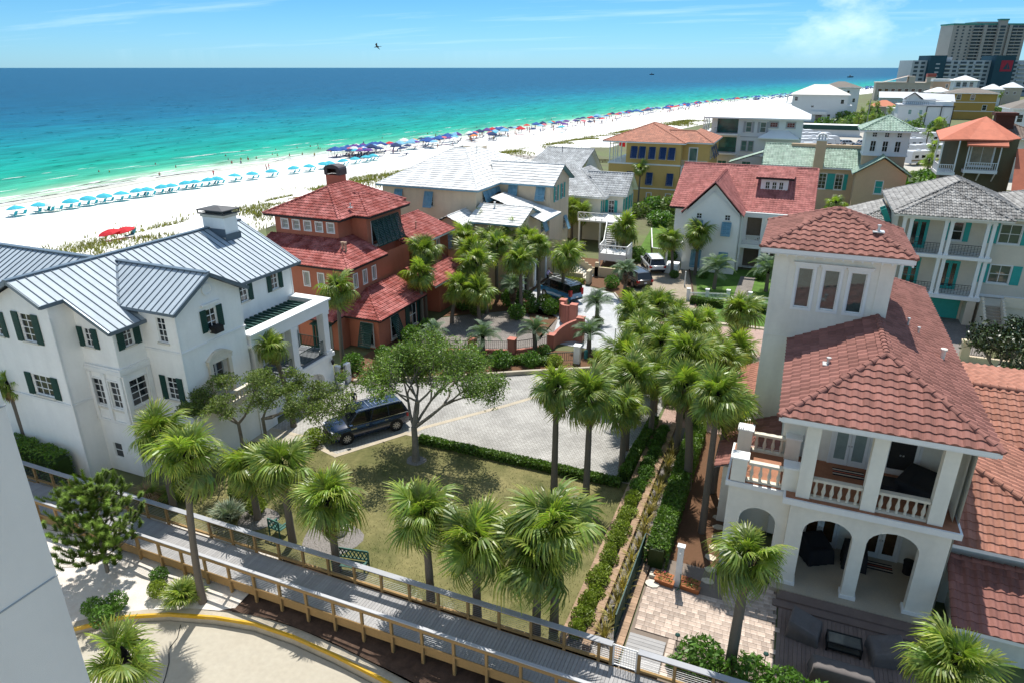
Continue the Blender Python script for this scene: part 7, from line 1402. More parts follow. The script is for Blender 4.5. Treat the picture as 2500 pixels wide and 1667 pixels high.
# hedges
def hedge(label, a, bpt, w, h, n, m, size=0.085, name='hedge', z=0.0, bumps=0.12, seed=1):
    r = random.Random(seed); t = thing(name, label, 'hedge', (a[0], a[1], z), 0, 'clipped hedges', world=False); A_, B_ = Vector((0, 0, 0)), Vector((bpt[0] - a[0], bpt[1] - a[1], 0)); d = B_ - A_; L = d.length; d.normalize(); s = Vector((-d.y, d.x, 0)); b = MB(); b.tinted = True
    core = MB(); core.tinted = True; core.beam(A_ + Vector((0, 0, h * 0.45)), B_ + Vector((0, 0, h * 0.45)), w * 0.72, h * 0.8, tc=(0.35, 0.35, 0.35)); mk('stem', core, m, t)  # solid core in leaf colour, darkened for the shade between the leaves
    for i in range(n):
        u = r.uniform(0, L); hh = h * (1 + bumps * mnoise.noise((u * 1.3, seed, 0))); ww = w * (1 + bumps * mnoise.noise((u * 1.7, seed, 5)))
        f = r.random()
        if f < 0.5: q = d * u + s * r.uniform(-ww / 2, ww / 2) + Vector((0, 0, hh + r.gauss(0, 0.03)))
        else: q = d * u + s * ((ww / 2 + r.gauss(0, 0.03)) * r.choice((-1, 1))) + Vector((0, 0, r.uniform(0, hh)))
        e = Vector((r.gauss(0, 1), r.gauss(0, 1), r.gauss(0, 1))).normalized(); x = e.cross(Vector((r.gauss(0, 1), r.gauss(0, 1), r.gauss(0, 1)))).normalized(); k = size * r.uniform(0.6, 1.3); v = r.uniform(0.6, 1.35)
        b.poly([q - e * k, q + x * k * 0.45, q + e * k, q - x * k * 0.45], tc=(v * r.uniform(1, 1.3), v, v * 0.85))
    mk('foliage', b, m, t); return t
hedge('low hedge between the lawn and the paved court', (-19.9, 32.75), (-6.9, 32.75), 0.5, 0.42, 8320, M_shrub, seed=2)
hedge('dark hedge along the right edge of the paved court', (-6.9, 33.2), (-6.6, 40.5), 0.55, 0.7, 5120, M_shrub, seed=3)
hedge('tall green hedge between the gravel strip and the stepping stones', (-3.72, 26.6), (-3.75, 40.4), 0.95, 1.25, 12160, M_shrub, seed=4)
hedge('clipped hedge in front of the white picket fence, left of its gate', (-8.4, 67.2), (-5.2, 67.0), 0.8, 0.65, 2000, M_shrub, seed=5); hedge('clipped hedge in front of the white picket fence, right of its gate', (-2.6, 67.0), (2.6, 66.8), 0.8, 0.65, 2600, M_shrub, seed=6)
hedge('dark clipped hedge at the foot of the white house beside the boardwalk', (-41.0, 21.2), (-36.0, 21.0), 0.9, 1.9, 3000, M_shrub, seed=8)
hedge('yellow-green planter hedge left of the stone stair', (-23.6, 69.5), (-20.2, 69.3), 0.7, 0.5, 1300, M_varieg, seed=9); hedge('yellow-green planter hedge right of the stone stair', (-19.3, 73.4), (-16.2, 73.0), 0.7, 0.9, 1300, M_varieg, seed=10)
hedge('green hedge along the mulch behind the salmon garden wall', (-27.5, 43.4), (-16.0, 47.4), 0.8, 0.6, 4200, M_shrub, seed=12, bumps=0.5)
for k, (x, y) in enumerate(((-0.9, 21.4), (0.9, 21.2), (2.2, 21.0), (3.3, 20.8), (4.3, 20.6), (-1.9, 21.2))): bush(f'{ORD[k]} bright green shrub of the row behind the boardwalk rail below the patio', x, y, 1.5 if k < 5 else 0.5, 'green', sz=1.45 if k < 5 else 0.5)
# shrub strip between the two brick walls
for k in range(24): bush(f'{ORD[k]} yellow-green shrub from the boardwalk in the strip between brick walls', -5.82 + R.uniform(-.12, .12), 21.2 + k * 0.8, R.uniform(.55, .95), 'var' if k < 14 else 'green', sz=R.uniform(.6, .95))
for k in range(17):
    t = thing('ornamental_grass', f'{ORD[k]} ornamental grass tuft from the boardwalk in the gravel strip', 'grass tuft', (-4.75 + R.uniform(-.1, .1), 21.6 + k * 1.02, 0), 0, 'grass tufts in the gravel strip', world=False); inst('blades', TUFT[k % 3], t, rot=(0, 0, R.uniform(0, 6)), sc=(1.6, 1.6, 1.35))
SB = [('shrub', -25.2, 15.2, .8, 'green', 'round dark shrub on the sand touching the near wall'), ('shrub', -24.9, 14.3, .85, 'green', 'round shrub on the sand nearest the yellow kerb'), ('shrub', -25.9, 14.6, .75, 'green', 'round shrub behind the kerb, leftmost of three'), ('shrub', -24.9, 17.2, .7, 'green', 'dark glossy shrub under the boardwalk rail'), ('shrub', -24.2, 16.5, .72, 'var', 'yellow mottled shrub on the sand below the boardwalk'),
      ('shrub', -24.2, 22.9, .9, 'var', 'yellow-leaved plant beside the white house entry'), ('shrub', -26.0, 23.6, 1.0, 'olive', 'dark shrub at the white house foundation'), ('shrub', -25.8, 29.9, 1.1, 'var', 'yellow-green leafy shrub between the scrub tree stems'), ('shrub', -27.2, 25.2, .9, 'green', 'green shrub under the scrub tree'), ('shrub', -30.0, 40.2, 1.5, 'green', 'bright green shrub at the terracotta house entry'), ('shrub', -27.6, 41.0, 1.6, 'olive', 'grey-green shrub beside the grey trash bin'), ('shrub', -29.3, 43.3, 1.1, 'green', 'dark shrub under the terracotta house corner window'), ('shrub', -24.5, 43.2, 1.3, 'olive', 'grey-green shrub behind the oak crown, left'), ('shrub', -21.5, 44.6, 1.2, 'green', 'shrub behind the oak crown, right'),
      ('shrub', -25.6, 41.8, 1.5, 'green', 'full green shrub on the bed behind the court kerb, first from the trash bin'), ('shrub', -22.6, 43.0, 1.4, 'olive', 'full grey-green shrub on the bed behind the oak, middle'), ('shrub', -19.6, 45.2, 1.5, 'green', 'full green shrub in front of the iron fence, middle'), ('shrub', -17.6, 46.4, 1.3, 'green', 'full green shrub in front of the iron fence, right end'), ('shrub', -15.8, 47.0, 1.1, 'var', 'pale shrub under the green court gate'), ('shrub', -28.9, 47.2, 1.5, 'green', 'dark shrub at the terracotta house side window'), ('shrub', -28.6, 49.6, 1.4, 'green', 'dark shrub at the foot of the double-crowned palm'), ('shrub', -24.8, 59.4, 1.6, 'green', 'dark shrub at the foot of the grove, left'), ('shrub', -23.4, 60.2, 1.5, 'olive', 'dark shrub at the foot of the grove, right'), ('shrub', -28.6, 56.6, 1.5, 'green', 'shrub behind the brown driveway under the grove'), ('shrub', -20.3, 58.6, 1.5, 'green', 'tall shrub in front of the van, left'), ('shrub', -19.6, 59.6, 1.4, 'green', 'tall shrub in front of the van, right'), ('shrub', -22.2, 58.4, 1.5, 'green', 'leafy shrub between the palm trunks by the garage'), ('shrub', -15.2, 57.0, 1.0, 'olive', 'shrub at the salmon pier by the grey driveway'), ('shrub', -13.6, 63.6, 1.3, 'green', 'shrub on the island beside the black car'), ('shrub', -14.4, 66.0, 1.2, 'green', 'shrub under the thick feather palm'), ('shrub', -17.0, 69.0, 1.4, 'green', 'dark shrub behind the stone planter'), ('shrub', -17.4, 48.8, 1.0, 'green', 'shrub inside the curved salmon wall'), ('shrub', -16.9, 81.0, 1.8, 'green', 'shrub beside the wooden side fence'), ('shrub', -13.2, 82.6, 1.4, 'green', 'shrub behind the wooden gate'), ('shrub', -11.5, 75.4, .9, 'green', 'shrub at the cottage side porch'), ('shrub', -8.5, 76.6, 1.1, 'green', 'dark shrub under the cottage blue shutters'), ('shrub', -2.4, 78.4, 1.2, 'green', 'shrub at the cottage porch'), ('shrub', 17.9, 62.9, 2.0, 'green', 'round glossy shrub beside the greige stair'), ('shrub', -1.6, 21.2, .4, 'var', 'small spiky plant in the mulch by the grey wooden platform')]
for nm, x, y, s, k, lab in SB: bush(lab, x, y, s, k, z=-0.2 if y < 18 else 0)
for k, (x, y, q) in enumerate(((-10.2, 44.6, 1.2), (-11.4, 47.4, 1.1), (-8.6, 42.0, 1.2), (-6.2, 44.2, 1.1), (-4.8, 42.6, 1.2), (-10.4, 52.6, 1.3), (-9.2, 56.6, 1.2), (-12.2, 50.2, 1.0), (-22.8, 56.2, 1.4), (-26.6, 55.6, 1.3), (-25.2, 60.9, 1.5), (-21.4, 60.3, 1.3), (-27.2, 48.0, 1.1), (-12.9, 45.6, .9))): bush(f'{nth(k + 1)} understorey shrub below the palm clumps counted from the court', x, y, q, ('green', 'olive', 'green', 'var')[k % 4], group='understorey shrubs below the palms')
# silvery saw palmetto, low fan palms
for lab, x, y, s, m_ in (('silvery blue fan palm clump behind the boardwalk', -25.2, 21.9, 0.8, 1), ('green fan palm clump under the tall palm by the white house', -29.2, 22.6, 0.95, 0), ('low dry fan palm beside the white house wall', -30.6, 21.6, 0.7, 2), ('spiky young fan palm on the sand by the boardwalk post', -22.9, 16.7, 0.75, 0)):
    t = thing('palmetto', lab, 'palm shrub', (x, y, -0.2 if y < 18 else 0), 0, 'low fan palms', world=False); c = inst('crown', HEART, t, (0, 0, 0.15), sc=(0.8, 0.8, 0.6)); M_ = [None]
    for i in range(18):
        f = (i + .5) / 18; inst('frond', (FRD[i % 2] if m_ == 2 and i % 3 else FR['up'][i % 3]) if m_ != 1 else SILV[i % 2], c, (0, 0, 0), (0, -radians(80 - 65 * f), i * 2.4), (s, s, s / 0.6 * 0.8))
# the big dark magnolia at the right edge
tree('magnolia_tree', 'dense dark magnolia at the right frame edge beyond the orange roof', (15.2, 54.0, 0), 1.6, 0.2, [(0.3, 0.2, 1, 1.5, .6), (-.7, .1, .9, 1.4, .6), (.8, -.3, .8, 1.5, .6), (-.1, -.8, .8, 1.4, .6), (0, .7, .8, 1.4, .6)], 3, 7000, 0.14, mat('magnolia_leaf', (0.03, 0.06, 0.014), 0.35, 0.2, 1.0, tint=True, spec=0.6), 0.75, 0.55, 0.15, seed=21, lo=.5, hi=1.7, warm=.5)
# dune grass and low dune scrub on the beach crest
b = MB(); b.tinted = True; rg = random.Random(3)
for i in range(26000):
    y = rg.uniform(45, 330); d = rg.gauss(60, 5.0); x = shore(y) + d
    if mnoise.noise((x * 0.09, y * 0.09, 3)) < 0.0: continue
    h = rg.uniform(0.3, 0.95); z = -0.5 + 0.0
    for pz in range(len(PROF) - 1):
        if PROF[pz][0] <= d <= PROF[pz + 1][0]: z = PROF[pz][1] + (PROF[pz + 1][1] - PROF[pz][1]) * (d - PROF[pz][0]) / (PROF[pz + 1][0] - PROF[pz][0])
    z += 0.3 * mnoise.noise((d * 0.13, y * 0.08, 1.3)) - 0.15; v = rg.uniform(0.6, 1.3)
    for k in range(3):
        a = rg.uniform(0, 6.28); o = Vector((cos(a), sin(a), 0)) * h * 0.45; w = Vector((-sin(a), cos(a), 0)) * 0.075; p = Vector((x, y, z)); b.poly([p - w, p + w, p + o + Vector((0.1, 0, h))], tc=(v * 1.15, v, v * 0.8))
structure('dune_grass', b, mat('sea_oats', (0.17, 0.195, 0.05), 0.8, 0.2, 0.2, tint=True, transl=0.15), kind='stuff')
# short grass over the lawn
b = MB(); b.tinted = True
for i in range(16000):
    x, y = rg.uniform(-29, -6.4), rg.uniform(20.7, 33.1)
    if x < -21.2 and y > 29.2: continue
    g_ = mnoise.noise((x * 0.25, y * 0.25, 7)); a = rg.uniform(0, 6.28); h = rg.uniform(0.02, 0.055) * (1.5 if g_ > 0.1 else 1); w = 0.012; v = rg.uniform(0.7, 1.3)
    c_ = (0.75, 1.05, 0.6) if g_ > 0.0 else (1.2, 1.08, 1.0); b.poly([(x - w * sin(a), y + w * cos(a), -0.012), (x + w * sin(a), y - w * cos(a), -0.012), (x + 0.03 * cos(a), y + 0.03 * sin(a), h)], tc=tuple(v * q for q in c_))
structure('grass', b, mat('lawn_blade', (0.105, 0.115, 0.03), 0.9, 0.1, 1.0, tint=True), kind='stuff')
# ------------------------------------------------------------------ near white building beside the camera
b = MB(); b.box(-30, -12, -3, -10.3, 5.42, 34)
nb = thing('white_building', 'plain white rendered building wall at the left frame edge', 'building', (-20, -3, -3)); mk('wall', b, mat('warm_white_render', (0.76, 0.725, 0.665), 0.9, 0.02, 0.4, bump=0.35, bscale=90, streak=0.05), nb)  # one warm white render colour on every face
b = MB()
for z in (11.2, 14.3, 17.4): b.box(-10.305, -12, z, -10.285, 5.43, z + 0.02); 
mk('control_joint', b, mat('joint_shadow', (0.35, 0.36, 0.36), 0.9, 0), nb)
# ------------------------------------------------------------------ boardwalk
M_pinew = mat('treated_pine', (0.36, 0.235, 0.10), 0.85, 0.20, 1.6, bump=0.3, bscale=30, col2=(0.29, 0.18, 0.075), objrand=0.08)
M_deck = mat('grey_deck_board', (0.33, 0.32, 0.315), 0.8, 0.08, 2.0, objrand=0.10)
M_cap = mat('grey_rail_cap', (0.34, 0.345, 0.36), 0.7, 0.06, 1.5); M_cable = mat('steel_cable', (0.35, 0.35, 0.35), 0.4, 0, metal=0.6)
BW = thing('boardwalk', 'grey plank boardwalk with pine posts and cable railings', 'boardwalk', (-16, 19, 0)); DZ = 0.34
pb = MB(); pb.box(-0.07, -0.98, 0, 0.07, 0.98, 0.035); pm = pb.mesh('plank', M_deck)
for k in range(288): inst('plank', pm, BW, (-37.2 + k * 0.152, 19.02, DZ - 0.035))
b = MB()
for y in (18.06, 19.98): b.box(-45, y - 0.04, DZ - 0.40, 8, y + 0.04, DZ - 0.002)
b.box(-45, 18.2, DZ - 0.25, 8, 18.3, DZ - 0.04); b.box(-45, 19.7, DZ - 0.25, 8, 19.8, DZ - 0.04); mk('joist', b, M_pinew, BW)
b = MB(); b.box(-45, 18.1, DZ - 0.036, -37.3, 19.95, DZ); mk('deck_end', b, M_deck, BW)
pA = MB(); pA.box(-0.055, -0.055, -1.35, 0.055, 0.055, 1.02); poA = pA.mesh('post', M_pinew); pB = MB(); pB.box(-0.055, -0.055, -0.75, 0.055, 0.055, 1.02); poB = pB.mesh('post', M_pinew)
nx = []
x = -44.0
while x < 8:
    inst('post', poA, BW, (x, 17.96, DZ)); 
    x += 1.42
x = -44.4
while x < -4.2:
    inst('post', poB, BW, (x, 20.08, DZ)); x += 1.42
for x in (-4.15, -3.05, -1.7, -0.3, 1.1, 2.5, 3.9, 5.3): inst('post', poB, BW, (x, 20.08, DZ))
b = MB(); b.box(-45, 17.9, DZ + 0.84, 8, 17.945, DZ + 0.99); b.box(-45, 17.9, DZ + 0.10, 8, 17.945, DZ + 0.20); b.box(-45, 20.10, DZ + 0.84, -4.1, 20.14, DZ + 0.98); b.box(-3.1, 20.10, DZ + 0.84, 8, 20.14, DZ + 0.98); b.box(-45, 20.02, DZ + 0.10, -4.1, 20.14, DZ + 0.19); b.box(-3.1, 20.02, DZ + 0.10, 8, 20.14, DZ + 0.19); mk('rail_board', b, M_pinew, BW)
b = MB(); b.box(-45, 17.89, DZ + 1.02, 8, 18.03, DZ + 1.06); mk('rail_cap', b, mat('pale_rail_cap', (0.40, 0.40, 0.41), 0.55, 0.04, 1.5), BW)
b = MB(); b.box(-45, 19.95, DZ + 1.02, -4.1, 20.22, DZ + 1.06); b.box(-3.1, 19.95, DZ + 1.02, 8, 20.22, DZ + 1.06); mk('rail_cap', b, M_cap, BW)
b = MB()
for k in range(6):
    z = DZ + 0.27 + k * 0.10
    for y, x0, x1 in ((17.97, -45, 8), (20.07, -45, -4.1), (20.07, -3.1, 8)): b.box(x0, y - 0.005, z, x1, y + 0.005, z + 0.008)
mk('cable', b, M_cable, BW)
gt = thing('boardwalk_gate', 'small white metal grid gate between the boardwalk and the patio', 'gate', (-3.6, 20.1, DZ)); b = MB()
for x in (-4.05, -3.15): b.box(x - 0.03, 20.06, DZ, x + 0.03, 20.12, DZ + 1.05)
b.box(-4.05, 20.07, DZ + 1.0, -3.15, 20.11, DZ + 1.05); b.box(-4.05, 20.07, DZ + 0.05, -3.15, 20.11, DZ + 0.09); mk('frame', b, M_white, gt); b = MB()
for k in range(8): x = -3.95 + k * 0.1; b.box(x, 20.08, DZ + 0.09, x + 0.012, 20.1, DZ + 1.0)
for k in range(7): z = DZ + 0.2 + k * 0.12; b.box(-4.05, 20.082, z, -3.15, 20.098, z + 0.012)
mk('grid', b, M_white, gt)
# ------------------------------------------------------------------ low brick walls along the strip, gate and green mesh fence
M_brick = mat('tan_cap_brick', (0.33, 0.22, 0.145), 0.9, 0.15, 4, objrand=0.18, bump=0.3)
bm_ = MB(); bm_.box(-0.17, -0.195, 0, 0.17, 0.195, 0.07); bme = bm_.mesh('brick', M_brick)
for (x, lab) in ((-6.28, 'low brick wall along the lawn side of the shrub strip'), (-5.32, 'low brick wall between the shrubs and the gravel strip'), (-4.12, 'brick edging along the mulch path and patio')):
    w = thing('brick_wall', lab, 'wall', (x, 20.7, 0)); b = MB(); hgt = 0.26 if x < -5 else 0.05; b.box(x - 0.15, 20.62, -0.1, x + 0.15, 40.9, hgt); mk('core', b, M_brick, w)
    for k in range(50): inst('brick', bme, w, (x, 20.85 + k * 0.405, hgt + 0.002), (0, 0, R.gauss(0, 0.01)), (0.98, 1, 1))
gf = thing('mesh_fence', 'dark green mesh fence panel beside the patio', 'fence', (-4.35, 24.3, 0)); b = MB()
for k in range(4): y = 21.7 + k * 1.9; b.box(-4.43, y, 0, -4.38, y + 0.05, 1.25)
b.box(-4.43, 21.7, 1.2, -4.38, 27.4, 1.25); b.box(-4.43, 21.7, 0.06, -4.38, 27.4, 0.1); mk('frame', b, M_teal, gf); b = MB(); b.box(-4.41, 21.72, 0.1, -4.40, 27.38, 1.2); mk('mesh_panel', b, mat('green_mesh', (0.015, 0.05, 0.035), 0.8, 0.1), gf)
ig = thing('iron_gate', 'black iron gate at the end of the mesh fence', 'gate', (-4.0, 27.2, 0)); b = MB(); rail(b, (-4.38, 27.45, 0), (-3.55, 27.0, 0), 1.25, 7); mk('frame', b, M_iron, ig)
# ------------------------------------------------------------------ patio
PT = thing('patio', 'patio of mixed beige and rose concrete pavers', 'patio', (-1, 25, 0)); M_pave = mat('patio_paver', (0.41, 0.31, 0.245), 0.85, 0.12, 3, objrand=0.25, bump=0.2, col2=(0.47, 0.39, 0.33))
pvs = []
for w_ in (0.27, 0.34, 0.20): q = MB(); q.box(-w_ / 2, -0.125, 0, w_ / 2, 0.125, 0.05); pvs.append((w_, q.mesh('paver', M_pave)))
n_ = 0; rp = random.Random(2); y = 22.72
b = MB(); b.box(-3.9, 20.35, -0.05, 1.76, 27.55, -0.004); mk('bedding', b, mat('joint_sand', (0.2, 0.16, 0.13), 0.95, 0.1), PT)
while y < 27.4:
    x = -3.86 + rp.uniform(0, 0.12)
    while x < 1.6 and n_ < 300:
        w_, me = pvs[rp.randint(0, 2)]; 
        if not (y > 25.75 and x < 1.6 and x > -3.5 and y > 25.8 and x < -0.6): inst('paver', me, PT, (x + w_ / 2, y, -0.012 + rp.uniform(0, 0.004)), (0, 0, rp.gauss(0, 0.006)), (0.97, 0.96, 1)); n_ += 1
        x += w_
    y += 0.257
b = MB(); b.tinted = True
for k in range(60):
    xx, yy = -2.33 + 0.0, 20.6
for i in range(8):
    for j in range(1): v = rp.uniform(.8, 1.2); b.box(-2.3, 20.5 + i * 0.26, -0.01, -2.02, 20.74 + i * 0.26, 0.038, tc=(v, v, v))
for i in range(14):
    for j in range(6): v = rp.uniform(.75, 1.25); b.box(-0.5 + j * 0.35, 25.9 + i * 0.12 * 1, -0.012, -0.17 + j * 0.35, 26.0 + i * 0.12, 0.036, tc=(v, v, v))
mk('edge_pavers', b, mat('patio_paver_t', (0.5, 0.4, 0.33), 0.85, 0.1, 3, tint=True), PT, kind='stuff')
pf = thing('wooden_platform', 'small grey board platform behind the boardwalk gate', 'platform', (-3.1, 21.7, 0))
for k in range(10): q = MB(); q.box(-3.85, 20.4 + k * 0.185, 0.04, -2.36, 20.57 + k * 0.185, 0.10); mk('board', q, M_deck, pf)
sp = thing('shower_post', 'white outdoor shower post with green hose on the patio', 'shower', (-2.52, 25.9, 0)); b = MB(); b.box(-2.66, 25.78, 0, -2.40, 25.98, 2.2); b.box(-2.70, 25.74, 2.2, -2.36, 26.02, 2.25); mk('post', b, M_white, sp); b = MB(); b.tube([(-2.53, 25.78, 2.0), (-2.53, 25.5, 2.05), (-2.53, 25.45, 1.98)], 0.02, 6); mk('shower_head', b, M_galv, sp); b = MB(); b.tube([(-2.42, 25.75, 0.8), (-2.38, 25.66, 0.5), (-2.42, 25.62, 0.1), (-2.5, 25.5, 0.06)], 0.02, 6); mk('hose', b, mat('green_hose', (0.02, 0.15, 0.06), 0.5), sp)
for k, (x, y, lab) in enumerate(((-3.2, 26.1, 'terracotta flower box left of the shower post, rear'), (-3.1, 25.72, 'terracotta flower box left of the shower post, front'), (-2.0, 26.15, 'terracotta flower box right of the shower post, rear'), (-1.95, 25.75, 'terracotta flower box right of the shower post, front'))):
    t = thing('flower_box', lab, 'planter', (x, y, 0), radians(-6), 'terracotta flower boxes', world=False); b = MB(); b.box(-0.42, -0.13, 0, 0.42, 0.13, 0.26); b.box(-0.45, -0.16, 0.22, 0.45, 0.16, 0.28); mk('box', b, mat('terracotta_pot', (0.36, 0.13, 0.05), 0.8, 0.1, 4), t); b = MB(); leaves(b, (0, 0, 0.32), (0.4, 0.12, 0.1), 60, 0.05, rp); mk('plants', b, M_shrub, t); b = MB(); leaves(b, (0, 0, 0.4), (0.35, 0.1, 0.06), 14, 0.035, rp); mk('flowers', b, mat('magenta_petal', (0.45, 0.03, 0.12), 0.7, 0, tint=True), t)
b = MB(); b.lathe([(0.05, 0), (0.34, 0.01), (0.33, 0.05), (0.1, 0.07)], (-3.6, 25.5, 0.04), 9, sy=0.8); single('stone_disc', b, M_stone, 'flat round stone on the patio below the iron gate', 'stone')
b = MB(); b.cbox((-3.62, 26.05, 0), (0.42, 0.3, 0.2)); single('stone_block', b, M_stone, 'small stone block at the foot of the iron gate', 'stone')
for k, (x, y, lab) in enumerate(((-1.95, 22.4, 'path light in the mulch by the grey platform'), (1.45, 22.75, 'path light beside the sunken deck'), (-3.45, 27.0, 'path light behind the iron gate'), (-0.95, 27.3, 'path light among the stepping stones'))):
    t = thing('path_light', lab, 'garden light', (x, y, 0), 0, 'low path lights', world=False); b = MB(); b.tube([(0, 0, 0), (0, 0, 0.5)], 0.015, 5); mk('stake', b, M_iron, t); b = MB(); b.lathe([(0.03, 0.48), (0.11, 0.5), (0.10, 0.54), (0.03, 0.58)], n=10); mk('lamp_head', b, M_teal, t)
for k in range(14):
    b = MB(); y = 26.7 + k * 0.86; pts = [(0.30 * rp.uniform(.85, 1.15) * cos(a), 0.21 * rp.uniform(.85, 1.15) * sin(a)) for a in [2 * pi * j / 7 for j in range(7)]]; b.prism(pts, 0, 0.05)
    o = single('stepping_stone', b, mat('flagstone', (0.55, 0.47, 0.36), 0.9, 0.12, 3, objrand=0.12), f'{ORD[k]} stepping stone from the patio along the tower house', 'stepping stone', 'stepping stones in the mulch', loc=(-1.35 + rp.uniform(-.08, .08), y, -0.008), rz=rp.uniform(-.3, .3))
# ------------------------------------------------------------------ sunken deck with covered furniture
DK = thing('sunken_deck', 'brown composite deck below the arched porch', 'deck', (5, 24, 0)); M_bdeck = mat('brown_composite', (0.185, 0.135, 0.115), 0.8, 0.1, 2, objrand=0.10)
for k in range(42): q = MB(); q.box(1.82 + k * 0.165, 19.9, -0.02, 1.975 + k * 0.165, 26.2, 0.02); mk('board', q, M_bdeck, DK)
for i in range(2): q = MB(); q.box(1.55 + 0.15 * i, 26.2 + 0.42 * i, -0.02, 8.1, 26.62 + 0.55 * i, 0.10 + 0.09 * i); mk('step', q, M_bdeck, DK)
M_cover = mat('grey_cover_cloth', (0.125, 0.11, 0.105), 0.85, 0.12, 1.2); M_cover2 = mat('black_cover_cloth', (0.018, 0.018, 0.02), 0.85, 0.1, 1.2)
def covered(name, label, x, y, z, w, d, h0, h1, rz, m, cat):
    """a fitted cloth cover: skirted box whose back is higher than its front, with sag and folds"""
    b = MB(); n = 10; rows = []
    def ring(s, zf, zb, wob):
        pts = []
        for i in range(4 * n):
            k, f = divmod(i, n); f /= n; cx, cy = ((-1 + 2 * f, -1), (1, -1 + 2 * f), (1 - 2 * f, 1), (-1, 1 - 2 * f))[k]
            r_ = 1 + wob * sin(i * 2.1); u = (cy + 1) / 2; pts.append((cx * w / 2 * s * r_, cy * d / 2 * s * r_, zf + (zb - zf) * u))
        return pts
    b.grid([ring(1.06, 0, 0, 0.03), ring(1.02, h0 * 0.5, h1 * 0.5, 0.02), ring(0.97, h0 * 0.92, h1 * 0.95, 0.005), ring(0.84, h0, h1, 0.0), ring(0.4, h0 * 0.93, (h0 + h1) / 2, 0)], close=True); b.poly(ring(0.4, h0 * 0.93, (h0 + h1) / 2, 0))
    return single(name, b, m, label, cat, None, True, (x, y, z), rz)
covered('covered_chair', 'armchair under a dark grey cover at the left of the deck', 2.85, 25.0, 0.03, 1.1, 1.2, 0.55, 0.85, radians(80), M_cover, 'armchair'); covered('covered_chair', 'armchair under a dark grey cover at the right of the deck', 5.9, 24.9, 0.03, 1.1, 1.2, 0.55, 0.85, radians(-80), M_cover, 'armchair'); covered('covered_sofa', 'sofa under a dark grey cover at the front of the deck', 4.2, 22.9, 0.03, 2.2, 1.0, 0.9, 0.6, 0, M_cover, 'sofa')
covered('covered_chair', 'lounge chair under a black cover behind the left arch', 3.2, 30.1, 0.25, 1.2, 1.2, 0.8, 1.1, radians(30), M_cover2, 'armchair'); covered('covered_chair', 'lounge chair under a black cover behind the middle porch column', 4.9, 30.2, 0.25, 1.0, 1.0, 0.9, 1.1, 0, M_cover2, 'armchair'); covered('covered_sofa', 'corner sofa under a black cover on the upper balcony', 6.7, 29.9, 4.88, 1.6, 1.5, 0.6, 0.95, radians(-30), M_cover2, 'sofa')
ct = thing('coffee_table', 'low black metal coffee table with glass top on the deck', 'table', (4.35, 24.75, 0.02)); b = MB()
for x in (3.72, 4.98):
    for y in (24.42, 25.08): b.box(x - 0.03, y - 0.03, 0.02, x + 0.03, y + 0.03, 0.48)
for z in (0.14, 0.46):
    b.box(3.69, 24.39, z, 5.01, 24.45, z + 0.04); b.box(3.69, 25.05, z, 5.01, 25.11, z + 0.04); b.box(3.69, 24.45, z, 3.75, 25.05, z + 0.04); b.box(4.95, 24.45, z, 5.01, 25.05, z + 0.04)
mk('frame', b, M_iron, ct); b = MB(); b.box(3.75, 24.45, 0.15, 4.95, 25.05, 0.165); b.box(3.75, 24.45, 0.468, 4.95, 25.05, 0.474); mk('glass_top', b, mat('smoked_glass', (0.10, 0.10, 0.09), 0.1, 0.1, spec=0.8), ct)
b = MB(); b.box(-0.3, -0.3, 0, 0.3, 0.3, 0.5); b.box(-0.33, -0.33, 0.5, 0.33, 0.33, 0.55); single('deck_box', b, M_black, 'small black side table at the front corner of the deck', 'side table', loc=(6.2, 22.8, 0.02), rz=.2)
b = MB(); b.lathe([(0.2, 0), (0.24, 0.6), (0.26, 0.62), (0.26, 0.66), (0.1, 0.7)], n=14); single('waste_bin', b, M_black, 'black bin beside the right porch column', 'bin', loc=(7.2, 30.5, 0.25))
b = MB(); b.box(-0.35, -0.4, 0, 0.35, 0.4, 0.45); b.box(-0.38, -0.43, 0.45, 0.38, 0.43, 0.48); single('balcony_table', b, M_cover2, 'dark low table beside the covered sofa on the upper balcony', 'table', loc=(5.4, 29.6, 4.872))
# ------------------------------------------------------------------ lawn furniture
M_bench = mat('green_bench_paint', (0.02, 0.07, 0.055), 0.6, 0.15, 3, col2=(0.05, 0.15, 0.12))
def bench(name, label, x, y, rz, w, cat):
    t = thing(name, label, cat, (x, y, 0), rz, None, world=False)
    for sx in (-1, 1):
        for sy, hh in ((-0.25, 0.62), (0.27, 1.0)): b = MB(); b.box(sx * w / 2 - 0.03, sy - 0.03, 0, sx * w / 2 + 0.03, sy + 0.03, hh); mk('leg', b, M_bench, t)
        b = MB(); b.box(sx * w / 2 - 0.045, -0.3, 0.62, sx * w / 2 + 0.045, 0.26, 0.66); mk('armrest', b, M_bench, t)
    for k in range(5): b = MB(); b.box(-w / 2, -0.26 + k * 0.105, 0.40, w / 2, -0.17 + k * 0.105, 0.43); mk('seat_slat', b, M_bench, t)
    b = MB(); b.box(-w / 2, 0.25, 0.95, w / 2, 0.30, 1.05); b.box(-w / 2, 0.25, 0.5, w / 2, 0.30, 0.56)
    n = max(3, int(w / 0.18))
    for k in range(n): x0 = -w / 2 + w * k / n; b.beam((x0, 0.275, 0.56), (x0 + w / n, 0.275, 0.95), 0.03, 0.05); b.beam((x0 + w / n, 0.275, 0.56), (x0, 0.275, 0.95), 0.03, 0.05)
    mk('backrest', b, M_bench, t); return t
bench('garden_chair', 'worn green wooden armchair on the lawn beside the round gravel bed', -21.9, 21.9, radians(175), 0.7, 'chair'); bench('garden_bench', 'green wooden bench with lattice back behind the boardwalk', -16.9, 21.0, radians(10), 1.6, 'bench')
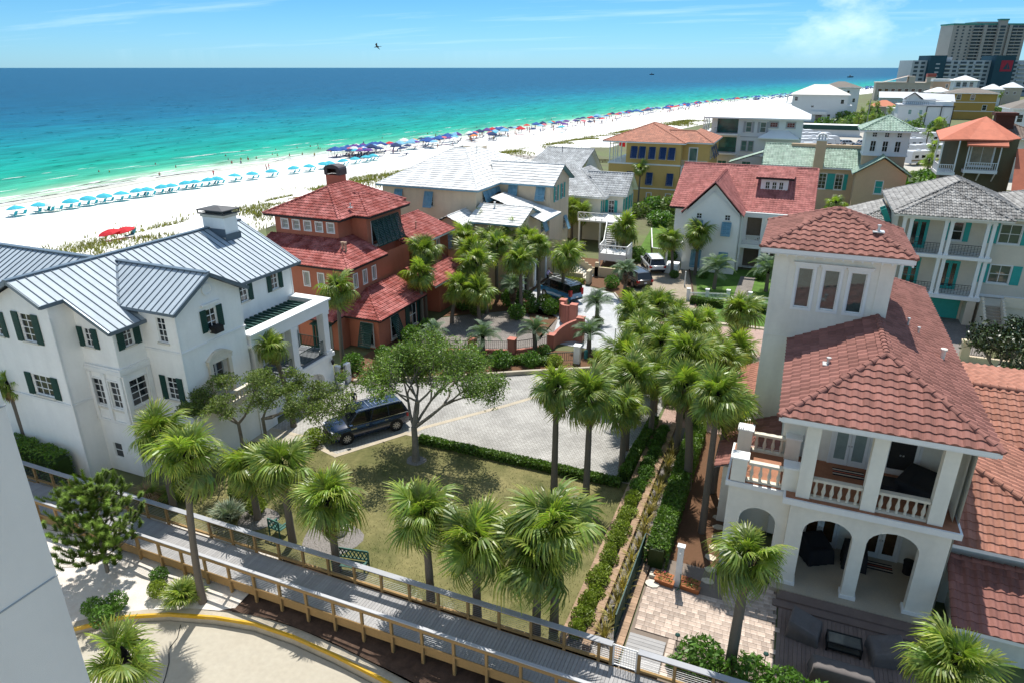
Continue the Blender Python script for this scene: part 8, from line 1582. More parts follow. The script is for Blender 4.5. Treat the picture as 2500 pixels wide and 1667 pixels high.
for x, y, r_, nm in ((-23.8, 22.5, 1.05, 'gravel_ring'), (-19.2, 22.6, 1.5, 'gravel_ring'), (-19.0, 30.7, 0.6, 'gravel_ring')):
    b = MB(); b.poly([(x + r_ * (1 + .1 * sin(3 * a)) * cos(a), y + r_ * (1 + .1 * cos(2 * a)) * sin(a), -0.004) for a in [2 * pi * k / 20 for k in range(20)]]); structure(nm, b, M_grav)
b = MB(); b.lathe([(0.55, 0), (0.55, 0.4), (0.42, 0.4), (0.42, 0.12)], (0, 0, 0), 16); single('fire_ring', b, M_stone, 'round stone fire ring behind the bushy palm', 'fire pit', loc=(-19.3, 23.3, 0))
# ------------------------------------------------------------------ salmon garden walls, iron fence, post, bins
M_salm = mat('salmon_stucco', (0.46, 0.18, 0.135), 0.9, 0.06, 0.8, bump=0.2, bscale=50)
sw = thing('salmon_wall', 'curved salmon stucco garden wall with square end piers', 'wall', (-17.5, 52, 0))
def curved(pts, z0a, z0b, th=0.3):
    b = MB(); n = len(pts) - 1
    for i in range(n):
        p, q = Vector((*pts[i], 0)), Vector((*pts[i + 1], 0)); d = (q - p).normalized(); s = Vector((-d.y, d.x, 0)) * th / 2; z0, z1 = z0a + (z0b - z0a) * i / n, z0a + (z0b - z0a) * (i + 1) / n; u = Vector((0, 0, 1))
        b.poly([p + s + u * z0, q + s + u * z1, q - s + u * z1, p - s + u * z0]); b.poly([p + s, q + s, q + s + u * z1, p + s + u * z0]); b.poly([p - s, p - s + u * z0, q - s + u * z1, q - s])
    return b
arc = [(-17.3 + 0.0 + 1.6 * (1 - cos(t)), 50.9 + 2.2 * sin(t)) for t in [pi / 2 * k / 8 for k in range(9)]]
mk('wall', curved(arc, 1.1, 2.0), M_salm, sw)
arc2 = [(-18.9 + 1.5 * (1 - cos(t)), 58.3 - 2.0 * sin(t)) for t in [pi / 2 * k / 8 for k in range(9)]]
for lab_, pts_, za, zb in (('x', arc2, 1.5, 2.0),): mk('wall', curved(pts_, za, zb), M_salm, sw)
for x, y, h in ((-17.4, 50.7, 1.15), (-15.6, 53.1, 2.1), (-19.0, 58.6, 1.6), (-17.2, 56.2, 2.1), (-20.0, 48.3, 1.25), (-22.7, 58.4, 1.1), (-26.2, 46.0, 1.15), (-23.1, 47.2, 1.15)):
    b = MB(); b.box(x - 0.3, y - 0.3, 0, x + 0.3, y + 0.3, h); b.box(x - 0.34, y - 0.34, h, x + 0.34, y + 0.34, h + 0.08); mk('pier', b, M_salm, sw)
ifn = thing('iron_fence', 'black iron garden fence on a low salmon plinth between the piers', 'fence', (-21, 47.8, 0))
for a, c in (((-25.9, 46.1), (-23.4, 47.0)), ((-22.8, 47.3), (-20.3, 48.2)), ((-19.7, 48.5), (-17.7, 50.3))):
    b = MB(); rail(b, (*a, 0.3), (*c, 0.3), 0.75, 16); mk('panel', b, M_iron, ifn); b = MB(); b.beam((*a, 0.15), (*c, 0.15), 0.25, 0.3); mk('plinth', b, M_salm, ifn)
gp = thing('court_gate', 'white gate post with low green iron gate above the court', 'gate', (-14.4, 48.4, 0)); b = MB(); b.box(-14.65, 48.15, 0, -14.15, 48.65, 1.5); b.box(-14.7, 48.1, 1.5, -14.1, 48.7, 1.57); mk('post', b, M_white, gp); b = MB(); rail(b, (-16.6, 47.3, 0.15), (-14.7, 48.3, 0.15), 0.8, 12, 0.014, 0.05); mk('panel', b, M_teal, gp)
b = MB(); b.lathe([(0.16, 0), (0.16, 0.7), (0.12, 0.78)], n=10); single('utility_box', b, mat('teal_cover', (0.03, 0.16, 0.17), 0.6, 0.1), 'small teal cylindrical cover beside the white gate post', 'utility box', loc=(-14.0, 49.5, 0))
b = MB(); b.box(-0.04, -0.04, 0, 0.04, 0.04, 1.5); single('marker_post', b, M_white, 'thin white marker post beside the brown street', 'post', loc=(-12.6, 53.4, 0)); b = MB(); b.box(-0.06, -0.06, 0, 0.06, 0.06, 1.6); single('marker_post', b, M_white, 'thin white post on the cottage driveway edge', 'post', loc=(-9.9, 72.9, 0))
def bin_(label, x, y, col, rz):
    t = thing('trash_bin', label, 'trash bin', (x, y, 0), rz, 'wheeled trash bins', world=False); b = MB(); rows = [[(sx * w, sy * w * 1.1, z) for sx, sy in ((-1, -1), (1, -1), (1, 1), (-1, 1))] for w, z in ((0.24, 0.05), (0.31, 0.95))]; b.grid(rows, close=True); mk('body', b, col, t); b = MB(); b.box(-0.34, -0.4, 0.95, 0.34, 0.36, 1.0); b.box(-0.28, -0.3, 1.0, 0.28, 0.28, 1.05); mk('lid', b, col, t)
    for s in (-1, 1): b = MB(); b.lathe([(0.12, -0.03), (0.12, 0.03)], n=10); b.xform(Matrix.Translation((s * 0.27, 0.3, 0.12)) @ Matrix.Rotation(radians(90), 4, 'Y')); mk('wheel', b, M_black, t)
bin_('grey wheeled trash bin beside the planting bed of the court', -27.2, 38.7, mat('grey_bin', (0.13, 0.14, 0.16), 0.6, 0.08), 0.4); bin_('dark green trash bin held by the man at the garage', -23.2, 68.5, mat('dark_green_bin', (0.012, 0.022, 0.02), 0.6, 0.1), 1.2)
for x, y, lab in ((-29.1, 37.3, 'white pot with leafy plant at the garage corner of the white house'), (-25.9, 26.3, 'white pot with dark plant at the white house entry')):
    t = thing('potted_plant', lab, 'potted plant', (x, y, 0), 0, 'white potted plants', world=False); b = MB(); b.lathe([(0.18, 0), (0.27, 0.5), (0.29, 0.52), (0.24, 0.5)], n=12); mk('pot', b, M_white, t); b = MB(); leaves(b, (0, 0, 0.85), (0.38, 0.38, 0.35), 130, 0.10, rp); mk('plant', b, M_shrub, t)
# picket fence in front of the cottage, wooden side fence
pk = thing('picket_fence', 'white picket fence with square posts in front of the cottage lawn', 'fence', (-4, 69, 0)); cnt = 0
q = MB(); q.box(-0.022, -0.02, 0.08, 0.022, 0.02, 0.82); pkm = q.mesh('picket', M_white)
FP = [(-8.8, 68.2), (-7.0, 68.7), (-5.0, 69.2), (-2.9, 69.3), (-0.9, 69.3), (1.2, 69.3), (3.4, 69.3)]
for i, (x, y) in enumerate(FP):
    b = MB(); b.box(x - 0.16, y - 0.16, 0, x + 0.16, y + 0.16, 1.12); b.box(x - 0.2, y - 0.2, 1.12, x + 0.2, y + 0.2, 1.2); mk('post', b, M_white, pk)
    if i < len(FP) - 1 and i != 2:
        x1, y1 = FP[i + 1]; b = MB(); b.beam((x, y, 0.72), (x1, y1, 0.72), 0.05, 0.07); b.beam((x, y, 0.2), (x1, y1, 0.2), 0.05, 0.07); mk('rail', b, M_white, pk)
        for k in range(1, 16): f = k / 16; inst('picket', pkm, pk, (x + (x1 - x) * f, y + (y1 - y) * f, 0))
wf = thing('wooden_fence', 'brown wooden board fence with white top rail beside the cottage drive', 'fence', (-16, 86, 0)); M_board = mat('weathered_board', (0.18, 0.12, 0.075), 0.9, 0.2, 2, objrand=0.15); q = MB(); q.box(-0.07, -0.015, 0, 0.07, 0.015, 1.7); bdm = q.mesh('board', M_board)
P0, P1, P2_ = Vector((-17.6, 92, 0)), Vector((-15.3, 81.4, 0)), Vector((-13.4, 81.0, 0))
for a, c, n in ((P0, P1, 62), (P1, P2_, 12)):
    ang_ = atan2(c.y - a.y, c.x - a.x)
    for k in range(n): p = a + (c - a) * ((k + .5) / n); inst('board', bdm, wf, (p.x, p.y, 0), (0, 0, ang_), (1 if n > 20 else 0.55, 1, 1))
    b = MB(); b.beam(a + Vector((0, 0, 1.75)), c + Vector((0, 0, 1.75)), 0.12, 0.06); mk('top_rail', b, M_white, wf)
# ------------------------------------------------------------------ vehicles
M_tyre = mat('tyre_rubber', (0.012, 0.012, 0.013), 0.85, 0.1); M_rim = mat('alloy_rim', (0.42, 0.42, 0.42), 0.35, 0.05, metal=0.6); M_chrome = mat('chrome', (0.55, 0.55, 0.56), 0.2, 0, metal=0.9); M_cglass = mat('car_glass', (0.008, 0.010, 0.012), 0.05, 0, spec=0.8); M_tail = mat('tail_lamp', (0.35, 0.01, 0.01), 0.3, 0); M_head = mat('head_lamp', (0.55, 0.57, 0.6), 0.2, 0, spec=0.8); M_plate = mat('plate', (0.6, 0.6, 0.62), 0.5, 0); M_cblack = mat('car_trim', (0.012, 0.012, 0.012), 0.6, 0)
def paint(name, col): return mat(name, col, 0.22, 0.02, 0.8, spec=0.6, coat=0.6)
tyb = MB(); tyb.lathe([(0.26, -0.12), (0.36, -0.13), (0.40, -0.10), (0.40, 0.10), (0.36, 0.13), (0.26, 0.12)], n=20); TYRE = tyb.mesh('tyre', M_tyre, smooth=False)
rb = MB(); rb.lathe([(0.27, 0.0), (0.27, 0.11), (0.25, 0.125), (0.24, 0.09), (0.06, 0.08)], n=20)
for k in range(9): a = 2 * pi * k / 9; rb.beam((0.05 * cos(a), 0.05 * sin(a), 0.115), (0.255 * cos(a), 0.255 * sin(a), 0.12), 0.05, 0.03)
RIM = rb.mesh('rim', M_rim)
def car(name, label, x, y, rz, L, W, Hh_, pm, kind='suv', cat='car', two=None, rack=True, group=None, detail=True):
    t = thing(name, label, cat, (x, y, 0), rz, group, world=False); h = L / 2; w = W / 2; zb = 0.30; belt = Hh_ * 0.60; van = kind == 'van'
    hoodx = h - (0.95 if van else 1.35); hz = belt - (0.02 if not van else 0.1)
    # lower body lofted along the length: (x, half width, bottom, shoulder height)
    secs = [(-h, w * 0.86, zb + 0.16, belt * 0.93), (-h + 0.10, w * 0.95, zb + 0.05, belt * 0.99), (-h + 0.5, w, zb, belt), (0, w, zb, belt), (hoodx, w, zb, belt), (h - 0.55, w * 0.98, zb, hz - 0.03), (h - 0.15, w * 0.92, zb + 0.05, hz - 0.12), (h, w * 0.80, zb + 0.14, hz - 0.30)]
    rows = []
    for sx, sw_, z0, z1 in secs: rows.append([(sx, -sw_ * 0.93, z0), (sx, -sw_, z0 + 0.18), (sx, -sw_ * 1.005, (z0 + z1) / 2 + 0.05), (sx, -sw_ * 0.965, z1 - 0.06), (sx, -sw_ * 0.90, z1), (sx, 0, z1 + (0.05 if sx > hoodx - 0.1 else 0.0)), (sx, sw_ * 0.90, z1), (sx, sw_ * 0.965, z1 - 0.06), (sx, sw_ * 1.005, (z0 + z1) / 2 + 0.05), (sx, sw_, z0 + 0.18), (sx, sw_ * 0.93, z0)])
    b = MB(); b.grid(rows, close=True, mi=0); b.poly(rows[0][::-1], 0); b.poly(rows[-1], 0)
    if two: 
        for k in range(len(b.f)):
            zc_ = sum(b.v[i][2] for i in b.f[k]) / len(b.f[k]); b.m[k] = 1 if zc_ < belt * 0.9 else 0
    mk('body', b, [pm, two] if two else pm, t, smooth=True)
    # greenhouse
    xa, xb = (hoodx + 0.25, -h + 0.12); ra, rb_ = (xa - (0.75 if not van else 0.65), xb + (0.38 if not van else 0.10)); wi, wr = w * 0.90, w * (0.74 if not van else 0.82); zt = Hh_ - 0.04
    Bt = [(xa, -wi, belt - 0.01), (xa, wi, belt - 0.01), (xb, wi, belt - 0.01), (xb, -wi, belt - 0.01)]; Tp = [(ra, -wr, zt), (ra, wr, zt), (rb_, wr, zt), (rb_, -wr, zt)]
    b = MB(); b.grid([Bt, Tp], close=True); mk('glazing', b, M_cglass, t)
    b = MB(); rows = []
    for fx, dz in ((0, 0), (0.06, 0.05), (0.5, 0.07), (0.94, 0.05), (1, 0)):
        xx = ra + (rb_ - ra) * fx + (0.06 if fx == 0 else -0.06 if fx == 1 else 0); rows.append([(xx, -wr - 0.03, zt - 0.05), (xx, -wr * 0.93, zt + dz * 0.6), (xx, 0, zt + dz), (xx, wr * 0.93, zt + dz * 0.6), (xx, wr + 0.03, zt - 0.05)])
    b.grid(rows)
    for s in (-1, 1):
        for f, ww in ((0.0, 0.07), (0.36, 0.06), (0.68, 0.06), (1.0, 0.14)):
            b.beam((xa + (xb - xa) * f, s * (wi + 0.005), belt - 0.02), (ra + (rb_ - ra) * f, s * (wr + 0.012), zt), 0.03, ww, up=(1, 0, 0))
    mk('roof', b, pm, t, smooth=False)
    wx = (h - 0.95, -h + 1.02); wr_ = 0.40 if not van else 0.34
    for sx in wx:
        for s in (-1, 1):
            a = MB(); a.lathe([(wr_ * 1.16, -0.01), (wr_ * 1.16, 0.012)], n=20); a.xform(Matrix.Translation((sx, s * (w * 1.0 - 0.004), wr_ + 0.02)) @ Matrix.Rotation(radians(-90 * s), 4, 'X')); mk('wheel_arch', a, M_cblack, t)
            k_ = wr_ / 0.40; wo = inst('wheel', TYRE, t, (sx, s * (w - 0.10), wr_), (radians(-90 * s), 0, 0), (k_, k_, k_)); inst('rim', RIM, wo)
    for s in (-1, 1):
        b = MB(); b.box(h - 0.42, s * w * 0.60, hz - 0.28, h - 0.06, s * w * 0.88, hz - 0.14); mk('headlight', b, M_head, t)
        b = MB(); b.box(-h - 0.015, s * w * 0.66, belt * (0.72 if not van else 0.75), -h + 0.25, s * w * 0.965, belt * 0.94 if not van else Hh_ * 0.78); mk('tail_light', b, M_tail, t)
        b = MB(); b.box(xa - 0.25, s * (w + 0.02), belt + 0.02, xa - 0.05, s * (w + 0.22), belt + 0.18); mk('mirror', b, pm, t)
        for f in (0.30, 0.62): b = MB(); xx = xa + (xb - xa) * f; b.box(xx - 0.12, s * (w * 0.985), belt - 0.16, xx + 0.1, s * (w * 1.02), belt - 0.12); mk('door_handle', b, M_chrome, t)
        if rack: b = MB(); b.beam((ra - 0.1, s * wr * 0.95, zt + 0.09), (rb_ + 0.1, s * wr * 0.95, zt + 0.09), 0.04, 0.04); b.beam((ra - 0.1, s * wr * 0.95, zt), (ra - 0.1, s * wr * 0.95, zt + 0.09), 0.04, 0.04); b.beam((rb_ + 0.1, s * wr * 0.95, zt), (rb_ + 0.1, s * wr * 0.95, zt + 0.09), 0.04, 0.04); mk('roof_rail', b, M_chrome, t)
        b = MB(); b.beam((xa, s * (wi + 0.02), belt + 0.005), (xb, s * (wi + 0.02), belt + 0.005), 0.02, 0.03); mk('window_trim', b, M_chrome, t)
    b = MB(); b.box(h - 0.05, -w * 0.5, hz - 0.5, h + 0.015, w * 0.5, hz - 0.22); mk('grille', b, M_cblack, t); b = MB(); b.box(h - 0.1, -w * 0.82, zb + 0.05, h + 0.04, w * 0.82, zb + 0.2); b.box(-h - 0.05, -w * 0.86, zb + 0.1, -h + 0.2, w * 0.86, zb + 0.28); mks('bumper', b, M_cblack, t)
    b = MB(); b.box(-h - 0.06, -0.16, zb + 0.35, -h - 0.005 + 0.0, 0.16, zb + 0.5); mk('number_plate', b, M_plate, t)
    return t
P_blue = paint('dark_blue_paint', (0.006, 0.018, 0.05)); suv = car('sport_utility_car', 'dark blue large SUV with silver roof rails on the court by the oak', -23.75, 32.65, radians(-125), 5.3, 2.02, 1.92, P_blue)
b = MB(); b.box(0.25, -0.34, 1.925, 0.95, 0.34, 1.955); mk('sunroof', b, M_cglass, suv); b = MB()
for k in range(6): b.box(-0.1 - k * 0.26, -0.42, 1.945, -0.04 - k * 0.26, 0.42, 1.965)
mk('roof_ribs', b, M_chrome, suv)
for s in (-1, 1): b = MB(); b.box(1.0, s * 1.0, 0.95, 1.4, s * 1.035, 1.05); mk('fender_vent', b, M_chrome, suv)
van = car('delivery_van', 'black and light blue van with roof rack in front of the cream house garage', -21.0, 63.7, radians(150), 4.9, 1.84, 1.95, paint('van_black', (0.012, 0.013, 0.016)), 'van', 'van', two=paint('van_blue', (0.03, 0.16, 0.30)), rack=True); b = MB()
for x in (-1.7, 0.9): b.beam((x, -0.75, 2.06), (x, 0.75, 2.06), 0.05, 0.05)
b.beam((-1.9, 0.2, 2.12), (1.2, 0.2, 2.12), 0.05, 0.05); mk('ladder_rack', b, M_white, van)
car('parked_car', 'black SUV parked on the tan driveway beside the feather palm', -15.2, 71.7, radians(131), 5.0, 1.98, 1.76, paint('charcoal_paint', (0.025, 0.025, 0.028)), group='cars parked on the cottage drive'); car('parked_car', 'white SUV parked on the tan driveway behind the black one', -14.5, 78.2, radians(115), 4.9, 1.95, 1.76, paint('white_car_paint', (0.70, 0.71, 0.71)), group='cars parked on the cottage drive')
# ------------------------------------------------------------------ people
def person_mesh(name, joints, edges, paint_of, mats):
    """one continuous skinned body; every face takes the cloth of the bone it lies on"""
    me = bpy.data.meshes.new(name); ks = list(joints); me.from_pydata([joints[k][0] for k in ks], [(ks.index(a), ks.index(c)) for a, c in edges], []); o = bpy.data.objects.new(name + '_rig', me); COL.objects.link(o)
    md = o.modifiers.new('skin', 'SKIN'); sv = me.skin_vertices[0].data if me.skin_vertices else None
    if sv is None: me.skin_vertices.new(name='skin') if hasattr(me.skin_vertices, 'new') else None; sv = me.skin_vertices[0].data
    for i, k in enumerate(ks): sv[i].radius = joints[k][1] if isinstance(joints[k][1], tuple) else (joints[k][1],) * 2; sv[i].use_root = k == 'pelvis'
    sb = o.modifiers.new('sub', 'SUBSURF'); sb.levels = 1; sb.render_levels = 1
    dg = bpy.context.evaluated_depsgraph_get(); ev = o.evaluated_get(dg); res = bpy.data.meshes.new_from_object(ev); res.name = name
    for m in mats: res.materials.append(m)
    segs = [(Vector(joints[a][0]), Vector(joints[c][0]), paint_of(a, c)) for a, c in edges]
    for p in res.polygons:
        best = min(segs, key=lambda s: (p.center - s[0].lerp(s[1], max(0, min(1, (p.center - s[0]).dot(s[1] - s[0]) / max(1e-6, (s[1] - s[0]).length_squared))))).length); p.material_index = best[2]; p.use_smooth = True
    bpy.data.objects.remove(o); return res
def standing(reach=0.0, stride=0.0, sit=False, armup=0.0):
    J = dict(pelvis=((0, 0, 0.95), (0.15, 0.11)), spine=((0, 0, 1.15), (0.14, 0.10)), chest=((0.02 + reach * 0.08, 0, 1.38), (0.17, 0.11)), neck=((0.02 + reach * 0.12, 0, 1.52), 0.055), head=((0.04 + reach * 0.16, 0, 1.64), (0.085, 0.10)), crown_=((0.03 + reach * 0.16, 0, 1.76), (0.07, 0.085)))
    E_ = [('pelvis', 'spine'), ('spine', 'chest'), ('chest', 'neck'), ('neck', 'head'), ('head', 'crown_')]
    for s, n in ((1, 'l'), (-1, 'r')):
        st_ = stride * s
        J[n + 'sh'] = ((0.01 + reach * 0.1, 0.18 * s, 1.42), 0.06); J[n + 'el'] = ((0.03 + reach * 0.30, 0.25 * s, 1.14 + reach * 0.12 + armup * 0.2), 0.045); J[n + 'wr'] = ((0.10 + reach * 0.55 + armup * 0.1, 0.22 * s, 0.92 + reach * 0.18 + armup * 0.7), 0.035); J[n + 'ha'] = ((0.13 + reach * 0.62 + armup * 0.1, 0.21 * s, 0.84 + reach * 0.22 + armup * 0.9), 0.035)
        J[n + 'hi'] = ((0, 0.10 * s, 0.88), 0.10); J[n + 'kn'] = ((0.03 + st_ * 0.5, 0.11 * s, 0.50), 0.065); J[n + 'an'] = ((-0.02 + st_, 0.11 * s, 0.09), 0.045); J[n + 'to'] = ((0.14 + st_, 0.12 * s, 0.035), 0.035)
        E_ += [('chest', n + 'sh'), (n + 'sh', n + 'el'), (n + 'el', n + 'wr'), (n + 'wr', n + 'ha'), ('pelvis', n + 'hi'), (n + 'hi', n + 'kn'), (n + 'kn', n + 'an'), (n + 'an', n + 'to')]
    return J, E_
M_skin = mat('skin', (0.42, 0.24, 0.16), 0.6, 0.05); M_hair = mat('dark_hair', (0.03, 0.02, 0.015), 0.7, 0.1)
def clothes(top, bottom, sleeves=True):
    def f(a, c):
        if c in ('crown_',): return 3
        if c in ('head', 'neck'): return 0
        if a in ('pelvis', 'spine') and c in ('spine', 'chest') or c[1:] == 'sh': return 1 if top else 0
        if c[1:] == 'el': return 1 if sleeves and top else 0
        if c[1:] in ('hi', 'kn'): return 2
        return 0
    return f
def person(label, me, x, y, z, rz, group=None):
    o = bpy.data.objects.new('person', me); COL.objects.link(o); o.location = (x, y, z); o.rotation_euler = (0, 0, rz); o['label'] = label; o['category'] = 'person'
    if group: o['group'] = group
    return o
J_, E_ = standing(reach=0.75); person('person in lilac shirt and black shorts reaching to a trash bin at the garage', person_mesh('person_reach', J_, E_, clothes(1, 1), [M_skin, mat('lilac_shirt', (0.42, 0.36, 0.60), 0.8, 0.05), mat('black_shorts', (0.015, 0.015, 0.018), 0.9, 0.05), M_hair]), -24.0, 68.1, 0.0, radians(30))
J_, E_ = standing(reach=0.3); pm_ = person('person in dark shirt and white cap standing behind the dark blue SUV', person_mesh('person_cap', J_, E_, clothes(1, 1), [M_skin, mat('navy_shirt', (0.02, 0.025, 0.05), 0.8, 0.05), mat('pale_trousers', (0.4, 0.38, 0.33), 0.9, 0.05), mat('white_cap', (0.75, 0.75, 0.75), 0.8, 0)]), -26.1, 34.6, 0.0, radians(-60))
b = MB(); b.lathe([(0.115, 1.72), (0.11, 1.80), (0.04, 1.86)], (0.08, 0, 0), 12); b.box(0.10, -0.09, 1.715, 0.30, 0.09, 1.735); c_ = mk('cap', b, mat('white_cap', (0.75, 0.75, 0.75)), pm_)
# ------------------------------------------------------------------ beach life
def beach_z(x, y):
    d = x - shore(y)
    for (a, za), (c, zc_) in zip(PROF, PROF[1:]):
        if a <= d <= c: return za + (zc_ - za) * (d - a) / (c - a)
    return -0.05
def cloth(name, col): return mat(name, col, 0.8, 0.08, 2.0, transl=0.15)
M_aqua = cloth('aqua_canvas', (0.05, 0.42, 0.55)); M_royal = cloth('royal_canvas', (0.015, 0.09, 0.34)); M_navyc = cloth('navy_canvas', (0.01, 0.035, 0.13)); M_redc = cloth('red_canvas', (0.55, 0.02, 0.03)); M_whitec = cloth('white_canvas', (0.7, 0.7, 0.7)); M_purp = cloth('purple_canvas', (0.12, 0.04, 0.25)); M_pinkc = cloth('pink_canvas', (0.6, 0.15, 0.2)); M_sky = cloth('sky_canvas', (0.2, 0.45, 0.65)); M_orangec = cloth('orange_canvas', (0.7, 0.22, 0.06))
def canopy_mesh(m, r=1.5, h=0.6, flat=False):
    b = MB(); n = 8; ring = lambda rr, z, sc=0: [(rr * cos(2 * pi * k / n + 0.39), rr * sin(2 * pi * k / n + 0.39), z + sc * (k % 2)) for k in range(n)]
    b.grid([ring(r, 0), ring(r, 0.10), ring(r * 0.62, 0.10 + h * 0.55), ring(0.05, 0.1 + h)], close=True); b.poly(ring(0.05, 0.1 + h)); return b.mesh('canopy', m)
def tent_mesh(m, w=1.6, h=0.9):
    b = MB(); q = [(-w, -w), (w, -w), (w, w), (-w, w)]; b.grid([[(*p, 0) for p in q], [(*p, 0.28) for p in q], [(p[0] * .55, p[1] * .55, 0.28 + h * .5) for p in q], [(p[0] * .03, p[1] * .03, 0.28 + h) for p in q]], close=True); return b.mesh('canopy', m)
b = MB(); b.tube([(0, 0, -0.3), (0, 0, 2.35)], 0.028, 5); POLE = b.mesh('pole', M_white)
b = MB(); b.beam((0, 0, -0.1), (0, 0, 2.05), 0.05, 0.05)
LEGS = b.mesh('pole', M_white)
def umbrella(label, x, y, me, group, tent=False, h=2.0):
    z = beach_z(x, y); t = thing('beach_tent' if tent else 'beach_umbrella', label, 'beach tent' if tent else 'beach umbrella', (x, y, z), R.uniform(0, 1), group, world=False); [inst('pole', LEGS if tent else POLE, t, q, sc=(1, 1, h / 2)) for q in (((-1.5, -1.5, 0), (1.5, -1.5, 0), (1.5, 1.5, 0), (-1.5, 1.5, 0)) if tent else ((0, 0, 0),))]; inst('canopy', me, t, (0, 0, h), (0 if tent else R.uniform(-.12, .05), 0 if tent else R.uniform(-.1, .1), 0)); return t
CAN = {k: canopy_mesh(m) for k, m in dict(aqua=M_aqua, royal=M_royal, navy=M_navyc, red=M_redc, white=M_whitec, purple=M_purp, pink=M_pinkc, sky=M_sky, orange=M_orangec).items()}
TEN = {k: tent_mesh(m) for k, m in dict(royal=M_royal, navy=M_navyc, red=M_redc, white=M_whitec, purple=M_purp, sky=M_sky).items()}
def chair_parts(m):
    a = MB(); a.box(-0.33, -0.8, 0.30, 0.33, 0.55, 0.36); a = a.mesh('seat', m); c = MB(); c.beam((0, 0.5, 0.33), (0, 1.0, 1.05), 0.66, 0.06); c = c.mesh('backrest', m); d = MB()
    for x in (-0.3, 0.3):
        for y in (-0.7, 0.45): d.beam((x, y, 0), (x, y, 0.31), 0.05, 0.05)
    return a, c, d.mesh('leg_frame', M_white)
CH = {k: chair_parts(m) for k, m in dict(teal=mat('teal_sling', (0.03, 0.36, 0.44), 0.8, 0.1), navy=M_navyc).items()}
def chair(label, x, y, kind, group, rz=0.0):
    t = thing('beach_chair', label, 'beach chair', (x, y, beach_z(x, y)), rz, group, world=False); a, c, d = CH[kind]; inst('seat', a, t); inst('backrest', c, t); inst('leg_frame', d, t); return t
ROW = [(-124.6, 76.3), (-123.5, 79.8), (-122.3, 81.3), (-121.8, 84.4), (-121.5, 87.6), (-121.0, 90.6), (-120.0, 93.5), (-120.2, 97.2), (-119.4, 98.8), (-119.4, 102.4), (-118.6, 104.0), (-118.9, 108.0), (-117.9, 109.5), (-117.7, 113.0), (-117.0, 114.8), (-116.7, 119.8), (-115.1, 123.5), (-113.7, 128.3), (-112.5, 134.6), (-111.1, 138.7), (-110.7, 143.8), (-110.3, 145.7), (-109.8, 150.7), (-109.4, 155.5), (-108.6, 159.5), (-108.8, 163.2)]
for k, (x, y) in enumerate(ROW):
    x, y = x * 1.028, y * 1.028
    umbrella(f'{ORD[k]} turquoise umbrella from the left in the row along the sand', x, y, CAN['white' if k == 2 else 'aqua'], 'turquoise umbrellas in a row', h=1.2)
    for s, w_ in ((-0.75, 'left'), (0.75, 'right')): chair(f'{w_} teal beach chair under the {ORD[k]} turquoise umbrella from the left', x + 0.2 + s * 0.1, y + s * 1.05, 'teal', 'teal chairs under the umbrella row', radians(-82))
for k, (x, y) in enumerate(((-87.6, 65.2), (-87.0, 67.0))):
    t = thing('beach_umbrella', ('left' if k == 0 else 'right') + ' of the two red umbrellas beside the dune grass', 'beach umbrella', (x, y, -0.9), 0, 'red umbrellas by the dune', world=False); inst('pole', POLE, t, (0, 0, -0.4)); inst('canopy', CAN['red'], t, (0, 0, 1.5), (0.15, -0.1, 0), (1.0, 1.0, 0.8))
chair('teal chair under the red umbrellas beside the dune', -86.6, 67.4, 'teal', 'chairs by the dune')
# walkers and bathers
PV = []
for k, (tc_, bc_, tp) in enumerate((((0.5, 0.35, 0.03), (0.05, 0.05, 0.06), 1), ((0.1, 0.15, 0.4), (0.02, 0.05, 0.15), 1), ((0.5, 0.03, 0.05), (0.1, 0.1, 0.1), 1), ((0.7, 0.7, 0.7), (0.25, 0.03, 0.04), 0), ((0.02, 0.02, 0.02), (0.02, 0.02, 0.03), 0))):
    J_, E_ = standing(0.1 * k, 0.22 if k % 2 else 0.05); PV.append(person_mesh(f'person_{k}', J_, E_, clothes(tp, 1, k % 2 == 0), [M_skin, mat(f'shirt_{k}', tc_, 0.8, 0), mat(f'shorts_{k}', bc_, 0.8, 0), M_hair]))
for k, (x, y, lab) in enumerate(((-131, 74.5, 'person stooping over a chair at the left end of the umbrella row'), (-129, 83.0, 'person in yellow top walking near the left end of the umbrella row'), (-131, 127.8, 'person in red walking between the umbrellas'), (-126, 140.5, 'person standing at the water edge beside the chimney, left'), (-126.5, 142.0, 'person standing at the water edge beside the chimney, right'))): person(lab, PV[(4, 0, 2, 4, 2)[k]], x, y, beach_z(x, y), R.uniform(0, 6), 'people walking on the beach')
rb2 = random.Random(12)
for k in range(46):
    y = rb2.choice((rb2.uniform(125, 200), rb2.uniform(160, 330), rb2.uniform(250, 560))); d = -rb2.uniform(2, 26); x = shore(y) + d
    person('bather standing in the shallow green water', PV[rb2.randint(0, 4)], x, y, -3.9 - 0.022 * -d, rb2.uniform(0, 6), 'bathers in the shallows')
for k in range(120):
    y = rb2.choice((rb2.uniform(170, 330), rb2.uniform(280, 620))); x = shore(y) + rb2.uniform(5, 24); person('person on the crowded far stretch of beach', PV[rb2.randint(0, 4)], x, y, beach_z(x, y), rb2.uniform(0, 6), 'people on the crowded beach')
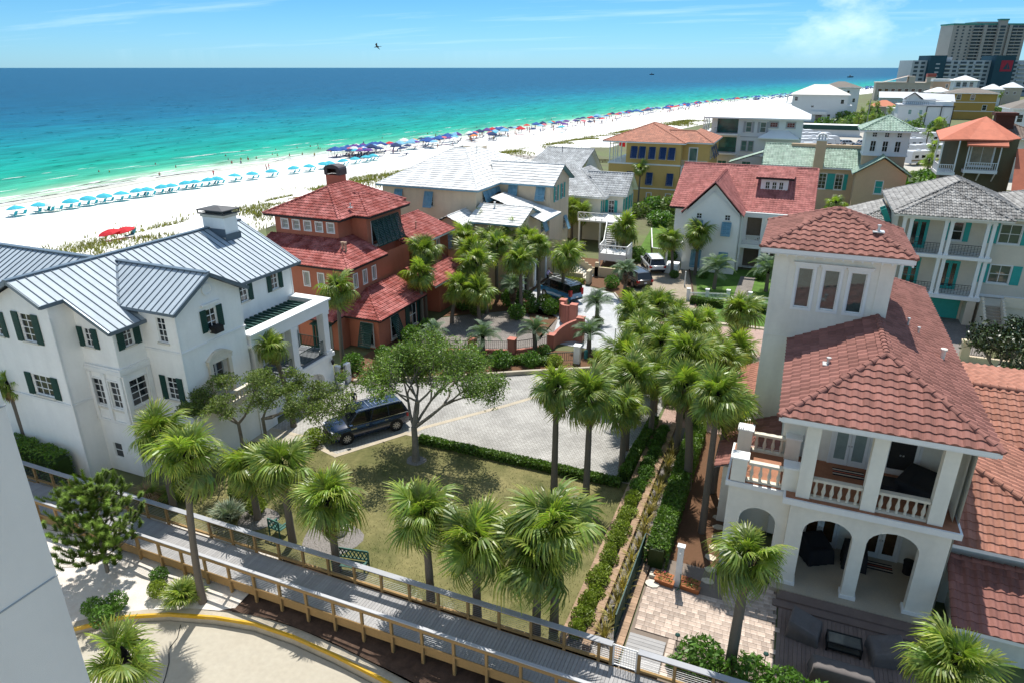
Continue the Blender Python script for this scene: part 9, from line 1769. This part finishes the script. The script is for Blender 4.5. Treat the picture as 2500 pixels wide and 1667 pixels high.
for k in range(255):
    f = rb2.random(); y = 172 + 470 * f ** 1.9; d = 7 + abs(rb2.gauss(0, 5.5)) * (1.3 if y < 330 else 0.8); x = shore(y) + d; c = rb2.choice(('royal', 'royal', 'navy', 'navy', 'sky', 'aqua', 'white', 'red', 'purple', 'pink', 'orange') if y < 330 else ('royal', 'royal', 'navy', 'royal', 'sky', 'red'))
    if rb2.random() < 0.28: c = c if c in TEN else 'royal'; umbrella(f'{c} pop-up tent on the crowded far stretch of beach', x, y, TEN[c], f'{c} tents on the crowded beach', True)
    else: umbrella(f'{c} umbrella on the crowded far stretch of beach', x, y, CAN[c], f'{c} umbrellas on the crowded beach')
    if k % 2 == 0: chair('dark blue chair on the crowded far stretch of beach', x + 1.2, y - 0.7, 'navy', 'chairs on the crowded beach', radians(-80 + rb2.uniform(-20, 20)))
# the packed umbrella rows far along the shore, too small to tell apart
b = MB()
for k in range(420):
    y = 620 + 900 * rb2.random(); x = shore(y) + rb2.uniform(7, 22); z = -2.6; r_ = 1.5; b.mi = rb2.choice((0, 0, 0, 1, 1, 2))
    b.poly([(x - r_, y - r_, z + 2), (x + r_, y - r_, z + 2), (x, y, z + 2.8)]); b.poly([(x + r_, y - r_, z + 2), (x + r_, y + r_, z + 2), (x, y, z + 2.8)]); b.poly([(x - r_, y + r_, z + 2), (x - r_, y - r_, z + 2), (x, y, z + 2.8)]); b.box(x - .8, y - .8, z, x + .8, y + .8, z + 0.6)
structure('umbrella_crowd', b, [M_royal, M_navyc, M_sky], kind='stuff')
ht = thing('beach_hut', 'beige canvas beach hut with white roof behind the white tile roof', 'hut', (-92, 192, -2.2)); b = MB(); b.box(-95.5, 190.5, -2.3, -89, 195, 0.2); mk('wall', b, M_far_b, ht); b = MB(); b.poly([(-96, 190, 0.2), (-88.5, 190, 0.2), (-90, 192.7, 1.0), (-94.5, 192.7, 1.0)]); b.poly([(-88.5, 195.5, 0.2), (-96, 195.5, 0.2), (-94.5, 192.7, 1.0), (-90, 192.7, 1.0)]); b.poly([(-88.5, 190, .2), (-88.5, 195.5, .2), (-90, 192.7, 1)]); mk('roof', b, M_whitec, ht)
vn = thing('volleyball_net', 'volleyball net between two posts on the sand', 'net', (-73, 193, -2)); b = MB()
for x in (-77, -68.5): b.tube([(x, 193, -2.3), (x, 193, 0.7)], 0.05, 6)
mk('post', b, mat('grey_post', (0.3, 0.3, 0.3), 0.6), vn); b = MB()
for z in (-0.4, 0.5): b.box(-77, 192.98, z, -68.5, 193.02, z + 0.07)
for k in range(18): b.box(-77 + k * 0.5, 192.99, -0.4, -76.98 + k * 0.5, 193.01, 0.5)
mk('net', b, M_iron, vn)
bw2 = thing('dune_walkover', 'brown wooden dune walkover behind the grey tile house', 'boardwalk', (-64, 173, 0)); b = MB(); b.box(-72, 170, -0.6, -44, 172.2, -0.4)
for y in (170, 172.1):
    b.box(-72, y, 0.4, -44, y + 0.08, 0.55); b.box(-72, y, -0.1, -44, y + 0.06, 0.05)
    for k in range(15): b.box(-72 + k * 2, y, -2.2, -71.85 + k * 2, y + 0.12, 0.5)
mk('frame', b, mat('dark_walkover_wood', (0.14, 0.075, 0.04), 0.9, 0.2, 1), bw2)
dw = thing('dune_stair', 'wooden dune stair rising behind the terracotta house', 'boardwalk', (-70, 100, 0)); b = MB()
for y in (98, 99.5): b.beam((-84, y, 0.2), (-70, y, 2.2), 0.1, 0.14); b.beam((-70, y, 2.2), (-58, y, 2.2), 0.1, 0.14)
for k in range(12): b.box(-84 + k * 2.1, 98, -1.2, -83.85 + k * 2.1, 98.1, 0.2 + min(2.0, k * 0.3)); b.box(-84 + k * 2.1, 99.5, -1.2, -83.85 + k * 2.1, 99.6, 0.2 + min(2.0, k * 0.3))
mk('frame', b, M_pinew, dw)
# ------------------------------------------------------------------ camper park
M_rvw = mat('camper_white', (0.62, 0.63, 0.64), 0.4, 0.05, 0.4); M_rvs = [mat('camper_stripe', (0.05, 0.07, 0.1), 0.5), mat('camper_tan_stripe', (0.25, 0.18, 0.12), 0.5)]
def rv(label, x, y, rz, L, H_, k):
    t = thing('camper_van', label, 'camper', (x, y, 0), rz, 'campers in the camper park', world=False); h = L / 2; b = MB()
    pr = [(-h, 0.5), (h * 0.92, 0.5), (h, 0.9), (h, 1.7), (h * 0.9, H_ - 0.2), (h * 0.84, H_), (-h + 0.15, H_), (-h, H_ - 0.2)]
    b.poly([(p[0], -1.22, p[1]) for p in pr]); b.poly([(p[0], 1.22, p[1]) for p in pr][::-1])
    for p, q in zip(pr, pr[1:] + pr[:1]): b.poly([(p[0], -1.22, p[1]), (p[0], 1.22, p[1]), (q[0], 1.22, q[1]), (q[0], -1.22, q[1])])
    mk('body', b, M_rvw, t); b = MB()
    for s in (-1, 1): b.box(-h * 0.98, s * 1.222, 1.0, h * 0.95, s * 1.235, 1.35)
    mk('stripe', b, M_rvs[k % 2], t); b = MB()
    for s in (-1, 1):
        for i in range(4): b.box(-h * 0.8 + i * L * 0.22, s * 1.222, 1.7, -h * 0.8 + i * L * 0.22 + 1.1, s * 1.24, 2.4)
    b.box(h * 0.93, -1.0, 1.75, h * 0.99, 1.0, 2.6); mk('window', b, M_cglass, t)
    for i in (-0.4, 0.3): b = MB(); b.box(h * i - 0.45, -0.4, H_, h * i + 0.45, 0.4, H_ + 0.28); mk('roof_unit', b, M_rvw, t)
    for sx in (-h * 0.5, h * 0.66):
        for s in (-1, 1): inst('wheel', TYRE, t, (sx, s * 1.12, 0.42), (radians(90), 0, 0))
    return t
RV_ = [(-26, 183, 60, 10, 3.5), (-21, 185, 62, 11, 3.6), (-13, 172, 35, 9, 3.2), (2, 236, 24, 11, 3.6), (4, 226, 24, 11, 3.5), (3, 216, 22, 10, 3.6), (1, 206, 24, 10, 3.4), (5, 196, 22, 9, 3.3), (-3, 246, 24, 11, 3.5), (31, 262, 30, 11, 3.7), (29, 244, 32, 11, 3.7), (27, 228, 35, 10, 3.5), (30, 210, 30, 10, 3.6), (27, 196, 38, 9, 3.4), (39, 252, 30, 10, 3.6), (60, 300, 20, 10, 3.5), (66, 318, 20, 10, 3.5)]
for k, (x, y, a, L_, H_) in enumerate(RV_): rv(f'white camper in the camper park, {ORD[k]} in order of rows from the beach side', x, y, radians(a), L_, H_, k)
for k, (x, y, a, c, lab) in enumerate(((15, 226, 20, (0.02, 0.022, 0.025), 'black pickup-like car in the camper park beside the green tower'), (17, 240, 20, (0.6, 0.6, 0.6), 'white car at the end of the camper rows'), (13, 212, 25, (0.55, 0.56, 0.57), 'silver car nearest the green roof chimney'), (26, 172, 40, (0.05, 0.06, 0.07), 'dark car below the far palms left of the olive house'), (29, 164, 30, (0.25, 0.27, 0.3), 'grey car beside the olive house wing roof'))): car('parked_car', lab, x, y, radians(a), 4.8, 1.9, 1.6, paint(f'far_paint_{k}', c), rack=False, group='cars in the camper park')
for k, (x, y, a) in enumerate(((18.5, 232, 100), (20, 246, 95), (12, 238, 20), (20.5, 219, 95), (36, 226, 10), (37, 216, 12), (-6, 206, 60), (-10, 190, 70))): car('parked_car', 'x', x, y, radians(a), 4.7, 1.9, 1.6, paint(f'far_paint_{k % 5}', (.5, .5, .5)), rack=False, group='more cars of the camper park')
sheet('camper_park', [(-40, 160), (44, 160), (70, 330), (-10, 330)], -0.012, mat('pale_gravel_lot', (0.42, 0.39, 0.34), 0.95, 0.1, 0.08))
# ------------------------------------------------------------------ far palms, scrub and trees
FPAL = [(26.5, 245, 6), (32, 232, 5), (23, 205, 4.5), (28, 190, 5), (31.5, 181, 5), (24.5, 168, 4), (12, 282, 4.5), (17, 290, 5), (22, 300, 5), (30, 330, 6), (24, 345, 6), (27, 350, 7), (33, 352, 6), (20, 330, 5), (25, 372, 7), (44, 290, 5), (40, 272, 5), (72, 420, 8), (84, 430, 8), (66, 400, 7), (52, 268, 5), (60, 280, 5), (47, 200, 5), (52, 190, 4), (19, 150, 3), (22, 142, 3.2), (17.5, 138, 3), (20.5, 132, 2.6), (-9, 118, 3.6), (-3, 114, 3.0), (-20, 138, 3.2), (5.5, 112, 3.4), (13, 104, 3.6), (42, 232, 4.5), (38, 300, 5), (90, 470, 7), (97, 476, 8), (61, 455, 8), (68, 470, 7), (74, 474, 7)]
for k, (x, y, h) in enumerate(FPAL): palm(f'small far palm beyond the gardens, {ORD[k]} in the scattered far group' if k < 40 else 'far palm', x, y, 0, h, 2.2 if y > 180 else 2.0, n=14, dead=0, group='far palms beyond the gardens', tr=0.18)
FOL = [leaf_clump_mesh(60 + i, (2.2, 2.2, 1.5), 700, 0.30, m, shell=0.2, lo=0.45, hi=1.4) for i, m in enumerate((M_shrub, M_olive, M_leaf))]
def scrub(label, x, y, s, k=0, sz=None, group='scrub beyond the gardens'):
    t = thing('scrub_bush', label, 'bush', (x, y, -0.1), R.uniform(0, 6), group, world=False); inst('stem', BSTEM, t, sc=(s * 2.4, s * 2.4, (sz or s) * 2)); inst('foliage', FOL[k % 3], t, sc=(s, s, sz or s)); return t
SC = [(16, 318), (20, 308), (12, 300), (24, 316), (28, 322), (14, 336), (22, 338), (19, 356), (27, 362), (34, 338), (10, 290), (36, 296), (44, 300), (70, 410), (78, 418), (86, 422), (92, 436), (80, 440), (100, 450), (54, 262), (49, 276), (62, 290), (46, 192), (54, 206), (24, 150), (18, 144), (21, 136), (16.5, 130), (25, 140), (23, 158), (58, 196), (66, 240), (74, 262), (6, 290)]
for k, (x, y) in enumerate(SC): scrub(f'green scrub bush beyond the gardens, {ORD[k]} of the scattered clumps', x, y, 1.2 + 0.7 * rb2.random(), k)
for k, (x, y, s, sz) in enumerate(((-15.0, 107, 1.0, 1.1), (-17.5, 110, 1.2, 1.2), (-12.6, 108, 0.9, 1.0), (-18.5, 103, 1.0, 0.8), (-15.2, 100, .8, .8), (-14.6, 112, 1.3, 1.6), (-21.0, 112, 1.1, 1.0), (-23, 108, 1.0, 0.8))): scrub(f'{ORD[k]} garden bush between the yellow house and the white cottage', x, y, s, k, sz, 'bushes by the yellow house')
for k, (x, y, s) in enumerate(((9.5, 100, 1.2), (12, 97, 1.0), (15, 100, 1.3), (18, 108, 1.5), (14.5, 109, 1.2), (17, 118, 1.4), (20, 122, 1.5))): scrub(f'{ORD[k]} dense bush behind the balcony house towards the olive house', x, y, s, k, group='bushes behind the balcony house')
b = MB(); b.tinted = True   # the low woods inland, read as one mass
for k in range(2600):
    y = rb2.uniform(260, 2600); x = 60 + (y - 260) * rb2.uniform(0.28, 1.0) + rb2.uniform(0, 80); h = rb2.uniform(3, 7); r_ = rb2.uniform(2.5, 6); v = rb2.uniform(.5, 1.4); q = [(x + r_ * cos(a) * rb2.uniform(.7, 1.2), y + r_ * sin(a) * rb2.uniform(.7, 1.2)) for a in (0, 1.05, 2.1, 3.14, 4.2, 5.2)]
    for i in range(6): p0, p1 = q[i], q[(i + 1) % 6]; b.poly([(*p0, 0), (*p1, 0), (x + (p1[0] - x) * .6, y + (p1[1] - y) * .6, h * .8), (x + (p0[0] - x) * .6, y + (p0[1] - y) * .6, h * .8)], tc=(v, v, v)); b.poly([(x + (p0[0] - x) * .6, y + (p0[1] - y) * .6, h * .8), (x + (p1[0] - x) * .6, y + (p1[1] - y) * .6, h * .8), (x, y, h)], tc=(v * 1.2, v * 1.2, v))
structure('far_woods', b, mat('woods', (0.05, 0.085, 0.03), 0.95, 0.3, 0.05, tint=True), kind='stuff')
# ------------------------------------------------------------------ bird, boats, flag
b = MB(); b.tube([(-0.55, 0, 0), (-0.2, 0, 0.04), (0.2, 0, 0.03), (0.5, 0, 0.0), (0.75, 0, -0.03)], [0.02, 0.11, 0.12, 0.06, 0.015], 7)
for s in (-1, 1): b.grid([[(0.22, s * 0.08, 0.05), (-0.12, s * 0.08, 0.05)], [(0.30, s * 0.55, 0.30), (-0.08, s * 0.5, 0.30)], [(0.05, s * 1.05, 0.22), (-0.18, s * 0.95, 0.22)], [(-0.25, s * 1.45, 0.10), (-0.28, s * 1.42, 0.10)]])
b.poly([(-0.5, 0.04, 0), (-0.85, 0.14, 0), (-0.85, -0.14, 0), (-0.5, -0.04, 0)])
o = single('bird', b, mat('dark_feather', (0.05, 0.05, 0.05), 0.8, 0.1), 'dark seabird gliding in the sky above the sea', 'bird', loc=(-47, 73, 24.2), rz=radians(205)); o.rotation_euler = (0.45, 0.1, radians(205)); o.scale = (0.55, 0.55, 0.55)
def boat(label, x, y, s):
    t = thing('boat', label, 'boat', (x, y, -3.3), 0.3, 'boats on the horizon', world=False); b = MB(); b.grid([[(-6, 0, 0), (-6, 0, 2)], [(-4, 1.6, 0), (-4, 2, 2)], [(3, 1.6, 0), (3, 2, 2.2)], [(7, 0, 0), (7.5, 0, 2.6)], [(3, -1.6, 0), (3, -2, 2.2)], [(-4, -1.6, 0), (-4, -2, 2)], [(-6, 0, 0), (-6, 0, 2)]]); mk('hull', b, M_iron, t); b = MB(); b.box(-2, -1.3, 2, 2, 1.3, 5); b.beam((0, 0, 5), (0, 0, 9), 0.2, 0.2); mk('cabin', b, M_fw2, t); t.scale = (s, s, s)
M_fw2 = mat('boat_white', (0.5, 0.5, 0.5), 0.6)
boat('small boat on the horizon above the middle of the beach', -560, 2700, 1.3); boat('small boat near the far headland', 88, 2200, 1.2)
fl = thing('flag', 'tattered red and blue beach flag on a pole beside the white balcony house', 'flag', (-44, 178, -0.1)); b = MB(); b.tube([(-44, 178, -0.2), (-44, 178, 5)], 0.05, 6); mk('pole', b, M_white, fl); b = MB(); b.grid([[(-44, 178, 3.4), (-44, 178, 4.9)], [(-43.2, 177.8, 3.2), (-43.2, 177.8, 4.7)], [(-42.4, 178, 3.1), (-42.4, 178, 4.6)]]); mk('cloth', b, M_redc, fl)
lp = thing('utility_pole', 'grey utility pole rising in front of the flat roofed shed', 'pole', (20.4, 300, 0)); b = MB(); b.tube([(20.4, 300, 0), (20.4, 300, 11)], 0.16, 6); mk('pole', b, mat('grey_post', (0.3, 0.3, 0.3)), lp)
# labels of the many beach things: counted from the left as they stand in the picture
cu = lambda o: (o.location.x * cos(radians(22.5)) + o.location.y * sin(radians(22.5))) / (o.location.y * cos(radians(22.5)) - o.location.x * sin(radians(22.5)))
gs = {}
for o in scene.objects:
    if o.get('group', '').endswith(('crowded beach', 'in the shallows', 'far palms beyond the gardens', 'camper park', 'scrub beyond the gardens')) and o.get('group') != 'cars in the camper park': gs.setdefault((o['group'], o['category']), []).append(o)
for (g, c), os_ in gs.items():
    for i, o in enumerate(sorted(os_, key=cu)): o['label'] = f"{nth(i + 1)} from the left of the {g}"
